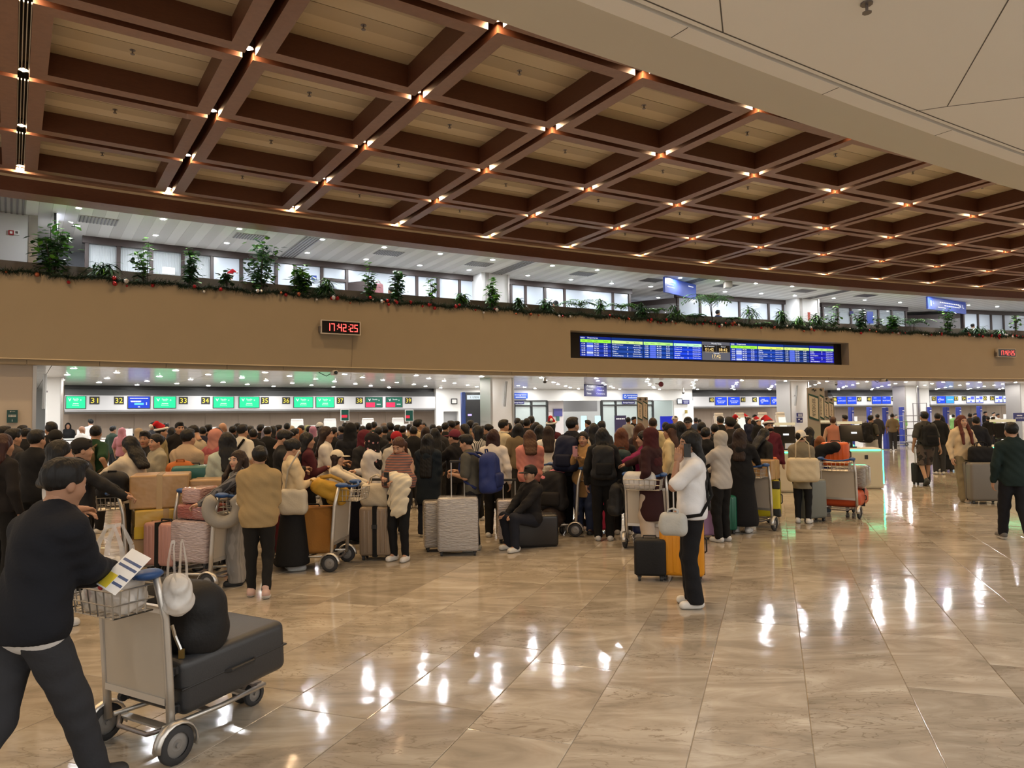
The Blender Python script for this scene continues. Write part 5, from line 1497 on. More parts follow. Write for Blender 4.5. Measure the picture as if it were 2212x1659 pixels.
        SM = mat('shoe_%d_%d_%d' % tuple(int(q * 999) for q in shoe), shoe, .6); SO = mat('shoe_sole', (.62, .60, .56), .6) if sum(shoe) > .1 else mat('shoe_sole_dark', (.03, .03, .03), .6)
        zt = heel[2] - .008
        part('shoe', g, None, mats=[SM, SO], midf=lambda zc, zt=zt: (zc[:, 2] < zt).astype(int))
    # ---- hair and headwear
    HM = hmat or hairmat(hc)
    if hair not in ('bald', 'none'):
        L = hairL
        lowz = -.17 if hair in ('short', 'buzz', 'bun', 'top') else -L - .12
        g = SDF((-.2, -.26, lowz), (.2, .16, .2), hh * 1.35)
        if hair == 'buzz': g.el((0, -.016, .032), (.0795 * hw, .097, .0905), k=.01)
        elif hair == 'short': g.el((0, -.016, .037), (.083 * hw, .101, .095), k=.02); g.el((0, .045, .100), (.055, .048, .028), k=.03)
        else: g.el((0, -.018, .036), (.088 * hw, .106, .097), k=.02)
        if hair == 'long':
            for sx in (-1, 0, 1): g.ec((sx * .055, -.045, .0), (sx * .06, -.085, -.15), .058, .050, flat=.8, k=.04); g.ec((sx * .06, -.085, -.15), (sx * .062, -.145, -L), .050, .038, flat=.8, k=.04)
        elif hair == 'longfront':
            for sx in (-1, 1): g.ec((sx * .068, .01, .0), (sx * .085, .12, -L * .55), .034, .032, k=.03); g.ec((sx * .085, .12, -L * .55), (sx * .088, .155, -L), .032, .026, k=.03); g.ec((sx * .05, -.06, 0), (sx * .07, -.075, -L * .8), .055, .04, k=.03)
        elif hair == 'bob':
            for sx in (-1, 0, 1): g.ec((sx * .06, -.04, .0), (sx * .068, -.05, -.14), .052, .05, flat=.9, k=.04)
        elif hair == 'pony': g.ec((0, -.10, .03), (0, -.145, -.03), .032, .036, k=.02); g.ec((0, -.145, -.03), (0, -.125, -L), .036, .022, k=.03)
        elif hair == 'bun': g.el((0, -.105, .045), (.046, .042, .046), k=.015)
        elif hair == 'top': g.el((0, -.05, .125), (.045, .045, .04), k=.015)
        if hair in ('short', 'buzz'):
            g.cut((0, .64, -1), .0227); g.cut((0, 1.0, -.9), .055 if hair == 'short' else .045)
            g.el((0, .10, -.03), (.060, .058, .082), k=.012, op='sub')
        else:
            g.el((0, .088, -.040), (.059 if hair != 'longfront' else .054, .072, .098), k=.015, op='sub')
            if hair in ('pony', 'bun', 'top'): g.cut((0, .9, -1), .058)
            if hair == 'pony' or hair == 'bun' or hair == 'top': pass
        if lod < 2: g.wrinkle(.0025, 60, sd)
        part('hair', g, HM, head=True)
    if hat == 'cap' or hat == 'cap_back':
        g = SDF((-.13, -.16, -.05), (.13, .24, .17), hh * 1.3)
        g.el((0, -.014, .040), (.094 * hw, .110, .104), k=.01); g.cut((0, .12, -1), -.022)
        if hat == 'cap': g.el((0, .125, .030), (.072, .085, .010), k=.01)
        part('cap', g, fabric(hatc), head=True)
    elif hat == 'santa':
        g = SDF((-.22, -.28, -.03), (.22, .16, .26), hh * 1.4)
        g.ec((0, -.01, .08), (.02, -.09, .17), .085, .045, k=.03); g.ec((.02, -.09, .17), (.08, -.17, .13), .045, .02, k=.02)
        part('santa_hat', g, fabric((.42, .012, .02)), head=True)
        b = MB().tube([(.092 * math.cos(a), -.012 + .108 * math.sin(a), .062 + .02 * math.sin(a)) for a in [k * math.pi / 8 for k in range(16)]], .022, 6, closed=True); b.sphere((.09, -.19, .12), .035, 8, 6)
        V = np.array(b.v) @ Rh.T + ctr; b.v = [tuple(v * s) for v in V]; b.build('hat_trim', fabric((.75, .73, .70)), ob, smooth=True)
    elif hat in ('hijab', 'hood'):
        g = SDF((-.26, -.26, -.40), (.26, .2, .18), hh * 1.5)
        g.el((0, -.018, .030), (.096, .116, .108), k=.02); g.el((0, .0, -.06), (.085, .095, .09), k=.04)
        g.ec((0, -.02, -.10), (0, .0, -.27), .085, .165, flat=.72, k=.05)
        if hat == 'hijab': g.ec((0, .04, -.16), (0, .07, -.30), .09, .11, flat=.6, k=.04); g.ec((0, -.07, -.1), (0, -.1, -.33), .09, .12, flat=.5, k=.04)
        g.el((0, .110, -.030), (.056, .070, .080), k=.012, op='sub'); g.wrinkle(.003, 40, sd)
        part('headscarf' if hat == 'hijab' else 'hood', g, (hmat if (hmat and hat == 'hijab') else fabric(hatc)), head=True)
    if mask:
        g = SDF((-.09, .0, -.13), (.09, .13, .0), hh); g.el((0, .030, -.055), (.064, .072, .055), k=.01); g.cut((0, 0, 1), -.018); g.cut((0, -1, 0), -.03); part('face_mask', g, fabric(mask), head=True)
    ob['_s'] = s
    return ob
# ================================================================== luggage and trolleys
ALU = mat('trolley_aluminium', (.58, .56, .53), .38, metal=.85)
ALU_P = mat('trolley_panel', (.50, .45, .38), .42, metal=.35, var=.06, vscale=3)
RUBBER = mat('rubber', (.03, .03, .032), .7)
HUB = mat('wheel_hub', (.26, .25, .24), .45, metal=.4)
BLUEH = mat('blue_handle', (.012, .065, .22), .42)
WIRE = mat('basket_wire', (.45, .43, .40), .35, metal=.8)
def wheel(r, w, parent, loc, name='wheel'):
    k = ('whl', r, w)
    if k not in _TXT:
        b = MB(); A = [2 * math.pi * i / 20 for i in range(20)]
        prof = [(r * .62, -w / 2), (r * .93, -w / 2), (r, -w / 4), (r, w / 4), (r * .93, w / 2), (r * .62, w / 2)]
        b.loft([[(x, rr * math.cos(a), rr * math.sin(a)) for a in A] for rr, x in prof], True, False)
        ob = b.build('wheel', RUBBER); ob.data.polygons.foreach_set('use_smooth', [True] * len(ob.data.polygons)); t = ob.data; bpy.data.objects.remove(ob)
        b = MB(); b.loft([[(x, rr * math.cos(a), rr * math.sin(a)) for a in A] for rr, x in ((.001, -w * .3), (r * .3, -w * .36), (r * .66, -w * .2), (r * .66, w * .2), (r * .3, w * .36), (.001, w * .3))], True, True)
        b.cyl((-w * .6, 0, 0), r * .12, w * 1.2, 8, axis='X')
        ob = b.build('hub', HUB); h = ob.data; bpy.data.objects.remove(ob)
        _TXT[k] = (t, h)
    t, h = _TXT[k]
    o = link(name, t, parent, loc); link('hub', h, o)
    return o
def make_trolley():
    e = empty('luggage_trolley')
    for sx in (-1, 1):
        MB().tube([(sx * .27, .015, .13), (sx * .272, 0, .40), (sx * .27, -.025, .75), (sx * .265, -.075, .965)], [.022, .022, .021, .019], 8).build('post', ALU, e, smooth=True)
        wheel(.10, .038, e, (sx * .30, .02, .10))
        f = MB(); rings = []
        for i in range(11):
            a = math.radians(-18 + 200 * i / 10)
            ca, sa = math.cos(a), math.sin(a)
            rings.append([(sx * .30 + dx, .02 + ca * rr, .10 + sa * rr) for dx, rr in ((-.032, .112), (0, .124), (.032, .112), (.030, .106), (0, .116), (-.030, .106))])
        f.loft(rings); f.build('fender', ALU, e, smooth=True)
        MB().tube([(sx * .21, .01, .165), (sx * .19, .40, .15), (sx * .10, .78, .125)], .014, 6).build('platform_rail', ALU, e, smooth=True)
        MB().sphere((sx * .245, -.105, .985), .052, 12, 8, sc=(1.0, 1.55, .55)).build('grip', BLUEH, e, smooth=True)
    pa = MB(); rot = Matrix.Rotation(math.radians(3.5), 3, 'X')
    pa.box((0, -.014, .555), (.50, .012, .46), rot=rot); pa.build('panel', ALU_P, e)
    for z, y in ((.315, .0), (.79, -.03)): MB().box((0, y, z), (.51, .028, .035)).build('cross_bar', ALU, e)
    for y, w in ((.05, .40), (.32, .37), (.60, .27), (.76, .2)): MB().box((0, y, .152 - .03 * y), (w, .05, .012)).build('platform_slat', ALU, e)
    MB().tube([(-.19, .03, .15), (-.12, -.02, .13), (.12, -.02, .13), (.19, .03, .15)], .012, 6).build('bumper_bar', DSTEEL, e, smooth=True)
    wheel(.072, .032, e, (0.05, .74, .072), 'caster'); wheel(.072, .032, e, (-0.05, .74, .072), 'caster')
    MB().box((0, .74, .13), (.16, .07, .03)).build('caster_fork', DSTEEL, e)
    hb = MB(); hb.tube([(-.245, -.10, .985), (-.20, -.15, .975), (-.12, -.185, .96), (0, -.195, .955), (.12, -.185, .96), (.20, -.15, .975), (.245, -.10, .985)], [.018, .017, .015, .015, .015, .017, .018], 8); hb.build('handle_bar', BLUEH, e, smooth=True)
    b = MB(); x, y0, y1, z0, z1 = .235, -.06, -.29, .795, .93
    t = lambda *p: b.tube(p, .0042, 4, caps=False)
    for z, s in ((z1, 1), (z0 + .065, .97), (z0, .93)):
        xx = x * s; ya = y1 * s
        t((-xx, y0, z), (xx, y0, z)); t((xx, y0, z), (xx, ya, z)); t((xx, ya, z), (-xx, ya, z)); t((-xx, ya, z), (-xx, y0, z))
    for k in range(8):
        xx = -x + 2 * x * k / 7; t((xx, y1, z1), (xx * .93, y1 * .93, z0)); t((xx * .93, y1 * .93, z0), (xx * .93, y0, z0))
    for k in range(1, 5):
        yy = y0 + (y1 - y0) * k / 5
        for sx in (-1, 1): t((sx * x, yy, z1), (sx * x * .93, yy * .97, z0))
        t((-x * .93, yy * .97, z0), (x * .93, yy * .97, z0))
    ob = b.build('wire_basket', WIRE, e); ob['kind'] = 'stuff'
    return e
_TR = make_trolley()
_tr_used = [False]
def trolley(px, py, heading, label, group='luggage trolleys', side=1, loc=None):
    """px, py: ground pixel of the rear wheel on the given side (+1 right, -1 left, 0 axle centre)"""
    o = _TR if not _tr_used[0] else clone(_TR)
    _tr_used[0] = True
    p = Vector(loc) if loc else at_z(px, py, 0); h = math.radians(heading); r = Vector((math.cos(h), -math.sin(h), 0))
    o.location = (p - r * .30 * side)[:2] + (0,); o.rotation_euler = (0, 0, -h)
    tag(o, label, 'trolley', group)
    return o
def on(o, x, y, z):
    """world point of a local point of a thing"""
    return Matrix.Translation(o.location) @ Matrix.Rotation(o.rotation_euler.z, 4, 'Z') @ Vector((x, y, z))

def wrapmat(col):
    key = 'plastic_wrap_%d_%d_%d' % tuple(int(c * 999) for c in col)
    return mat(key, col, .16, spec=1.0, bump=.9, bscale=16, stretch=(1, 1, 5), coat=.8, var=.15, vscale=8)
def plast(col, rough=.35):
    return mat('shell_%d_%d_%d' % tuple(int(c * 999) for c in col), col, rough, bump=.05, bscale=120)
CASE_K = mat('case_black', (.012, .012, .013), .5)
def suitcase(label, loc, rz, w, d, h, col, rx=0.0, ry=0.0, ribs=0, wrap=False, strap=None, handle=.0, soft=False, wheels=True, group=None, corners=None, band=None, name='suitcase', nrib_ax='x', rough=.35, handlec=None):
    """stands on its wheels: width x, depth y, height z; rotated about its base by rx, ry, rz"""
    e = empty(name, loc); e.rotation_euler = (rx, ry, rz); tag(e, label, 'suitcase', group)
    m = wrapmat(col) if wrap else (fabric(col) if soft else plast(col, rough)); wz = .055 if wheels else 0.0
    MB().rbox((0, 0, wz + (h - wz) / 2), (w, d, h - wz), min(w, d) * (.16 if not wrap else .12), seg=4).build('shell', m, e, smooth=True)
    if ribs:
        for k in range(ribs):
            xx = (k + .5) / ribs * w * .8 - w * .4
            for sy in (-1, 1): MB().rbox((xx, sy * (d / 2 - .002), wz + (h - wz) / 2), (w * .8 / ribs * .55, .014, (h - wz) * .86), .006, seg=2).build('rib', m, e, smooth=True)
    if not wrap:
        MB().rbox((0, 0, wz + (h - wz) / 2), (w + .006, .012, h - wz + .004), min(w, d) * .05, seg=2).build('zip_seam', CASE_K, e)
        MB().tube([(-.07, 0, h - .002), (-.065, 0, h + .025), (.065, 0, h + .025), (.07, 0, h - .002)], .010, 6).build('top_handle', CASE_K, e)
        MB().tube([(w / 2 - .002, 0, wz + h * .35), (w / 2 + .022, 0, wz + h * .38), (w / 2 + .022, 0, wz + h * .58), (w / 2 - .002, 0, wz + h * .61)], .010, 6).build('side_handle', CASE_K, e)
    if band:
        for sy in (-1, 1): MB().rbox((0, sy * (d / 2 + .001), wz + (h - wz) * .5), (w * .9, .008, .05), .004, seg=1).build('band', plast(band), e)
    if strap:
        sm_ = fabric(strap); b = MB()
        b.box((0, 0, wz + (h - wz) / 2), (.055, d + .012, h - wz + .012)); b.build('strap', sm_, e)
        MB().box((0, -d / 2 - .012, wz + (h - wz) * .6), (.065, .014, .05)).build('buckle', CASE_K, e)
    if corners:
        for sx in (-1, 1):
            for zz in (wz + .07, h - .07): MB().rbox((sx * (w / 2 - .05), -d / 2 + .01, zz), (.12, .04, .13), .02, seg=2).build('corner_guard', plast(corners), e)
    if handle:
        for sx in (-1, 1): MB().tube([(sx * .085, d * .25, h - .02), (sx * .085, d * .25, h + handle)], .009, 6).build('pull_rod', ALU, e)
        MB().rbox((0, d * .25, h + handle), (.21, .032, .035), .012, seg=2).build('pull_grip', CASE_K, e)
    if wheels:
        for sx in (-1, 1):
            for sy in (-1, 1):
                MB().cyl((sx * (w / 2 - .05) - .014, sy * (d / 2 - .05), .026), .026, .028, 10, axis='X').build('wheel', RUBBER, e)
                MB().rbox((sx * (w / 2 - .05), sy * (d / 2 - .05), .052), (.045, .045, .03), .008, seg=1).build('wheel_housing', CASE_K, e)
    return e
CARD = mat('cardboard', (.40, .24, .10), .45, spec=.7, bump=.35, bscale=14, coat=.5, var=.12, vscale=5)
CARD2 = mat('cardboard_taped', (.52, .34, .05), .35, spec=.8, bump=.35, bscale=14, coat=.6)
def carton(label, loc, rz, w, d, h, material=CARD, band=None, scrib=None, group='taped cartons', ry=0.0):
    e = empty('carton', loc); e.rotation_euler = (0, ry, rz); tag(e, label, 'box', group)
    MB().rbox((0, 0, h / 2), (w, d, h), .018, seg=2).build('box_body', material, e, smooth=False)
    MB().box((0, 0, h / 2), (w + .006, .06, h + .006)).build('packing_tape', mat('brown_tape', (.42, .28, .12), .25, coat=.6), e)
    if band: MB().box((0, 0, h * .22), (w + .008, d + .008, h * .42)).build('yellow_tape', mat('yellow_tape', (.50, .34, .01), .25, coat=.7), e)
    if scrib:
        for sy, yaw in ((-1, 0),):
            M = Matrix.Translation((0, sy * (d / 2 + .006), h * .68)) @ Matrix.Rotation(math.pi / 2, 4, 'X')
            text_join([(scrib, M, h * .22, w * .6)], PRINT_K, e)
    return e
def backpack(label, loc, rz, col, w=.32, d=.20, h=.46, straps=True, worn=False, rx=0.0, ry=0.0, group=None, pocket=None, name='backpack', cat='backpack', sc=1.0):
    """local +y is the outer side, -y the wearer's back"""
    e = empty(name, loc, 0, sc); e.rotation_euler = (rx, ry, rz); tag(e, label, cat, group)
    m = fabric(col, .7); m2 = fabric(pocket or tuple(c * .7 for c in col), .7)
    g = SDF((-w / 2 - .03, -.03, -.03), (w / 2 + .03, d + .06, h + .03), .016)
    rb = d * .26
    for sx in (-1, 1):
        g.ec((sx * (w / 2 - rb), rb, rb), (sx * (w / 2 - rb) * .86, rb, h * .82), rb, k=.03); g.ec((sx * (w / 2 - rb), d - rb, rb), (sx * (w / 2 - rb) * .8, d - rb * 1.5, h * .74), rb, k=.03)
    g.ec((0, d * .5, rb * 1.6), (0, d * .45, h * .8), w * .30, w * .28, flat=min(1, d / w * 1.35), k=.05); g.ec((-w * .2, d * .45, h * .84), (w * .2, d * .45, h * .84), d * .34, k=.05); g.ec((-w * .3, d * .5, d * .4), (w * .3, d * .5, d * .4), d * .42, k=.03)
    g.wrinkle(.005, 24, random.random() * 6); V, Q = g.mesh(); link('pack_body', np_mesh('pack_body', V, Q, m), e)
    MB().rbox((0, d * .95, h * .32), (w * .7, d * .35, h * .36), .04, seg=3).build('pocket', m2, e, smooth=True)
    MB().tube([(-w * .42, d * .55, h * .30), (-w * .40, d * .7, h * .78), (0, d * .78, h * .93), (w * .40, d * .7, h * .78), (w * .42, d * .55, h * .30)], .006, 5).build('zip', m2, e)
    MB().tube([(-.05, d * .3, h * .95), (-.04, d * .25, h + .04), (.04, d * .25, h + .04), (.05, d * .3, h * .95)], .010, 6).build('grab_loop', m2, e)
    if worn:
        for sx in (-1, 1):
            MB().tube([(sx * .10, .02, h * .88), (sx * .105, -.07, h * .98), (sx * .11, -.17, h * .99), (sx * .115, -.255, h * .86), (sx * .125, -.27, h * .58), (sx * .155, -.18, h * .28), (sx * .15, -.03, h * .12)], .019, 6).build('shoulder_strap', m2, e, smooth=True)
    elif straps:
        for sx in (-1, 1): MB().tube([(sx * .08, -.0, h * .88), (sx * .11, -.06, h * .62), (sx * .11, -.05, h * .3), (sx * .12, .01, h * .1)], .016, 6).build('shoulder_strap', m2, e, smooth=True)
    return e
def worn(p, label, col, w=.32, d=.20, h=.46, zb=.98, **kw):
    """a pack on a person's back"""
    s = p.get('_s', 1.0); loc = on(p, 0, -.135 * s, zb * s)
    return backpack(label, loc, p.rotation_euler.z + math.pi, col, w, d, h, worn=True, **kw)
def softbag(label, loc, rz, size, col, handles=.16, group=None, name='handbag', cat='bag', strap=None, rx=0.0, ry=0.0, material=None, wr=.003):
    w, d, h = size
    e = empty(name, loc); e.rotation_euler = (rx, ry, rz); tag(e, label, cat, group)
    g = SDF((-w / 2 - .04, -d / 2 - .04, -.03), (w / 2 + .04, d / 2 + .04, h + .04), max(.010, min(w, h) / 26))
    r = d * .5
    rb = min(d, h) * .26
    for sy in (-1, 1):
        for sz, tt in ((0, 1.0), (1, .72)):
            g.ec((-w / 2 + rb, sy * (d / 2 - rb) * tt, rb if sz == 0 else h - rb), (w / 2 - rb, sy * (d / 2 - rb) * tt, rb if sz == 0 else h - rb), rb, k=.03)
    g.ec((-w / 2 + r, 0, h * .45), (w / 2 - r, 0, h * .45), min(r, h * .45), k=.06); 
    zz_ = rb
    while zz_ < h - rb * .6:
        t_ = 1 - .3 * zz_ / h; g.ec((-w / 2 + rb * 1.1, 0, zz_), (w / 2 - rb * 1.1, 0, zz_), r * .92 * t_, k=.05); zz_ += r * .5
    g.wrinkle(wr, 24, random.random() * 6); V, Q = g.mesh(); m = material or fabric(col, .6); link('bag_body', np_mesh('bag_body', V, Q, m), e)
    if handles:
        for sy in (-1, 1): MB().tube([(-w * .25, sy * d * .25, h - .01), (-w * .22, sy * d * .2, h + handles * .7), (0, sy * d * .15, h + handles), (w * .22, sy * d * .2, h + handles * .7), (w * .25, sy * d * .25, h - .01)], .009, 6).build('handle', m, e, smooth=True)
    MB().box((0, 0, h - r * .05), (w * .7, .012, .012)).build('zip', CASE_K, e)
    if strap: MB().tube([Vector(q) for q in strap], .011, 6).build('strap', m, e, smooth=True)
    return e
def lump(name, label, cat, loc, rz, prims, material, vox=.014, wr=.006, f=26, group=None, parts=()):
    """soft irregular thing from blended rounded bars (a, b, r1, r2)"""
    P = np.array([q for p in prims for q in (p[0], p[1])]); R = max(max(p[2], p[3]) for p in prims) + .03
    g = SDF(P.min(0) - R, P.max(0) + R, vox)
    for p in prims: g.ec(p[0], p[1], p[2], p[3], flat=p[4] if len(p) > 4 else 1.0, k=.05)
    if wr: g.wrinkle(wr, f, random.random() * 6)
    V, Q = g.mesh(); o = link(name, np_mesh(name, V, Q, material), None, loc, rz); tag(o, label, cat, group)
    return o
def phone(label, loc, rot, col=(.02, .02, .02)):
    o = MB().rbox((0, 0, 0), (.075, .009, .155), .004, seg=1).build('mobile_phone', mat('phone_%d' % int(col[0] * 999), col, .3), None, loc, rot); tag(o, label, 'phone')
    MB().box((0, -.0052, 0), (.068, .001, .145)).build('phone_screen', BLACKG, o); MB().rbox((-.02, .006, .055), (.025, .004, .03), .002, seg=1).build('camera_bump', BLACKG, o)
    return o
# ================================================================== the crowd
def lof(px, depth, face, H, world, y=900):
    """a world point in the 1.7 m frame of a person standing at pixel column px and depth"""
    p = at_Y(px, y, depth); d = Vector(world) - Vector((p.x, p.y, 0)); h = math.radians(face); s = H / 1.7
    return ((d.x * math.cos(h) - d.y * math.sin(h)) / s, (d.x * math.sin(h) + d.y * math.cos(h)) / s, d.z / s)
WHT = (.66, .64, .61); CRM = (.56, .48, .36); BEI = (.42, .34, .25); NVY = (.010, .013, .035); CHR = (.03, .03, .033); GRY = (.20, .20, .20); MAR = (.10, .012, .02); OLV = (.07, .065, .04); TANC = (.38, .22, .09)
JNS = (.035, .05, .10)
# ---- foreground man and his trolley
T1 = trolley(372, 1655, 29, 'luggage trolley pushed by the man in the foreground', side=1)
_h = on(T1, .16, -.185, .985); _h2 = at_Y(262, 1236, 3.50)
fgH = 1.59
person('man in a navy jacket over a white T-shirt pushing the foreground trolley', 68, ytop=985, depth=3.26, face=24, H=fgH, pose='push', wr=lof(68, 3.26, 24, fgH, _h + Vector((-.03, -.09, .05)), 985), wl=lof(68, 3.26, 24, fgH, _h2 + Vector((-.13, -.03, -.03)), 985),
       hair='short', tc=(.007, .008, .012), top='jacket', bc=(.028, .029, .034), shoe=(.015, .015, .018), step=.62, lean=.24, nod=10, turn=6, bw=1.08, under=((.62, .62, .63), .765), hem=.86, lod=0, skin=1)
suitcase('big charcoal hard suitcase lying on the foreground trolley', on(T1, 0, .03, .165), T1.rotation_euler.z, .52, .30, .78, (.028, .029, .032), rx=-math.pi / 2 + .06, ribs=0, corners=None, rough=.42).location = on(T1, 0, .03, .34)
softbag('black duffel bag with a key charm on top of the charcoal suitcase', on(T1, .0, .26, .50), T1.rotation_euler.z + .2, (.46, .34, .30), (.012, .012, .013), handles=.0, name='duffel_bag')
_p = on(T1, .14, .11, .66); ch = MB().tube([_p, _p + Vector((.03, -.03, -.05)), _p + Vector((.06, -.03, -.12))], .010, 6).build('key_charm', CHROME); tag(ch, 'metal key charm hanging from the black duffel bag', 'charm'); MB().box(_p + Vector((.065, -.03, -.14)), (.03, .012, .05)).build('charm_plate', mat('gold_plate', (.5, .38, .15), .3, metal=.9), ch)
BAGP = mat('thin_plastic_bag', (.80, .78, .76), .28, alpha=.62, spec=.8, bump=.5, bscale=20)
def plastic_bag(label, loc, rz, w=.30, h=.26, red=True, dp=.15, up=.17):
    g = SDF((-w * .7, -.16, -.05), (w * .7, .16, h + .1), .010)
    for sy in (-1, 1):
        for sx in (-1, 1): g.ec((sx * (w / 2 - .05), sy * (dp / 2 - .05), .05), (sx * (w / 2 - .05) * .9, sy * (dp / 2 - .06), h * .7), .05, .04, k=.05)
        g.ec((-w / 2 + .05, sy * (dp / 2 - .05), .05), (w / 2 - .05, sy * (dp / 2 - .05), .05), .05, k=.04)
    g.ec((-w * .25, 0, h * .45), (w * .25, 0, h * .45), dp * .48, k=.04); g.ec((-w * .3, 0, h * .82), (w * .3, 0, h * .86), .05, .045, flat=.7, k=.05)
    g.wrinkle(.009, 42, 2.0); V, Q = g.mesh(); o = link('plastic_bag', np_mesh('plastic_bag', V, Q, BAGP), None, loc, rz); tag(o, label, 'bag')
    for sy in (-1, 1):
        pts = [(-w * .34, sy * .03, h * .80), (-w * .26, sy * .03, h + up * .45), (-w * .10, sy * .025, h + up * .95), (.02, sy * .02, h + up), (w * .12, sy * .025, h + up * .85), (w * .27, sy * .03, h + up * .4), (w * .34, sy * .03, h * .80)]
        b = MB(); R_s = [(.045, .035, .020, .016, .020, .034, .045)[k] for k in range(7)]
        for k in range(6):
            a, c = Vector(pts[k]), Vector(pts[k + 1]); n = (c - a).cross(Vector((0, 1, 0))).normalized()
            b.quad(a - n * R_s[k] * .5, a + n * R_s[k] * .5, c + n * R_s[k + 1] * .5, c - n * R_s[k + 1] * .5)
        b.build('bag_handle', BAGP, o)
    if red:
        b = MB()
        for k, (x, z, r) in enumerate(((-.07, .16, .022), (-.03, .19, .020), (.0, .13, .018), (.04, .20, .020), (-.08, .09, .02))): b.sphere((x, -dp / 2 + .002, z), r, 8, 6, sc=(1, .22, 1.3))
        b.build('red_print', mat('red_ink', (.5, .02, .03), .5), o)
    return o
plastic_bag('white plastic shopping bag with red print in the foreground trolley basket', on(T1, .05, -.16, .80), T1.rotation_euler.z + .15, dp=.17)
plastic_bag('plain white plastic bag hanging on the foreground trolley grip', on(T1, .30, .02, .78), T1.rotation_euler.z - .3, .17, .16, False, .10, .20)
_p = at_Y(268, 1234, 3.48); pm = Matrix.Translation(_p) @ Matrix.Rotation(-.25, 4, 'Z') @ Matrix.Rotation(.80, 4, 'X') @ Matrix.Rotation(-.35, 4, 'Z') @ Matrix.Scale(.72, 4)
pa = MB(); slab(pa, pm, -.105, .105, -.15, .15, 0, .002); po = pa.build('travel_document', WPAP); tag(po, 'printed white travel document in the foreground man\'s hand', 'document')
pb_ = MB(); slab(pb_, pm, -.10, -.01, -.14, -.04, .002, .003); pb_.build('yellow_field', mat('yellow_ink', (.75, .6, .05), .5), po)
pb_ = MB()
for y in (.06, .02, -.05, -.10): slab(pb_, pm, -.005 if y < 0 else -.09, .095, y, y + .018, .002, .003)
pb_.build('blue_bars', mat('blue_ink', (.08, .12, .25), .5), po)

# ---- left cluster
T2 = trolley(270, 1262, 62, 'luggage trolley carrying taped cartons at left', side=1)
zz = T2.rotation_euler.z
carton('lowest taped carton on the left trolley', on(T2, .0, .36, .165), zz, .52, .60, .30)
carton('middle carton with yellow tape and scrawled lettering on the left trolley', on(T2, .02, .38, .468), zz + .06, .52, .62, .31, CARD2, band=True, scrib='TIN  ESGT')
carton('top shrink-wrapped carton on the left trolley', on(T2, -.02, .36, .782), zz - .12, .54, .60, .37)
backpack('black backpack resting in the basket of the carton trolley', on(T2, .0, -.16, .86), zz + 1.2, (.014, .014, .016), .34, .22, .30, straps=False)
T3 = trolley(452, 1281, -74, 'luggage trolley with wrapped pink cases left of the two chatting women', side=-1)
z3 = T3.rotation_euler.z
suitcase('rose gold suitcase with a black strap on the pink case trolley', on(T3, -.02, .78, .20), z3 + 1.5, .42, .26, .46, (.42, .22, .19), ribs=6, strap=(.01, .01, .01), wheels=False)
suitcase('lilac shrink-wrapped suitcase on the pink case trolley', on(T3, .0, .36, .20), z3 + 1.5, .50, .36, .50, (.40, .32, .33), wrap=True)
suitcase('dusky red shrink-wrapped case lying atop the lilac one', on(T3, .0, .34, .705), z3 + 1.4, .44, .30, .16, (.30, .09, .08), wrap=True, wheels=False)
suitcase('pink shrink-wrapped bundle behind the neck pillow', on(T3, .05, .40, .87), z3, .32, .24, .17, (.40, .24, .22), wrap=True, wheels=False)
_p = on(T3, -.16, -.12, .86)
np_ = MB().tube([(.145 * math.sin(a), 0, -.145 * math.cos(a)) for a in [math.radians(-140 + 280 * k / 20) for k in range(21)]], [.05] + [.068] * 19 + [.05], 10).build('neck_pillow', fabric((.30, .28, .25)), None, (_p.x, _p.y - .13, _p.z), .25, smooth=True)
tag(np_, 'grey horseshoe neck pillow hanging from a trolley handle', 'pillow'); MB().cyl((.14, -.068, .05), .018, .006, 10, axis='Y').build('tag_button', WHITEP, np_)
person('young woman with long brown hair leaning on a trolley handle and looking round', 522, 975, foot=(512, 1262), face=-100, turn=-52, pose='push', hair='longfront', hc=DBR, top='long', tmat=fabric((.16, .155, .16), kind='vstripe', col2=(.05, .05, .055), scale=45), bot='wide', bmat=fabric((.30, .28, .26), kind='vstripe', col2=(.24, .225, .21), scale=40), shoe=(.02, .02, .02), fem=True, skin=2, hairL=.36)
person('woman in a khaki jacket and black trousers seen from behind', 562, 966, foot=(558, 1290), face=-12, pose='fold', hair='bun', hc=BLK, top='jacket', tc=(.33, .235, .115), bot='skinny', bc=(.010, .009, .008), shoe=(.50, .33, .28), fem=True, step=-.16, hem=.80, turn=-25, bw=1.08)
T4 = trolley(716, 1236, -84, 'luggage trolley with a red and an orange-brown case', side=-1)
z4 = T4.rotation_euler.z
suitcase('dark red ribbed suitcase on the trolley behind the khaki jacket', on(T4, 0, .66, .17), z4 + 1.45, .46, .27, .48, (.10, .010, .016), ribs=6, wheels=False)
suitcase('orange-brown fabric-covered suitcase on the trolley', on(T4, 0, .33, .17), z4 + 1.75, .50, .32, .54, (.36, .16, .035), soft=True, wheels=False, corners=(.01, .01, .012))
backpack('mustard yellow backpack lying in the trolley basket', on(T4, .0, -.12, .93), z4 + .4, (.42, .24, .03), .36, .22, .42, rx=-1.2)
suitcase('huge navy fabric suitcase standing behind the yellow backpack', at_z(760, 1172, 0), .1, .62, .38, .86, (.008, .009, .020), soft=True)
CW = person('woman in a cream sweater and black skirt holding her phone', 632, 951, 8.5, face=62, pose='phone', hair='bun', top='sweater', tc=(.58, .46, .29), bot='longskirt', bc=(.010, .010, .011), fem=True, nod=18, shoe=(.4, .4, .4))
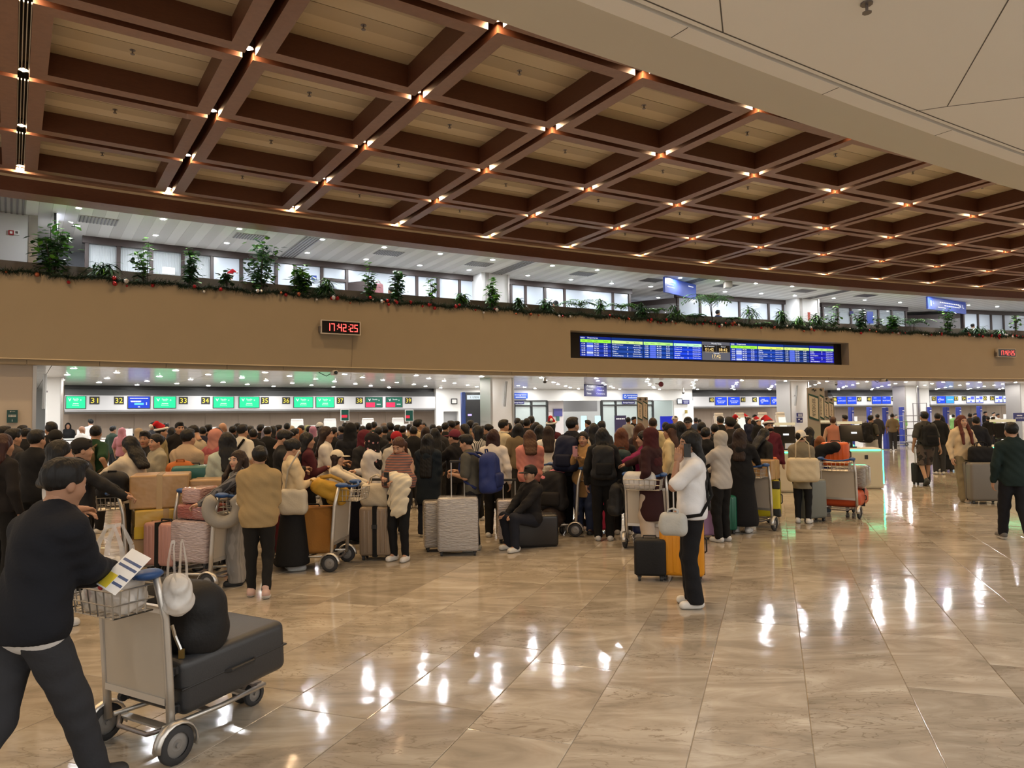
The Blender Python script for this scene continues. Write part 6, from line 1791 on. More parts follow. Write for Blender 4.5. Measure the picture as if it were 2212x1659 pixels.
softbag('cream shoulder bag on a black strap at the cream sweater woman\'s side', on(CW, .16, -.02, .68), CW.rotation_euler.z + 1.2, (.26, .10, .26), (.50, .45, .36), handles=0, strap=[(-.10, .02, .24), (-.06, .0, .5), (.10, -.2, .72)])
person('child in a cream cap and pale hoodie reaching for a trolley handle', 728, 975, 9.5, face=82, pose='reach', hair='bob', hc=DBR, top='sweater', tc=(.60, .53, .42), bc=(.02, .02, .025), hat='cap', hatc=(.62, .55, .42), fem=True, skin=2)
person('woman in a black floral headscarf and long white blouse with crossed arms', 803, 937, 9.9, face=-78, pose='cross', hair='none', hat='hijab', hmat=fabric((.010, .008, .009), kind='floral', col2=(.42, .20, .20), scale=14), top='jacket', tc=(.62, .58, .54), hem=.62, bc=(.02, .02, .02), fem=True)
SW = person('woman in a striped poncho top and black leggings reading her phone', 868, 947, foot=(862, 1211), face=-158, pose='phone', hair='pony', hc=BRN, top='cape', tmat=fabric((.26, .105, .075), kind='hstripe', col2=(.10, .075, .08), scale=32), hem=1.02, bot='skinny', bc=(.008, .008, .009), shoe=(.62, .60, .58), fem=True, nod=24, skin=0)
phone('black phone in the poncho woman\'s hands', on(SW, .0, .30, 1.03), SW.rotation_euler.z)
_p = on(SW, -.16, .20, .62)
lump('folded_jacket', 'cream jacket draped over the poncho woman\'s arm', 'jacket', _p, SW.rotation_euler.z, [((-.04, .0, .38), (.12, .02, .40), .085, .085, .8), ((-.05, .05, .32), (-.03, .06, .06), .085, .07, .45), ((.10, .0, .36), (.17, .0, .10), .075, .04, .5), ((.04, .05, .3), (.07, .06, .0), .075, .06, .45)], fabric((.62, .56, .44)), wr=.011, f=34, vox=.011)
suitcase('champagne suitcase with a black strap beside the poncho woman', at_z(815, 1207, 0), -.05, .40, .27, .66, (.26, .19, .13), ribs=6, strap=(.01, .01, .01), handle=.32)
softbag('cream leather handbag sitting on the champagne suitcase', Vector(at_z(815, 1207, 0)) + Vector((0, -.02, .67)), -.2, (.36, .14, .25), (.52, .46, .36), handles=.13, strap=[(.12, 0, .22), (.24, 0, .30), (.32, 0, .1)])
suitcase('larger shrink-wrapped silver suitcase of the standing pair', at_z(990, 1197, 0), .06, .52, .32, .74, (.36, .34, .33), wrap=True, handle=.44)
suitcase('smaller shrink-wrapped silver suitcase of the standing pair', at_z(943, 1189, 0), .2, .34, .27, .66, (.33, .30, .28), wrap=True)
person('woman with long black hair in a long dark teal dress seen from behind', 925, 939, 10.7, face=12, pose='fold', hair='long', hairL=.55, top='coat', tc=(.008, .014, .022), bc=(.012, .016, .03), bot='wide', shoe=(.6, .6, .58), fem=True, hem=.55)
GM = person('man in a grey-green T-shirt with a blue backpack facing left', 1006, 940, foot=(1030, 1190), face=-72, pose='phone', hair='short', top='tee', tc=(.075, .072, .06), bc=(.010, .010, .013), shoe=(.30, .26, .19), lean=.16, nod=14)
GM.location.x += .0
worn(GM, 'royal blue backpack on the man in the grey-green T-shirt', (.018, .030, .13), .36, .24, .52, zb=.86)
# left edge and back-left people
person('person with long dark red hair at the left edge of the photo', 6, 940, 7.6, face=20, hair='long', hc=(.03, .008, .006), top='long', tc=(.012, .010, .010), bc=BLK, fem=True, hairL=.5)
person('man with short black hair in a dark jacket at the far left', 27, 928, 9.6, face=25, hair='short', top='jacket', tc=(.03, .025, .025))
person('man in a plain black T-shirt seen from behind at left', 78, 931, 8.6, face=8, hair='short', top='tee', tc=(.008, .008, .009), pose='fold', bw=1.1)
person('tall dark-haired man before the left white column', 110, 913, 11.6, face=-10, hair='short', top='jacket', tc=BLK, turn=-40)
person('man in a peaked black cap before the left white column', 120, 932, 10.2, face=-15, hair='short', hat='cap', hatc=(.012, .012, .012), top='jacket', tc=(.010, .010, .011))
person('woman with straight black hair in a white T-shirt behind the foreground man', 128, 954, 6.3, face=40, hair='long', top='tee', tc=(.62, .60, .58), bc=(.012, .012, .015), fem=True, pose='fold', hairL=.26)
CP = person('man in a black cap and black jacket right beside the foreground man', 176, 951, 7.5, face=58, turn=-4, hair='short', hat='cap_back', hatc=(.016, .015, .015), top='jacket', tc=(.010, .010, .012), pose='push', bw=1.06)
OB = person('man in a green T-shirt with one hand on his hip', 206, 921, 11.4, face=12, hair='short', top='tee', tc=(.010, .038, .016), pose='hip', turn=-30)
worn(OB, 'olive khaki backpack on the man in the green T-shirt', (.14, .105, .06), .32, .2, .5, zb=.92)
person('woman in a cream cardigan with long dark hair bending left', 296, 944, 8.9, face=-72, hair='long', hc=BLK, top='jacket', tc=(.56, .48, .37), bc=BLK, fem=True, pose='reach', lean=.18, hairL=.32, nod=18)
person('young man in a dark jacket facing the camera beside the cream cardigan', 314, 933, 10.4, face=175, hair='short', top='jacket', tc=(.02, .018, .018), skin=1)
BQ = person('woman in a grey-beige sweater holding a bouquet', 338, 939, 10.0, face=-140, hair='bun', top='sweater', tc=(.30, .27, .20), bc=BLK, fem=True, pose='fold', turn=-10)
_p = on(BQ, 0, .28, 1.06 * BQ['_s']); bq = MB().cyl((0, 0, -.2), .02, .24, 8, r2=.09).build('bouquet', mat('bouquet_wrap', (.30, .10, .14), .6), None, _p); tag(bq, 'small bouquet of purple and yellow flowers in the grey-beige sweater woman hands', 'bouquet')
for k in range(9): MB().sphere((.07 * math.cos(k * 2.4) * (k % 3 + 1) / 3, .07 * math.sin(k * 2.4) * (k % 3 + 1) / 3, .06), .032, 8, 6).build('flower', mat('flower_purple', (.14, .02, .06), .6) if k % 4 else mat('flower_yellow', (.55, .4, .1), .6), bq)
person('person in a red santa hat behind the grey-beige sweater', 348, 921, 13.6, face=60, hair='short', hat='santa', top='jacket', tc=(.25, .2, .1))
person('man in a dark suit standing out above the queue, looking right', 388, 913, 14.2, face=150, hair='short', top='jacket', tc=(.012, .010, .010), turn=-10)
person('broad man in a tan knit sweater seen from behind', 405, 929, 9.3, face=15, hair='short', top='sweater', tc=(.40, .30, .20), bc=(.03, .02, .018), pose='fold', bw=1.14)
person('man in a beige sweater looking down, left of the pink headscarf', 426, 920, 12.4, face=-70, hair='short', top='sweater', tc=(.42, .35, .25), nod=30, lean=.1)
person('woman in a coral pink headscarf and red dress', 466, 929, 10.4, face=20, hair='none', hat='hijab', hatc=(.45, .20, .16), top='coat', tc=(.32, .08, .09), fem=True, pose='phone')
person('woman with long black hair in a mint green jacket', 490, 936, 8.9, face=-38, hair='long', top='jacket', tc=(.38, .43, .37), bc=(.02, .025, .04), fem=True, pose='phone', hairL=.34)
person('bald man behind the mint green jacket', 481, 914, 15.2, face=10, hair='bald', top='long', tc=(.05, .05, .06))
WT = person('man in a white T-shirt with a dark crossbody strap', 523, 918, 12.4, face=20, hair='short', top='tee', tc=(.58, .56, .50))
sb = MB().tube([on(WT, .13, -.10, 1.42), on(WT, 0, -.155, 1.22), on(WT, -.17, -.12, 1.0)], .022, 6).build('crossbody_strap', fabric(BLK)); tag(sb, 'dark crossbody strap across the white T-shirt back', 'strap')
person('man in a black jacket looking down at his phone near the cream sweater', 612, 931, 9.6, face=70, hair='short', top='jacket', tc=(.010, .010, .012), pose='phone', nod=25)
person('woman in a maroon top behind the cream sweater woman', 663, 936, 9.9, face=60, hair='long', top='long', tc=(.07, .014, .020), fem=True, pose='phone')
person('woman with long wavy hair in a white T-shirt facing right', 704, 923, 10.4, face=80, hair='long', hc=DBR, top='tee', tc=(.60, .57, .53), fem=True, pose='phone', hairL=.3)
person('woman in an all black abaya and veil in mid queue', 757, 916, 11.4, face=10, hair='none', hat='hijab', hatc=(.008, .008, .009), top='abaya', tc=(.008, .009, .013), fem=True)
person('woman in a dark red headscarf left of the floral headscarf', 786, 931, 10.5, face=-60, hair='none', hat='hijab', hatc=(.085, .010, .018), top='abaya', tc=(.01, .01, .012), fem=True)
person('person in a bright red cap behind the poncho woman', 856, 935, 10.9, face=-30, hair='short', hat='cap_back', hatc=(.30, .012, .020), top='jacket', tc=(.45, .42, .38))
person('man in a leaf-patterned beige shirt at the back of the queue', 902, 907, 15.0, face=40, hair='short', top='tee', tmat=fabric((.42, .32, .18), kind='blot', col2=(.16, .11, .06), scale=11))
person('man in a maroon cap and black jacket', 982, 931, 10.6, face=-60, hair='short', hat='cap', hatc=(.13, .02, .035), top='jacket', tc=(.012, .011, .012), pose='push')
person('woman in a black and white striped shirt behind the grey-green T-shirt', 1031, 921, 12.2, face=-60, hair='bob', hc=BLK, top='long', tmat=fabric((.55, .53, .50), kind='vstripe', col2=(.04, .04, .04), scale=28), fem=True)
# ---- centre cluster
HPH = person('short-haired youth in a cream shirt with headphones round his neck', 1087, 908, 13.6, face=60, hair='short', top='tee', tc=(.55, .48, .34), pose='phone')
hp = MB().tube([on(HPH, .085 * math.cos(a), .0 + .085 * math.sin(a), 1.47 * HPH['_s']) for a in [math.radians(-60 + 300 * k / 12) for k in range(13)]], .02, 6).build('headphones', fabric((.55, .5, .42)), smooth=True); tag(hp, 'pale headphones round the neck of the youth in the cream shirt', 'headphones')
person('woman with shoulder-length dark brown hair in a white top', 1066, 929, 10.6, face=15, hair='bob', hc=(.03, .010, .008), top='sweater', tc=(.60, .54, .49), fem=True, bc=BLK)
person('woman in a pink hoodie with brown hair seen from behind', 1144, 931, 11.3, face=-4, hair='long', hc=BRN, top='sweater', tc=(.60, .235, .20), bot='skirt', bc=(.010, .010, .011), fem=True, pose='fold', bw=1.12, hairL=.30, nod=15)
TN = person('tall man in a dark jacket right of the pink hoodie', 1236, 903, 11.0, face=28, hair='short', top='jacket', tc=(.012, .013, .02), turn=20)
worn(TN, 'navy backpack on the tall man right of the pink hoodie', (.010, .013, .035), .36, .24, .52, zb=.92)
PW_ = person('woman in a tan jacket photographing with a pink phone', 1247, 934, foot=(1268, 1153), face=-158, pose='photo', hair='bun', top='jacket', tc=TANC, hem=.62, bot='trousers', bc=(.028, .038, .08), shoe=(.015, .015, .017), fem=True, skin=0, under=None)
phone('pink phone held up by the woman in the tan jacket', on(PW_, .01, .40, 1.24), PW_.rotation_euler.z, (.40, .18, .20))
T5 = trolley(1246, 1160, -78, 'luggage trolley with a pink pillow beside the woman in the tan jacket', side=-1)
z5 = T5.rotation_euler.z
backpack('big black backpack standing on the pink pillow trolley', on(T5, 0, .34, .36), z5 + 1.4, (.013, .012, .013), .42, .28, .56, pocket=(.02, .018, .018))
softbag('brown leather duffel under the big black backpack', on(T5, 0, .38, .16), z5, (.50, .34, .22), (.035, .022, .017), handles=0, name='duffel_bag')
lump('travel_pillow', 'pink tube pillow on top of the black backpack', 'pillow', on(T5, -.02, .30, .92), .4, [((-.20, 0, -.10), (.14, 0, .08), .075, .07), ((-.20, 0, -.12), (-.14, -.02, -.2), .07, .05)], fabric((.60, .20, .24)), wr=.003)
lump('pink_slippers', 'bright pink sandal lying in the basket of the pink pillow trolley', 'sandal', on(T5, 0, -.18, .90), .2, [((-.1, 0, 0), (.12, 0, .03), .04, .045), ((0, -.02, .04), (.05, .02, .06), .04, .03)], mat('hot_pink', (.7, .06, .18), .5), wr=0)
ST = person('seated person in a black cap and black jacket leaning on a wrapped suitcase', 1146, 1008, 9.75, face=-128, pose='lap', drop=.44, hair='short', hat='cap', hatc=(.014, .013, .013), top='jacket', tc=(.012, .011, .012), bc=(.012, .014, .022), shoe=(.60, .58, .54), ankles=((.10, .36, .075), (-.14, .42, .075)))
suitcase('black case laid flat as a seat under the seated person', Vector((ST.location.x, ST.location.y, 0)) + Vector((.05, .10, 0)), .2, .60, .30, .43, (.016, .015, .016), wheels=False)
suitcase('shrink-wrapped silver-pink suitcase in front of the seated person', at_z(1102, 1171, 0), .1, .36, .25, .60, (.42, .37, .37), wrap=True, handle=.26)
T5b = trolley(1128, 1142, 160, 'luggage trolley behind the seated person with a blue handle', side=1)
BBK = person('woman in black with a black backpack left of the teal backpack', 1301, 926, 10.2, face=5, hair='long', top='jacket', tc=(.009, .009, .010), bc=BLK, fem=True, hairL=.2)
worn(BBK, 'black backpack on the woman left of the teal backpack', (.012, .012, .013), .33, .2, .46, zb=.95)
person('woman in a cream knit shirt behind the black backpack', 1282, 916, 12.0, face=-20, hair='long', hc=BLK, top='sweater', tc=(.55, .46, .32), fem=True)
TB = person('woman with auburn hair in a black top', 1342, 926, 10.7, face=10, hair='long', hc=AUB, top='long', tc=(.012, .012, .014), fem=True, hairL=.34)
worn(TB, 'teal backpack on the woman with auburn hair', (.030, .055, .062), .32, .18, .42, zb=.90)
person('woman with very long brown hair before the beige totem', 1382, 916, 12.6, face=30, hair='long', hc=BRN, top='long', tc=(.03, .02, .025), fem=True, hairL=.5)
person('man with a buzz cut in a pale yellow shirt', 1410, 903, 13.6, face=10, hair='buzz', hc=DBR, top='tee', tc=(.55, .46, .26))
person('woman in a magenta jacket reaching left behind the maroon headscarf', 1390, 933, 10.3, face=-80, hair='long', hc=BLK, top='jacket', tc=(.20, .015, .075), fem=True, pose='reach')
HJ = person('woman in a maroon headscarf and long dark maroon coat', 1420, 926, foot=(1405, 1188), face=-52, hair='none', hat='hijab', hatc=(.050, .010, .012), top='coat', tc=(.030, .009, .010), hem=.42, bot='wide', bc=(.46, .38, .31), shoe=(.55, .52, .48), fem=True, pose='reach1', bw=1.08)
T6 = trolley(1350, 1184, 22, 'luggage trolley pushed by the woman in the maroon headscarf', side=-1)
z6 = T6.rotation_euler.z
suitcase('dark blue case on the bottom of the maroon headscarf trolley', on(T6, 0, .30, .165), z6, .48, .30, .34, (.010, .022, .10), wheels=False)
softbag('white plastic bundle in the basket of the maroon headscarf trolley', on(T6, -.05, -.18, .82), z6, (.36, .18, .18), (.6, .58, .54), handles=0, name='bundle', material=BAGP)
backpack('black bag hanging at the side of the maroon headscarf trolley', on(T6, -.34, .10, .42), z6 + 1.5, (.012, .012, .013), .30, .18, .42)
suitcase('hot pink fabric-covered suitcase left of the maroon headscarf trolley', at_z(1306, 1150, 0) + Vector((0, 0, .0)), .25, .40, .30, .62, (.72, .06, .13), soft=True)
person('person in a black cap with long hair in a cream top behind the phone caller', 1447, 919, 11.6, face=-60, hair='long', hc=BRN, hat='cap', hatc=(.010, .010, .010), top='sweater', tc=(.58, .47, .27), fem=True)
person('person in dark clothes with thick curly hair left of the phone caller', 1468, 912, 12.2, face=-20, hair='bob', top='jacket', tc=(.010, .010, .011))
person('man in a dark cap by the blue standee', 1486, 903, 15.2, face=-160, hair='short', hat='cap', hatc=(.02, .02, .022), top='jacket', tc=(.02, .02, .022))
person('man in a denim jacket and white cap by the blue standee', 1458, 900, 22, face=170, hair='short', hat='cap', hatc=(.6, .58, .55), top='jacket', tc=(.06, .08, .12), bc=JNS)
PC = person('woman in a loose white T-shirt talking on her phone', 1490, 934, foot=(1500, 1309), face=-84, pose='call_l', hair='long', hairL=.60, top='tee', tc=(.68, .68, .70), bot='flare', bc=(.008, .008, .010), shoe=(.62, .60, .57), fem=True, bw=1.14, hem=.86, skin=1, turn=-12)
cs = MB().tube([on(PC, .13, .02, 1.36), on(PC, .05, -.14, 1.25), on(PC, -.10, -.165, 1.02), on(PC, -.21, -.05, .86), on(PC, -.215, .10, .84)], .016, 6).build('shoulder_strap', fabric(BLK), smooth=True); tag(cs, 'black crossbody strap across the white T-shirt of the phone caller', 'strap')
softbag('small white and grey crossbody bag of the phone caller', on(PC, -.23, .20, .70), PC.rotation_euler.z + 1.2, (.19, .08, .17), (.42, .42, .40), handles=.05)
phone('dark phone at the phone caller\'s ear', on(PC, -.112, .045, 1.43), PC.rotation_euler.z + 1.57).scale = (.85, .85, .8)
suitcase('bright yellow-orange ribbed suitcase beside the phone caller', at_z(1476, 1252, 0) + Vector((0, .02, 0)), -.28, .46, .29, .66, (.62, .25, .010), ribs=5, handle=.42)
suitcase('small black carry-on case left of the yellow-orange suitcase', at_z(1405, 1252, 0), -.15, .33, .22, .44, (.012, .012, .013), soft=True, handle=.0)
# ---- right cluster
person('woman with a pale grey hood up', 1556, 933, 10.0, face=-35, hair='none', hat='hood', hatc=(.40, .37, .33), top='sweater', tc=(.42, .39, .36), fem=True, pose='push')
person('man in a dark cap and brown jacket right of the hooded woman', 1577, 904, 13.0, face=-10, hair='short', hat='cap', hatc=(.02, .018, .016), top='jacket', tc=(.025, .02, .017))
person('dark-haired person in black left of the hooded woman', 1524, 925, 11.5, face=30, hair='short', top='jacket', tc=(.010, .010, .011))
person('woman in a full-length black robe with long dark hair', 1600, 927, foot=(1603, 1150), face=28, hair='long', hc=DBR, hairL=.36, top='abaya', tc=(.007, .007, .008), fem=True, pose='push', bw=1.06, hem=.12, shoe=(.6, .58, .55))
person('woman with long black hair stooping right', 1642, 927, 12.2, face=65, hair='long', top='jacket', tc=(.010, .010, .012), fem=True, nod=25, lean=.15)
person('man in a black face mask, maroon jacket and santa hat', 1660, 908, 13.4, face=178, hair='short', top='jacket', tc=(.10, .012, .022), mask=(.008, .008, .009), hat='santa')
suitcase('emerald green suitcase with a raised handle', at_z(1562, 1152, 0), .05, .36, .25, .56, (.006, .10, .062), ribs=4, handle=.42)
suitcase('lilac suitcase half hidden by the phone caller', at_z(1530, 1163, 0), .1, .30, .24, .52, (.42, .26, .48))
T7 = trolley(1672, 1147, 40, 'luggage trolley with a bright yellow suitcase', side=1)
z7 = T7.rotation_euler.z
suitcase('bright yellow hard suitcase upright on the trolley', on(T7, .04, .36, .165), z7 + .25, .46, .28, .56, (.55, .47, .012), wheels=False, corners=(.01, .01, .01))
carton('shrink-wrapped parcel above the bright yellow suitcase', on(T7, -.02, .40, .73), z7, .46, .34, .30)
suitcase('orange cabin case on the trolley behind the white cap', at_z(1690, 1118, 0) + Vector((0, .9, .72)), .3, .50, .26, .24, (.50, .09, .012), wheels=False, ribs=0)
WC = person('woman in a white cap and olive jacket carrying a canvas tote', 1731, 932, foot=(1735, 1130), face=32, pose='fold', hair='bun', hc=BLK, hat='cap', hatc=(.66, .60, .50), top='jacket', tc=(.21, .18, .125), hem=.64, bot='skinny', bc=(.010, .010, .011), shoe=(.62, .60, .57), fem=True, turn=20)
softbag('cream canvas tote bag under the arm of the woman in the white cap', on(WC, .06, -.24, .70), WC.rotation_euler.z + .25, (.42, .13, .34), (.56, .47, .32), handles=.34, name='tote_bag')
suitcase('grey-green suitcase behind the woman in the white cap', at_z(1756, 1128, 0) + Vector((.02, .12, 0)), .3, .44, .28, .68, (.16, .17, .15))
person('woman with long black hair behind the white cap', 1748, 924, 13.4, face=40, hair='long', top='long', tc=(.02, .02, .022), fem=True, nod=15)
person('girl with orange-dyed hair in a bright blue top', 1771, 943, 12.6, face=36, hair='bob', hc=ORG, top='tee', tc=(.010, .018, .13), bot='wide', bc=(.10, .14, .19), fem=True, pose='push_low')
T8 = trolley(1856, 1121, 38, 'luggage trolley stacked with orange-red cases', side=1)
z8 = T8.rotation_euler.z
suitcase('big orange-red hard case flat on the bottom of the right trolley', on(T8, .0, .40, .165), z8, .62, .74, .30, (.52, .07, .016), wheels=False)
suitcase('small orange cabin case on top of the right trolley', on(T8, -.12, .34, .84), z8 + .1, .44, .26, .40, (.60, .10, .012), ribs=5, wheels=False)
suitcase('grey shrink-wrapped bundle on the right trolley', on(T8, .08, .46, .47), z8, .56, .50, .38, (.22, .20, .18), wrap=True, wheels=False)
lump('draped_jacket', 'black jacket thrown over the small orange cabin case', 'jacket', on(T8, -.22, .20, 1.10), z8, [((-.10, 0, .0), (.12, 0, .06), .10, .10, .7), ((-.12, -.05, -.05), (-.14, -.06, -.35), .08, .07, .5)], fabric((.010, .010, .011)), wr=.008)
SP = person('man in a charcoal T-shirt and patterned shorts walking away', 2004, 890, foot=(2000, 1049), face=4, pose='pull', hair='short', top='tee', tc=(.05, .048, .045), bot='shorts', bmat=fabric((.10, .075, .065), kind='blot', col2=(.03, .025, .025), scale=9), shoe=(.03, .03, .03), step=.35, lod=0)
worn(SP, 'black backpack on the man in patterned shorts', (.010, .010, .011), .34, .2, .5, zb=.92)
suitcase('black fabric carry-on pulled by the man in patterned shorts', at_z(1990, 1047, 0), .1, .36, .24, .52, (.012, .012, .013), soft=True, handle=.40)
BW_ = person('woman in a pale beige sweater with long red hair', 2081, 898, foot=(2082, 1083), face=176, pose='down', hair='longfront', hc=REDH, top='sweater', tc=(.60, .47, .30), bot='wide', bc=(.20, .165, .10), shoe=(.30, .24, .17), fem=True, step=.30, lod=0, skin=2, wr=(-.1, .2, .9) if False else None, wl=(-.30, .20, .98), hairL=.42)
suitcase('large grey suitcase pushed by the woman in the beige sweater', at_z(2124, 1087, 0), -.1, .58, .36, .78, (.15, .135, .115), rough=.4, band=None)
softbag('black handbag standing on the large grey suitcase', at_z(2124, 1087, 0) + Vector((0, .0, .785)), -.1, (.40, .18, .26), (.010, .010, .011), handles=.12)
BK = person('man in a black jacket behind the woman in the beige sweater', 2108, 901, 16.4, face=15, hair='short', top='jacket', tc=(.010, .011, .016))
softbag('black duffel carried behind the woman in the beige sweater', at_z(2055, 1018, 0) + Vector((0, 0, .505)), .5, (.60, .26, .30), (.03, .028, .028), handles=.1, name='duffel_bag')
suitcase('small black rolling bag behind the woman in the beige sweater', at_z(2055, 1018, 0), .4, .34, .24, .50, (.012, .012, .013), soft=True)
BO = person('boy in a dark green sweater with a yellow hem at the right edge', 2200, 914, foot=(2190, 1170), face=14, pose='down', hair='short', top='sweater', tc=(.010, .020, .018), bc=(.010, .010, .013), shoe=(.12, .11, .10), step=-.42, lod=0, under=((.35, .22, .05), .775), hem=.80)
BA = person('man with a black backpack and pale shorts walking right', 1869, 898, foot=(1888, 1014), face=62, pose='straps', hair='short', top='tee', tc=(.05, .048, .04), bot='shorts', bc=(.40, .39, .37), shoe=(.6, .6, .58), step=.3)
worn(BA, 'bulky black backpack on the man in pale shorts', (.010, .010, .011), .40, .30, .58, zb=.86)
person('person in a salmon pink sleeveless top at the kiosks', 1799, 901, 18.5, face=20, hair='bun', hc=BRN, top='tank', tc=(.42, .16, .11), fem=True)
# ================================================================== background people and counters
LM = [(20, 'the dark teal wall plate'), (204, 'counter 31'), (257, 'counter 32'), (300, 'the blue notice screen'), (396, 'counter 33'), (444, 'counter 34'), (510, 'the paired green screens'), (572, 'counter 35'), (618, 'counter 36'), (680, 'the second green pair'), (735, 'counter 37'), (776, 'counter 38'),
      (830, 'the green and red screens'), (882, 'counter 39'), (974, 'the service door'), (1024, 'the blue scanner'), (1085, 'the centre column'), (1148, 'the left glass doors'), (1205, 'the purple notice'), (1255, 'the grey shutter'), (1340, 'the right glass doors'), (1392, 'the beige totem pair'), (1438, 'the glass screen'), (1480, 'the brass plate'),
      (1537, 'counter 40'), (1605, 'counter 41'), (1630, 'counter 42'), (1694, 'counter 43'), (1726, 'the navy column plates'), (1770, 'the self check-in totems'), (1856, 'counter 47'), (1877, 'counter 48'), (1930, 'counter 49'), (1949, 'counter 50'), (2017, 'counter 52'), (2065, 'counter 53'), (2082, 'counter 54'), (2127, 'counter 55'), (2143, 'counter 56'), (2187, 'counter 57')]
CN = [((.010, .010, .011), 'black'), ((.03, .03, .034), 'charcoal'), (NVY, 'navy'), ((.07, .012, .02), 'maroon'), (WHT, 'white'), ((.25, .23, .2), 'grey'), ((.42, .33, .24), 'beige'), ((.03, .05, .035), 'dark green'), ((.40, .16, .17), 'pink'), ((.05, .07, .13), 'denim blue'), ((.16, .12, .07), 'khaki')]
HN = {'short': 'short-haired', 'long': 'long-haired', 'bun': 'bun-haired', 'bob': 'bob-haired', 'pony': 'ponytailed', 'buzz': 'close-cropped', 'bald': 'bald', 'none': 'veiled'}
used_l = set()
_TEN = {'3': 'thirty', '4': 'forty', '5': 'fifty'}; _ONE = dict(zip('0123456789', ('', '-one', '-two', '-three', '-four', '-five', '-six', '-seven', '-eight', '-nine')))
def words(t):
    return ' '.join((_TEN[w[0]] + _ONE[w[1]] + w[2:]) if w[:2].isdigit() else w for w in t.split())
LM = [(a, words(b)) for a, b in LM]
def far(x, y, d, hair='short', ci=0, face=0, hat=None, hatc=(.3, .02, .03), extra='', fem=None, hc=BLK, **kw):
    best = min(LM, key=lambda q: abs(q[0] - x)); rel = 'below' if abs(best[0] - x) < 8 else ('just left of' if x < best[0] else 'just right of')
    hn = HN[hair] if not hat else {'cap': 'capped', 'santa': 'santa-hatted', 'hijab': 'headscarfed', 'hood': 'hooded', 'cap_back': 'capped'}[hat]
    lab = '%s person in %s %s%s' % (hn, CN[ci][1], ('top ' + rel + ' ' + best[1]), (', ' + extra) if extra else '')
    for alt in ('', ', nearer the camera', ', deeper in the crowd', ', half hidden by neighbours', ', slightly taller than the others'):
        if lab + alt not in used_l: lab = lab + alt; break
    used_l.add(lab)
    return person(lab, x, y, d, face=face, hair=hair, hc=hc, top=kw.pop('top', 'jacket' if ci in (0, 1, 2) else 'tee'), tc=CN[ci][0], bc=kw.pop('bc', CHR), fem=(hair in ('long', 'bun', 'bob', 'pony')) if fem is None else fem, hat=hat, hatc=hatc, group='far queue of passengers', lod=kw.pop('lod', 2 if d > 12.5 else 1), skin=int(x) % 4, **kw)
R_ = random.Random(5)
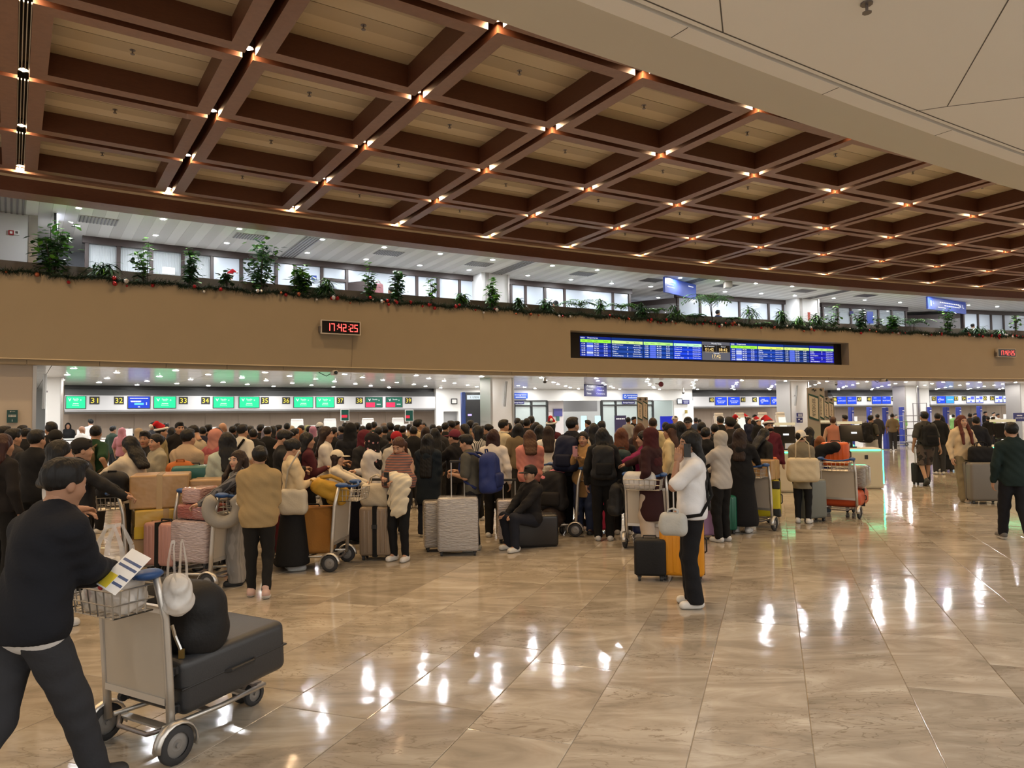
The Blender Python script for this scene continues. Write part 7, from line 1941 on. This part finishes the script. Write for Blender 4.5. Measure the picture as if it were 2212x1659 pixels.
# passengers whose heads show in the queue (pixel of the head top, depth)
for row in ((177, 921, 21, 'bald', 4, 20), (196, 906, 27, 'short', 4, -60), (147, 914, 28, 'long', 0, 150), (244, 921, 21, 'short', 7, 25), (264, 925, 20, 'none', 8, 10), (281, 925, 27, 'short', 0, 180), (331, 912, 22, 'long', 1, -150), (358, 915, 20, 'short', 1, 20),
            (372, 924, 17, 'long', 0, 30), (300, 926, 18, 'none', 6, 30), (450, 918, 16, 'short', 0, 10), (438, 923, 15, 'short', 2, -20), (503, 921, 16, 'short', 0, 5), (512, 916, 19, 'short', 1, 30), (540, 921, 15, 'short', 1, 10), (547, 928, 13.5, 'short', 0, -20), (563, 918, 17, 'short', 0, 20), (578, 923, 14.5, 'short', 0, 0),
            (590, 921, 16, 'long', 3, 20), (601, 919, 18, 'short', 1, 60), (620, 915, 18, 'short', 0, 0), (636, 927, 14, 'short', 0, 40), (650, 920, 17, 'short', 5, 20), (668, 921, 18, 'short', 1, 0), (687, 918, 20, 'short', 4, 10), (695, 921, 16, 'long', 1, -30), (720, 924, 15, 'short', 0, 30), (738, 922, 17, 'short', 2, -50), (745, 914, 20, 'short', 0, 0),
            (771, 914, 16, 'short', 0, 12), (783, 921, 15.5, 'short', 1, -10), (797, 915, 17, 'short', 0, 0), (808, 912, 19, 'short', 7, 15), (818, 924, 14, 'short', 0, 20), (830, 921, 15, 'short', 1, -40), (843, 914, 15, 'short', 0, -35), (858, 919, 17, 'short', 5, 30), (870, 921, 16, 'short', 0, 20), (884, 917, 18, 'short', 6, 0), (893, 922, 14, 'short', 0, -20), (915, 914, 20, 'long', 3, 170),
            (921, 923, 14, 'long', 0, 20), (935, 917, 17, 'short', 0, 0), (938, 926, 13, 'long', 0, -40), (948, 921, 15, 'short', 1, 10), (962, 914, 16, 'short', 0, 30), (975, 910, 16, 'short', 1, -60), (985, 911, 17, 'short', 0, 120), (1003, 917, 14, 'long', 0, -100), (1016, 909, 15, 'short', 10, 20), (1028, 915, 14.5, 'short', 0, 0),
            (1054, 917, 13.4, 'bun', 0, -70), (1043, 921, 14, 'short', 0, 30), (1118, 904, 17, 'short', 1, -20), (1128, 909, 16, 'short', 0, 10), (1138, 905, 15.5, 'short', 0, 15), (1147, 900, 15.5, 'short', 0, 20), (1120, 916, 13.2, 'bob', 10, 5), (1158, 913, 14, 'long', 0, 0), (1166, 919, 13, 'long', 0, 20), (1184, 921, 12.8, 'long', 4, 0), (1191, 908, 15, 'long', 3, 30),
            (1098, 915, 15, 'short', 0, 10), (1270, 908, 21, 'short', 2, -60), (1299, 911, 13.5, 'short', 1, 30), (1357, 902, 24, 'bun', 5, 40), (1369, 901, 24, 'short', 0, 150), (1438, 913, 15, 'short', 0, 0), (1503, 903, 26, 'short', 9, 0), (1511, 906, 27, 'short', 9, 20), (1515, 913, 12.6, 'short', 0, 10), (1556, 900, 17, 'short', 0, -10), (1573, 901, 17, 'short', 1, 30),
            (1585, 903, 19, 'bun', 0, 0), (1607, 901, 26, 'short', 4, 170), (1617, 902, 25, 'long', 2, 160), (1630, 896, 27, 'short', 0, 175), (1544, 917, 13, 'short', 0, 20), (1590, 916, 13, 'short', 1, -15), (1825, 897, 24, 'short', 3, -30), (1895, 895, 30, 'short', 1, 0), (1927, 894, 32, 'short', 10, 30),
            (2025, 893, 20, 'short', 0, 20), (2031, 897, 21, 'long', 6, 0), (2095, 893, 30, 'short', 1, 20), (2128, 889, 38, 'short', 0, 170), (2146, 891, 40, 'short', 4, 180), (2155, 894, 38, 'short', 4, 160), (2106, 893, 36, 'short', 5, 180), (2134, 900, 30, 'short', 0, 10), (2178, 893, 42, 'short', 4, 170), (56, 926, 13, 'short', 0, 0), (48, 920, 15, 'short', 1, 20), (8, 922, 12, 'short', 0, 30), (398, 922, 16, 'long', 0, 20), (470, 925, 13, 'long', 0, -20)):
    x, y, d, hair, ci, face = row
    kw = {}
    if hair == 'none': kw.update(hat='hijab', hatc=CN[ci][0])
    if x in (1191, 1585): kw.update(hat='santa')
    if hair == 'long' and R_.random() < .4: kw['hc'] = DBR
    far(x, y, d, hair, ci, face, **kw)
# headscarves and coloured caps that stand out
far(575, 926, 15, 'none', 7, 10, hat='hijab', hatc=(.25, .24, .33)); far(645, 926, 15, 'none', 1, 0, hat='hijab', hatc=(.30, .12, .05)); far(676, 922, 17, 'none', 4, 0, hat='hijab', hatc=(.40, .20, .32)); far(630, 921, 18, 'none', 6, 0, hat='hijab', hatc=(.42, .36, .28)); far(665, 920, 17, 'none', 7, 20, hat='hijab', hatc=(.34, .38, .22)); far(691, 914, 19, 'short', 4, 30, hat='cap', hatc=(.6, .62, .64))
far(830, 916, 18, 'short', 4, -60, hat='cap', hatc=(.16, .12, .10)); far(847, 935, 11.8, 'short', 0, 30, hat='cap', hatc=(.02, .02, .02)); far(1612, 899, 26, 'long', 0, 170, hat='santa', extra='by the kiosk'); far(1638, 905, 24, 'short', 0, 160, hat='santa')
# hi-vis staff and others by the tall cage trolley
for k, (x, y, fy, lb, face) in enumerate(((1937, 896, 958, 'staff member in a lime green vest left inside the cage trolley view', 170), (1952, 899, 957, 'staff member in a lime green vest right inside the cage trolley view', -160), (2061, 895, 960, 'staff member in a green vest beside the blue pillar', 30), (2147, 901, 972, 'staff member in a lime jacket by the right bag drop', 100))):
    person(lb, x, y, foot=(x, fy), face=face, hair='short', top='tee' if k < 3 else 'jacket', tc=(.22, .42, .14), bc=(.012, .012, .015), lod=2, group='green vested staff', pose='fold')
# people up on the gallery
UF = 4.45
for x, y, R, kw, lb in ((497, 588, 143.2, dict(hat='santa', top='long', tc=WHT), 'person in a santa hat walking on the gallery'), (803, 596, 143.3, dict(top='jacket', tc=BLK, hair='long'), 'dark-clad person with a pink bag on the gallery'), (845, 608, 143.3, dict(top='jacket', tc=(.02, .02, .03)), 'dark-clad person behind the gallery plant'),
                        (1200, 650, 143.4, dict(top='long', tc=(.3, .2, .2), hair='long'), 'dark-haired person behind the centre palms on the gallery'), (1550, 662, 143.0, dict(top='jacket', tc=(.02, .025, .05)), 'man in a dark suit on the gallery by the palm'), (2100, 678, 143.2, dict(top='tee', tc=WHT), 'man in a white shirt on the gallery at right')):
    p = at_R(x, y, R); person(lb, x, y, p.y, face=random.choice((-60, 60, 100)), H=max(1.5, min(1.8, p.z - UF)), z0=UF, lod=1, hair=kw.pop('hair', 'short'), bc=CHR, **kw)
_p = at_R(817, 620, 143.1); softbag('pink shoulder bag of the dark-clad person on the gallery', _p + Vector((0, 0, -.25)), .3, (.28, .14, .34), (.42, .2, .22), handles=.12)

# ---- check-in desks with monitors
DESK = mat('desk_white', (.78, .78, .78), .35)
def desk(x, label, group='white check-in desks'):
    th = thR(x, 930, 150.0)[0]; p = PV(150.0, th)
    e = empty('check_in_desk', p, -th); tag(e, label, 'desk', group)
    MB().rbox((0, 0, .53), (1.1, .6, 1.06), .02, seg=1).build('desk_body', DESK, e)
    MB().box((0, -.12, 1.12), (1.05, .3, .04)).build('counter_shelf', DESK, e)
    MB().box((.25, .05, 1.30), (.46, .03, .30)).build('monitor', DESK, e)
    MB().box((.25, .05, 1.13), (.06, .06, .12)).build('monitor_stand', DSTEEL, e)
for x, n in ((165, '31'), (255, '32'), (330, '33, left'), (440, '34'), (570, '35'), (660, '36'), (760, '38'), (865, '39')): desk(x, words('white check-in desk under counter sign %s' % n))
for x, n in ((1560, '40'), (1650, '42'), (1840, '47'), (1910, '49'), (2050, '53'), (2110, '54'), (2170, '56')): desk(x, words('white check-in desk under counter sign %s' % n))
# white self check-in kiosks in mid hall
def kiosk(x, d, label, z=1.72, group='white check-in kiosks', ytop=None, col=None):
    p = at_Y(x, 900, d); e = empty('check_in_kiosk', (p.x, p.y, 0), .5); tag(e, label, 'kiosk', group)
    w = col or DESK
    MB().rbox((0, 0, .06), (.5, .45, .12), .02, seg=1).build('kiosk_base', w, e); MB().rbox((0, .05, .6), (.36, .22, 1.1), .04, seg=2).build('pedestal', w, e)
    sb_ = MB().rbox((0, -.03, 1.35), (.42, .10, .66), .03, seg=2, rot=Matrix.Rotation(-.18, 3, 'X')).build('screen_housing', w, e)
    MB().box((0, -.10, 1.37), (.33, .01, .45), rot=Matrix.Rotation(-.18, 3, 'X')).build('touch_screen', emat('kiosk_screen', (.85, .85, .75), .9), e)
    MB().rbox((0, .02, z - .03), (.40, .08, .09), .02, seg=1).build('header_sign', w, e)
for x, lb in ((642, 'under counter 36'), (713, 'under the second green pair'), (795, 'left of the red screens'), (860, 'right of the red screens')): kiosk(x, 25, words('white check-in kiosk %s' % lb))
for x, lb in ((1553, 'left of counter 40'), (1598, 'under counter 41'), (1648, 'under counter 42'), (1686, 'under counter 43')): kiosk(x, 25, words('white check-in kiosk %s' % lb), z=1.75)
# pole signs
for x, y, lb in ((745, 898, 'narrow black and red pole sign rising from the queue'), (884, 899, 'pole sign with an offset red field by the service door')):
    p = at_Y(x, y, 26); e = empty('pole_sign', (p.x, p.y, 0), .4); tag(e, lb, 'sign')
    MB().cyl((0, 0, 0), .17, .03, 16).build('pole_base', DSTEEL, e); MB().cyl((0, 0, 0), .025, p.z - .1, 8).build('pole', WHITEP, e)
    MB().box((0, 0, p.z + .02), (.30, .04, .42)).build('sign_frame', WHITEP, e); MB().box((0, -.024, p.z + .02), (.26, .01, .38)).build('sign_face', emat('pole_face', (.01, .06, .04), .8), e); MB().box((-.02 if x == 745 else -.06, -.032, p.z - .02), (.2 if x == 745 else .14, .01, .10)).build('red_field', emat('pole_red', (.7, .03, .06), .9), e)
# blue baggage scanner / display tower
p = at_Y(1024, 900, 30); e = empty('display_tower', (p.x, p.y, 0), .18); tag(e, 'tall blue and black display tower left of the centre column', 'display')
hT = at_Y(1024, 847, 30).z
for sx in (-1, 1): MB().rbox((sx * .45, 0, hT / 2), (.16, .5, hT), .04, seg=2).build('side_panel', mat('tower_blue', (.012, .035, .16), .35), e)
MB().box((0, .02, hT / 2), (.76, .4, hT - .03)).build('tower_body', BLACKG, e); MB().box((0, -.19, hT - .22), (.62, .02, .18)).build('name_plate', emat('tower_plate', (.7, .78, .82), .9), e)
text_join([('1. USEN', Matrix.Translation((0, -.205, hT - .22)) @ Matrix.Rotation(math.pi / 2, 4, 'X'), .08, .34)], PRINT_K, e)
MB().box((-.2, -.19, hT - .95), (.16, .01, .07)).build('status_light', emat('tower_violet', (.45, .35, 1), 1.6), e)
# immigration hall gates
for k, x in enumerate((1257, 1287)):
    p = at_Y(x, 925, 34); e = empty('access_gate', (p.x, p.y, 0), .4); tag(e, '%s glowing access gate in the immigration hall' % ('left' if k == 0 else 'right'), 'gate')
    MB().rbox((0, 0, .5), (.25, 1.0, 1.0), .05, seg=2).build('gate_body', GREY_L, e); MB().rbox((0, -.2, 1.35), (.30, .06, .7), .08, seg=3).build('gate_screen', emat('gate_screen', (.5, .95, .95), 1.2), e)
p = at_Y(1443, 900, 27); e = empty('standee', (p.x, p.y, 0), .2); tag(e, 'bright blue advertising standee right of the glass screen', 'standee'); zt = at_Y(1443, 899, 27).z
MB().box((0, 0, zt / 2), (.62, .05, zt)).build('standee_panel', emat('standee_blue', (.02, .03, .42), .9), e); text_join([('Fly. Feel', Matrix.Translation((0, -.03, zt * .45)) @ Matrix.Rotation(math.pi / 2, 4, 'X'), .12, .42)], INK_W, e)
p = at_Y(1340, 905, 33); e = empty('standee', (p.x, p.y, 0), .2); tag(e, 'dark information standee inside the right glass doors', 'standee')
MB().box((0, 0, .85), (.55, .05, 1.7)).build('standee_panel', mat('standee_dark', (.03, .02, .06), .4), e); text_join([('-----', Matrix.Translation((0, -.03, 1.55)) @ Matrix.Rotation(math.pi / 2, 4, 'X'), .06, .4)], PRINT_W, e)
# blue fabric pillars
PIL = mat('pillar_blue', (.015, .03, .22), .5, emit=(.02, .04, .4), estr=.12)
for x, ya, d, lb in ((1838, 879, 34, 'blue banner pillar left of counter 47'), (1877, 879, 38, 'blue banner pillar below counter 48'), (1912, 880, 33, 'tall blue banner pillar in front of counter 49'), (1947, 879, 38, 'blue banner pillar below counter 50'), (2006, 879, 38, 'blue banner pillar at the column left of counter 52'), (2043, 879, 32, 'tall blue banner pillar below the sky blue screen'), (2070, 879, 38, 'blue banner pillar below counter 53'), (2115, 877, 38, 'bright blue banner pillar below counter 55')):
    p = at_Y(x, ya, d); e = empty('banner_pillar', (p.x, p.y, 0), .5); tag(e, lb, 'pillar', 'blue banner pillars')
    MB().rbox((0, 0, p.z / 2), (.20, .20, p.z), .02, seg=1).build('pillar_body', PIL, e); MB().box((0, 0, .02), (.4, .4, .04)).build('pillar_base', DSTEEL, e)
    for sx in (-.04, .04): MB().box((sx, -.103, p.z * .62), (.022, .004, p.z * .45)).build('white_lettering', PRINT_W, e)
    MB().box((0, -.102, p.z * .90), (.15, .004, .03)).build('white_bar', PRINT_W, e)
# tall cage trolley
p = at_z(1966, 962, 0); e = empty('cage_trolley', p, .35); tag(e, 'tall tubular cage trolley right of the green vests', 'trolley')
cw, cd, chh = 1.5, .8, 2.15
for sx in (-1, 1):
    for sy in (-1, 1): MB().tube([(sx * cw / 2, sy * cd / 2, .15), (sx * cw / 2, sy * cd / 2, chh if sx > 0 else chh - .45)], .02, 6).build('cage_post', DSTEEL, e); wheel(.09, .04, e, (sx * cw / 2 * .9, sy * cd / 2, .09), 'caster')
for z in (.18, .5, .85, 1.2, 1.5, chh - .02):
    for sy in (-1, 1):
        if z < 1.6: MB().tube([(-cw / 2, sy * cd / 2, z), (cw / 2, sy * cd / 2, z)], .014, 5).build('cage_rail', DSTEEL, e)
    MB().tube([(cw / 2, -cd / 2, z), (cw / 2, cd / 2, z)], .014, 5).build('cage_rail', DSTEEL, e)
MB().box((0, 0, .17), (cw, cd, .03)).build('cage_deck', DSTEEL, e)
# self check-in totems
TAUPE = mat('totem_taupe', (.30, .255, .21), .5); TOT = mat('totem_cream', (.52, .44, .33), .5); TGR = mat('totem_green', (.012, .05, .036), .5)
def totem(xa, xb, ytop, ybot, d, yaw, label, txt):
    pa, pb = at_Y(xa, ytop, d), at_Y(xb, ytop, d); zt, zb = pa.z, at_Y(xa, ybot, d).z
    w = (pb - pa).length / max(.3, math.cos(yaw)); e = empty('self_check_in_totem', ((pa.x + pb.x) / 2, d, 0), yaw); tag(e, label, 'totem')
    MB().box((0, 0, zt / 2), (w, .12, zt)).build('totem_board', TAUPE, e)
    z1, z0 = zt - .16 * (zt - zb), zb + .02 * (zt - zb); h = z1 - z0
    def arrow(s, y, m, nm):
        ww = w * .40 * s; dz = h * .5 * s; zc = (z1 + z0) / 2; k = .10 * h
        b = MB().hexa([(-ww, y, zc + dz), (-ww, y, zc - dz + k * 1.2), (ww, y, zc - dz), (ww, y, zc + dz - k * 1.2), (-ww, y - .012, zc + dz), (-ww, y - .012, zc - dz + k * 1.2), (ww, y - .012, zc - dz), (ww, y - .012, zc + dz - k * 1.2)]); b.build(nm, m, e)
    arrow(1.0, -.062, TGR, 'green_border'); arrow(.86, -.074, TOT, 'cream_field')
    M = Matrix.Translation((0, -.092, (z1 + z0) / 2)) @ Matrix.Rotation(math.pi / 2, 4, 'X') @ Matrix.Rotation(-math.pi / 2, 4, 'Z')
    text_join([(txt, M, w * .26, h * .62)], PRINT_K, e)
    MB().tube([(-.12 * w, -.07, zt - .06), (0.02 * w, -.07, zt - .03), (.1 * w, -.07, zt - .09), (.22 * w, -.07, zt - .05)], .02, 5).build('emblem', PRINT_K, e)
totem(1744, 1768, 838, 912, 19.5, -.30, 'large self check-in totem right of the white column', 'SELF CHECK-IN')
totem(1766, 1779, 838, 909, 21.5, -.45, 'second self check-in totem beside the large one', 'SELF CHECK-IN')
totem(1779, 1789, 858, 906, 26, -.30, 'far pale self check-in totem', 'SELF CHECK-IN'); totem(1789, 1800, 860, 906, 27, -.30, 'farthest taupe self check-in totem', 'SELF CHECK-IN')
totem(1376, 1388, 858, 910, 20, -.2, 'left self check-in totem before the immigration doors', 'SELF CHECK-IN'); totem(1388, 1399, 858, 908, 20.6, -.2, 'right self check-in totem before the immigration doors', 'SELF CHECK-IN')
# self bag drop islands with green light strips
LEDG = emat('green_led_strip', (.05, 1.0, .45), 5.0)
BDW = mat('bag_drop_cream', (.55, .50, .40), .4)
def bagdrop(px, py, yaw, label, n=1):
    p = at_z(px, py, 0); e = empty('bag_drop_counter', p, yaw); tag(e, label, 'counter')
    MB().rbox((0, 0, .46), (1.2, .8, .92), .05, seg=2).build('counter_body', BDW, e)
    for sy in (-1, 1): MB().box((0, sy * .405, .88), (1.1, .02, .025)).build('light_strip', LEDG, e)
    for sx in (-1, 1): MB().box((sx * .605, -.36, .5), (.02, .03, .76)).build('light_strip', LEDG, e)
    MB().cyl((.0, -.1, .92), .12, .03, 14).build('arm_base', BLACK, e); MB().tube([(0, -.1, .92), (0, -.1, 1.10)], .03, 8).build('arm', BLACK, e)
    MB().rbox((0, -.14, 1.26), (.50, .06, .40), .02, seg=1, rot=Matrix.Rotation(-.45, 3, 'X')).build('screen_housing', BLACKG, e)
    MB().box((0.05, -.185, 1.27), (.12, .005, .04), rot=Matrix.Rotation(-.45, 3, 'X')).build('screen_logo', INK_W, e)
    MB().box((0, .02, 1.50), (.52, .10, .06)).build('top_sign', emat('lit_top_sign', (.75, .6, .35), .7), e)
    MB().box((.25, -.405, .72), (.07, .005, .09)).build('scanner', BLACK, e)
bagdrop(1840, 1052, -.25, 'bag drop counter with green light strips right of the orange case trolley')
bagdrop(1788, 1030, -.25, 'bag drop counter with a black screen behind the girl with orange hair')
bagdrop(1905, 1002, -.25, 'bag drop counter with green edges behind the man with the bulky backpack') if False else None
bagdrop(2172, 1046, -.25, 'bag drop counter with green light strips at the right')
bagdrop(1695, 1060, -.3, 'bag drop counter behind the man with the face mask')
# dark sign at the far right
wsign(2188, 2212, 892, 910, 143.0, NAVY_S, 'dark sign board at the right edge', [('-----', 0, .2, .12, .5), ('LAB EXPERTS', 0, -.1, .14, .8)], PRINT_W)
# far left stray luggage
suitcase('black suitcase with a yellow band at the left edge', at_z(22, 1110, 0), .1, .42, .28, .66, (.014, .013, .013), band=None, strap=(.42, .27, .05))
T9 = trolley(-40, 1250, 30, 'luggage trolley half outside the photo at the left edge', side=-1)
suitcase('silver wrapped suitcase on the left edge trolley', on(T9, 0, .3, .17), T9.rotation_euler.z, .46, .30, .42, (.35, .34, .33), wrap=True, wheels=False)
backpack('orange backpack behind the top carton', at_Y(388, 1008, 8.8) + Vector((0, 0, -.36)), .3, (.34, .095, .02), .36, .24, .40)
suitcase('teal suitcase lying beside the orange backpack', at_Y(418, 1040, 8.9) + Vector((0, 0, -.02)), .2, .46, .30, .22, (.02, .11, .10), wheels=False)
T10 = trolley(470, 1232, -60, 'luggage trolley bearing the teal suitcase behind the neck pillow', side=1)
carton('pale taped carton behind the young woman with long brown hair', at_Y(462, 1066, 8.3) + Vector((0, .2, -.1)), .2, .62, .42, .26)
carton('lower carton behind the young woman with long brown hair', on(T10, 0, .4, .17), .2, .5, .5, .5)
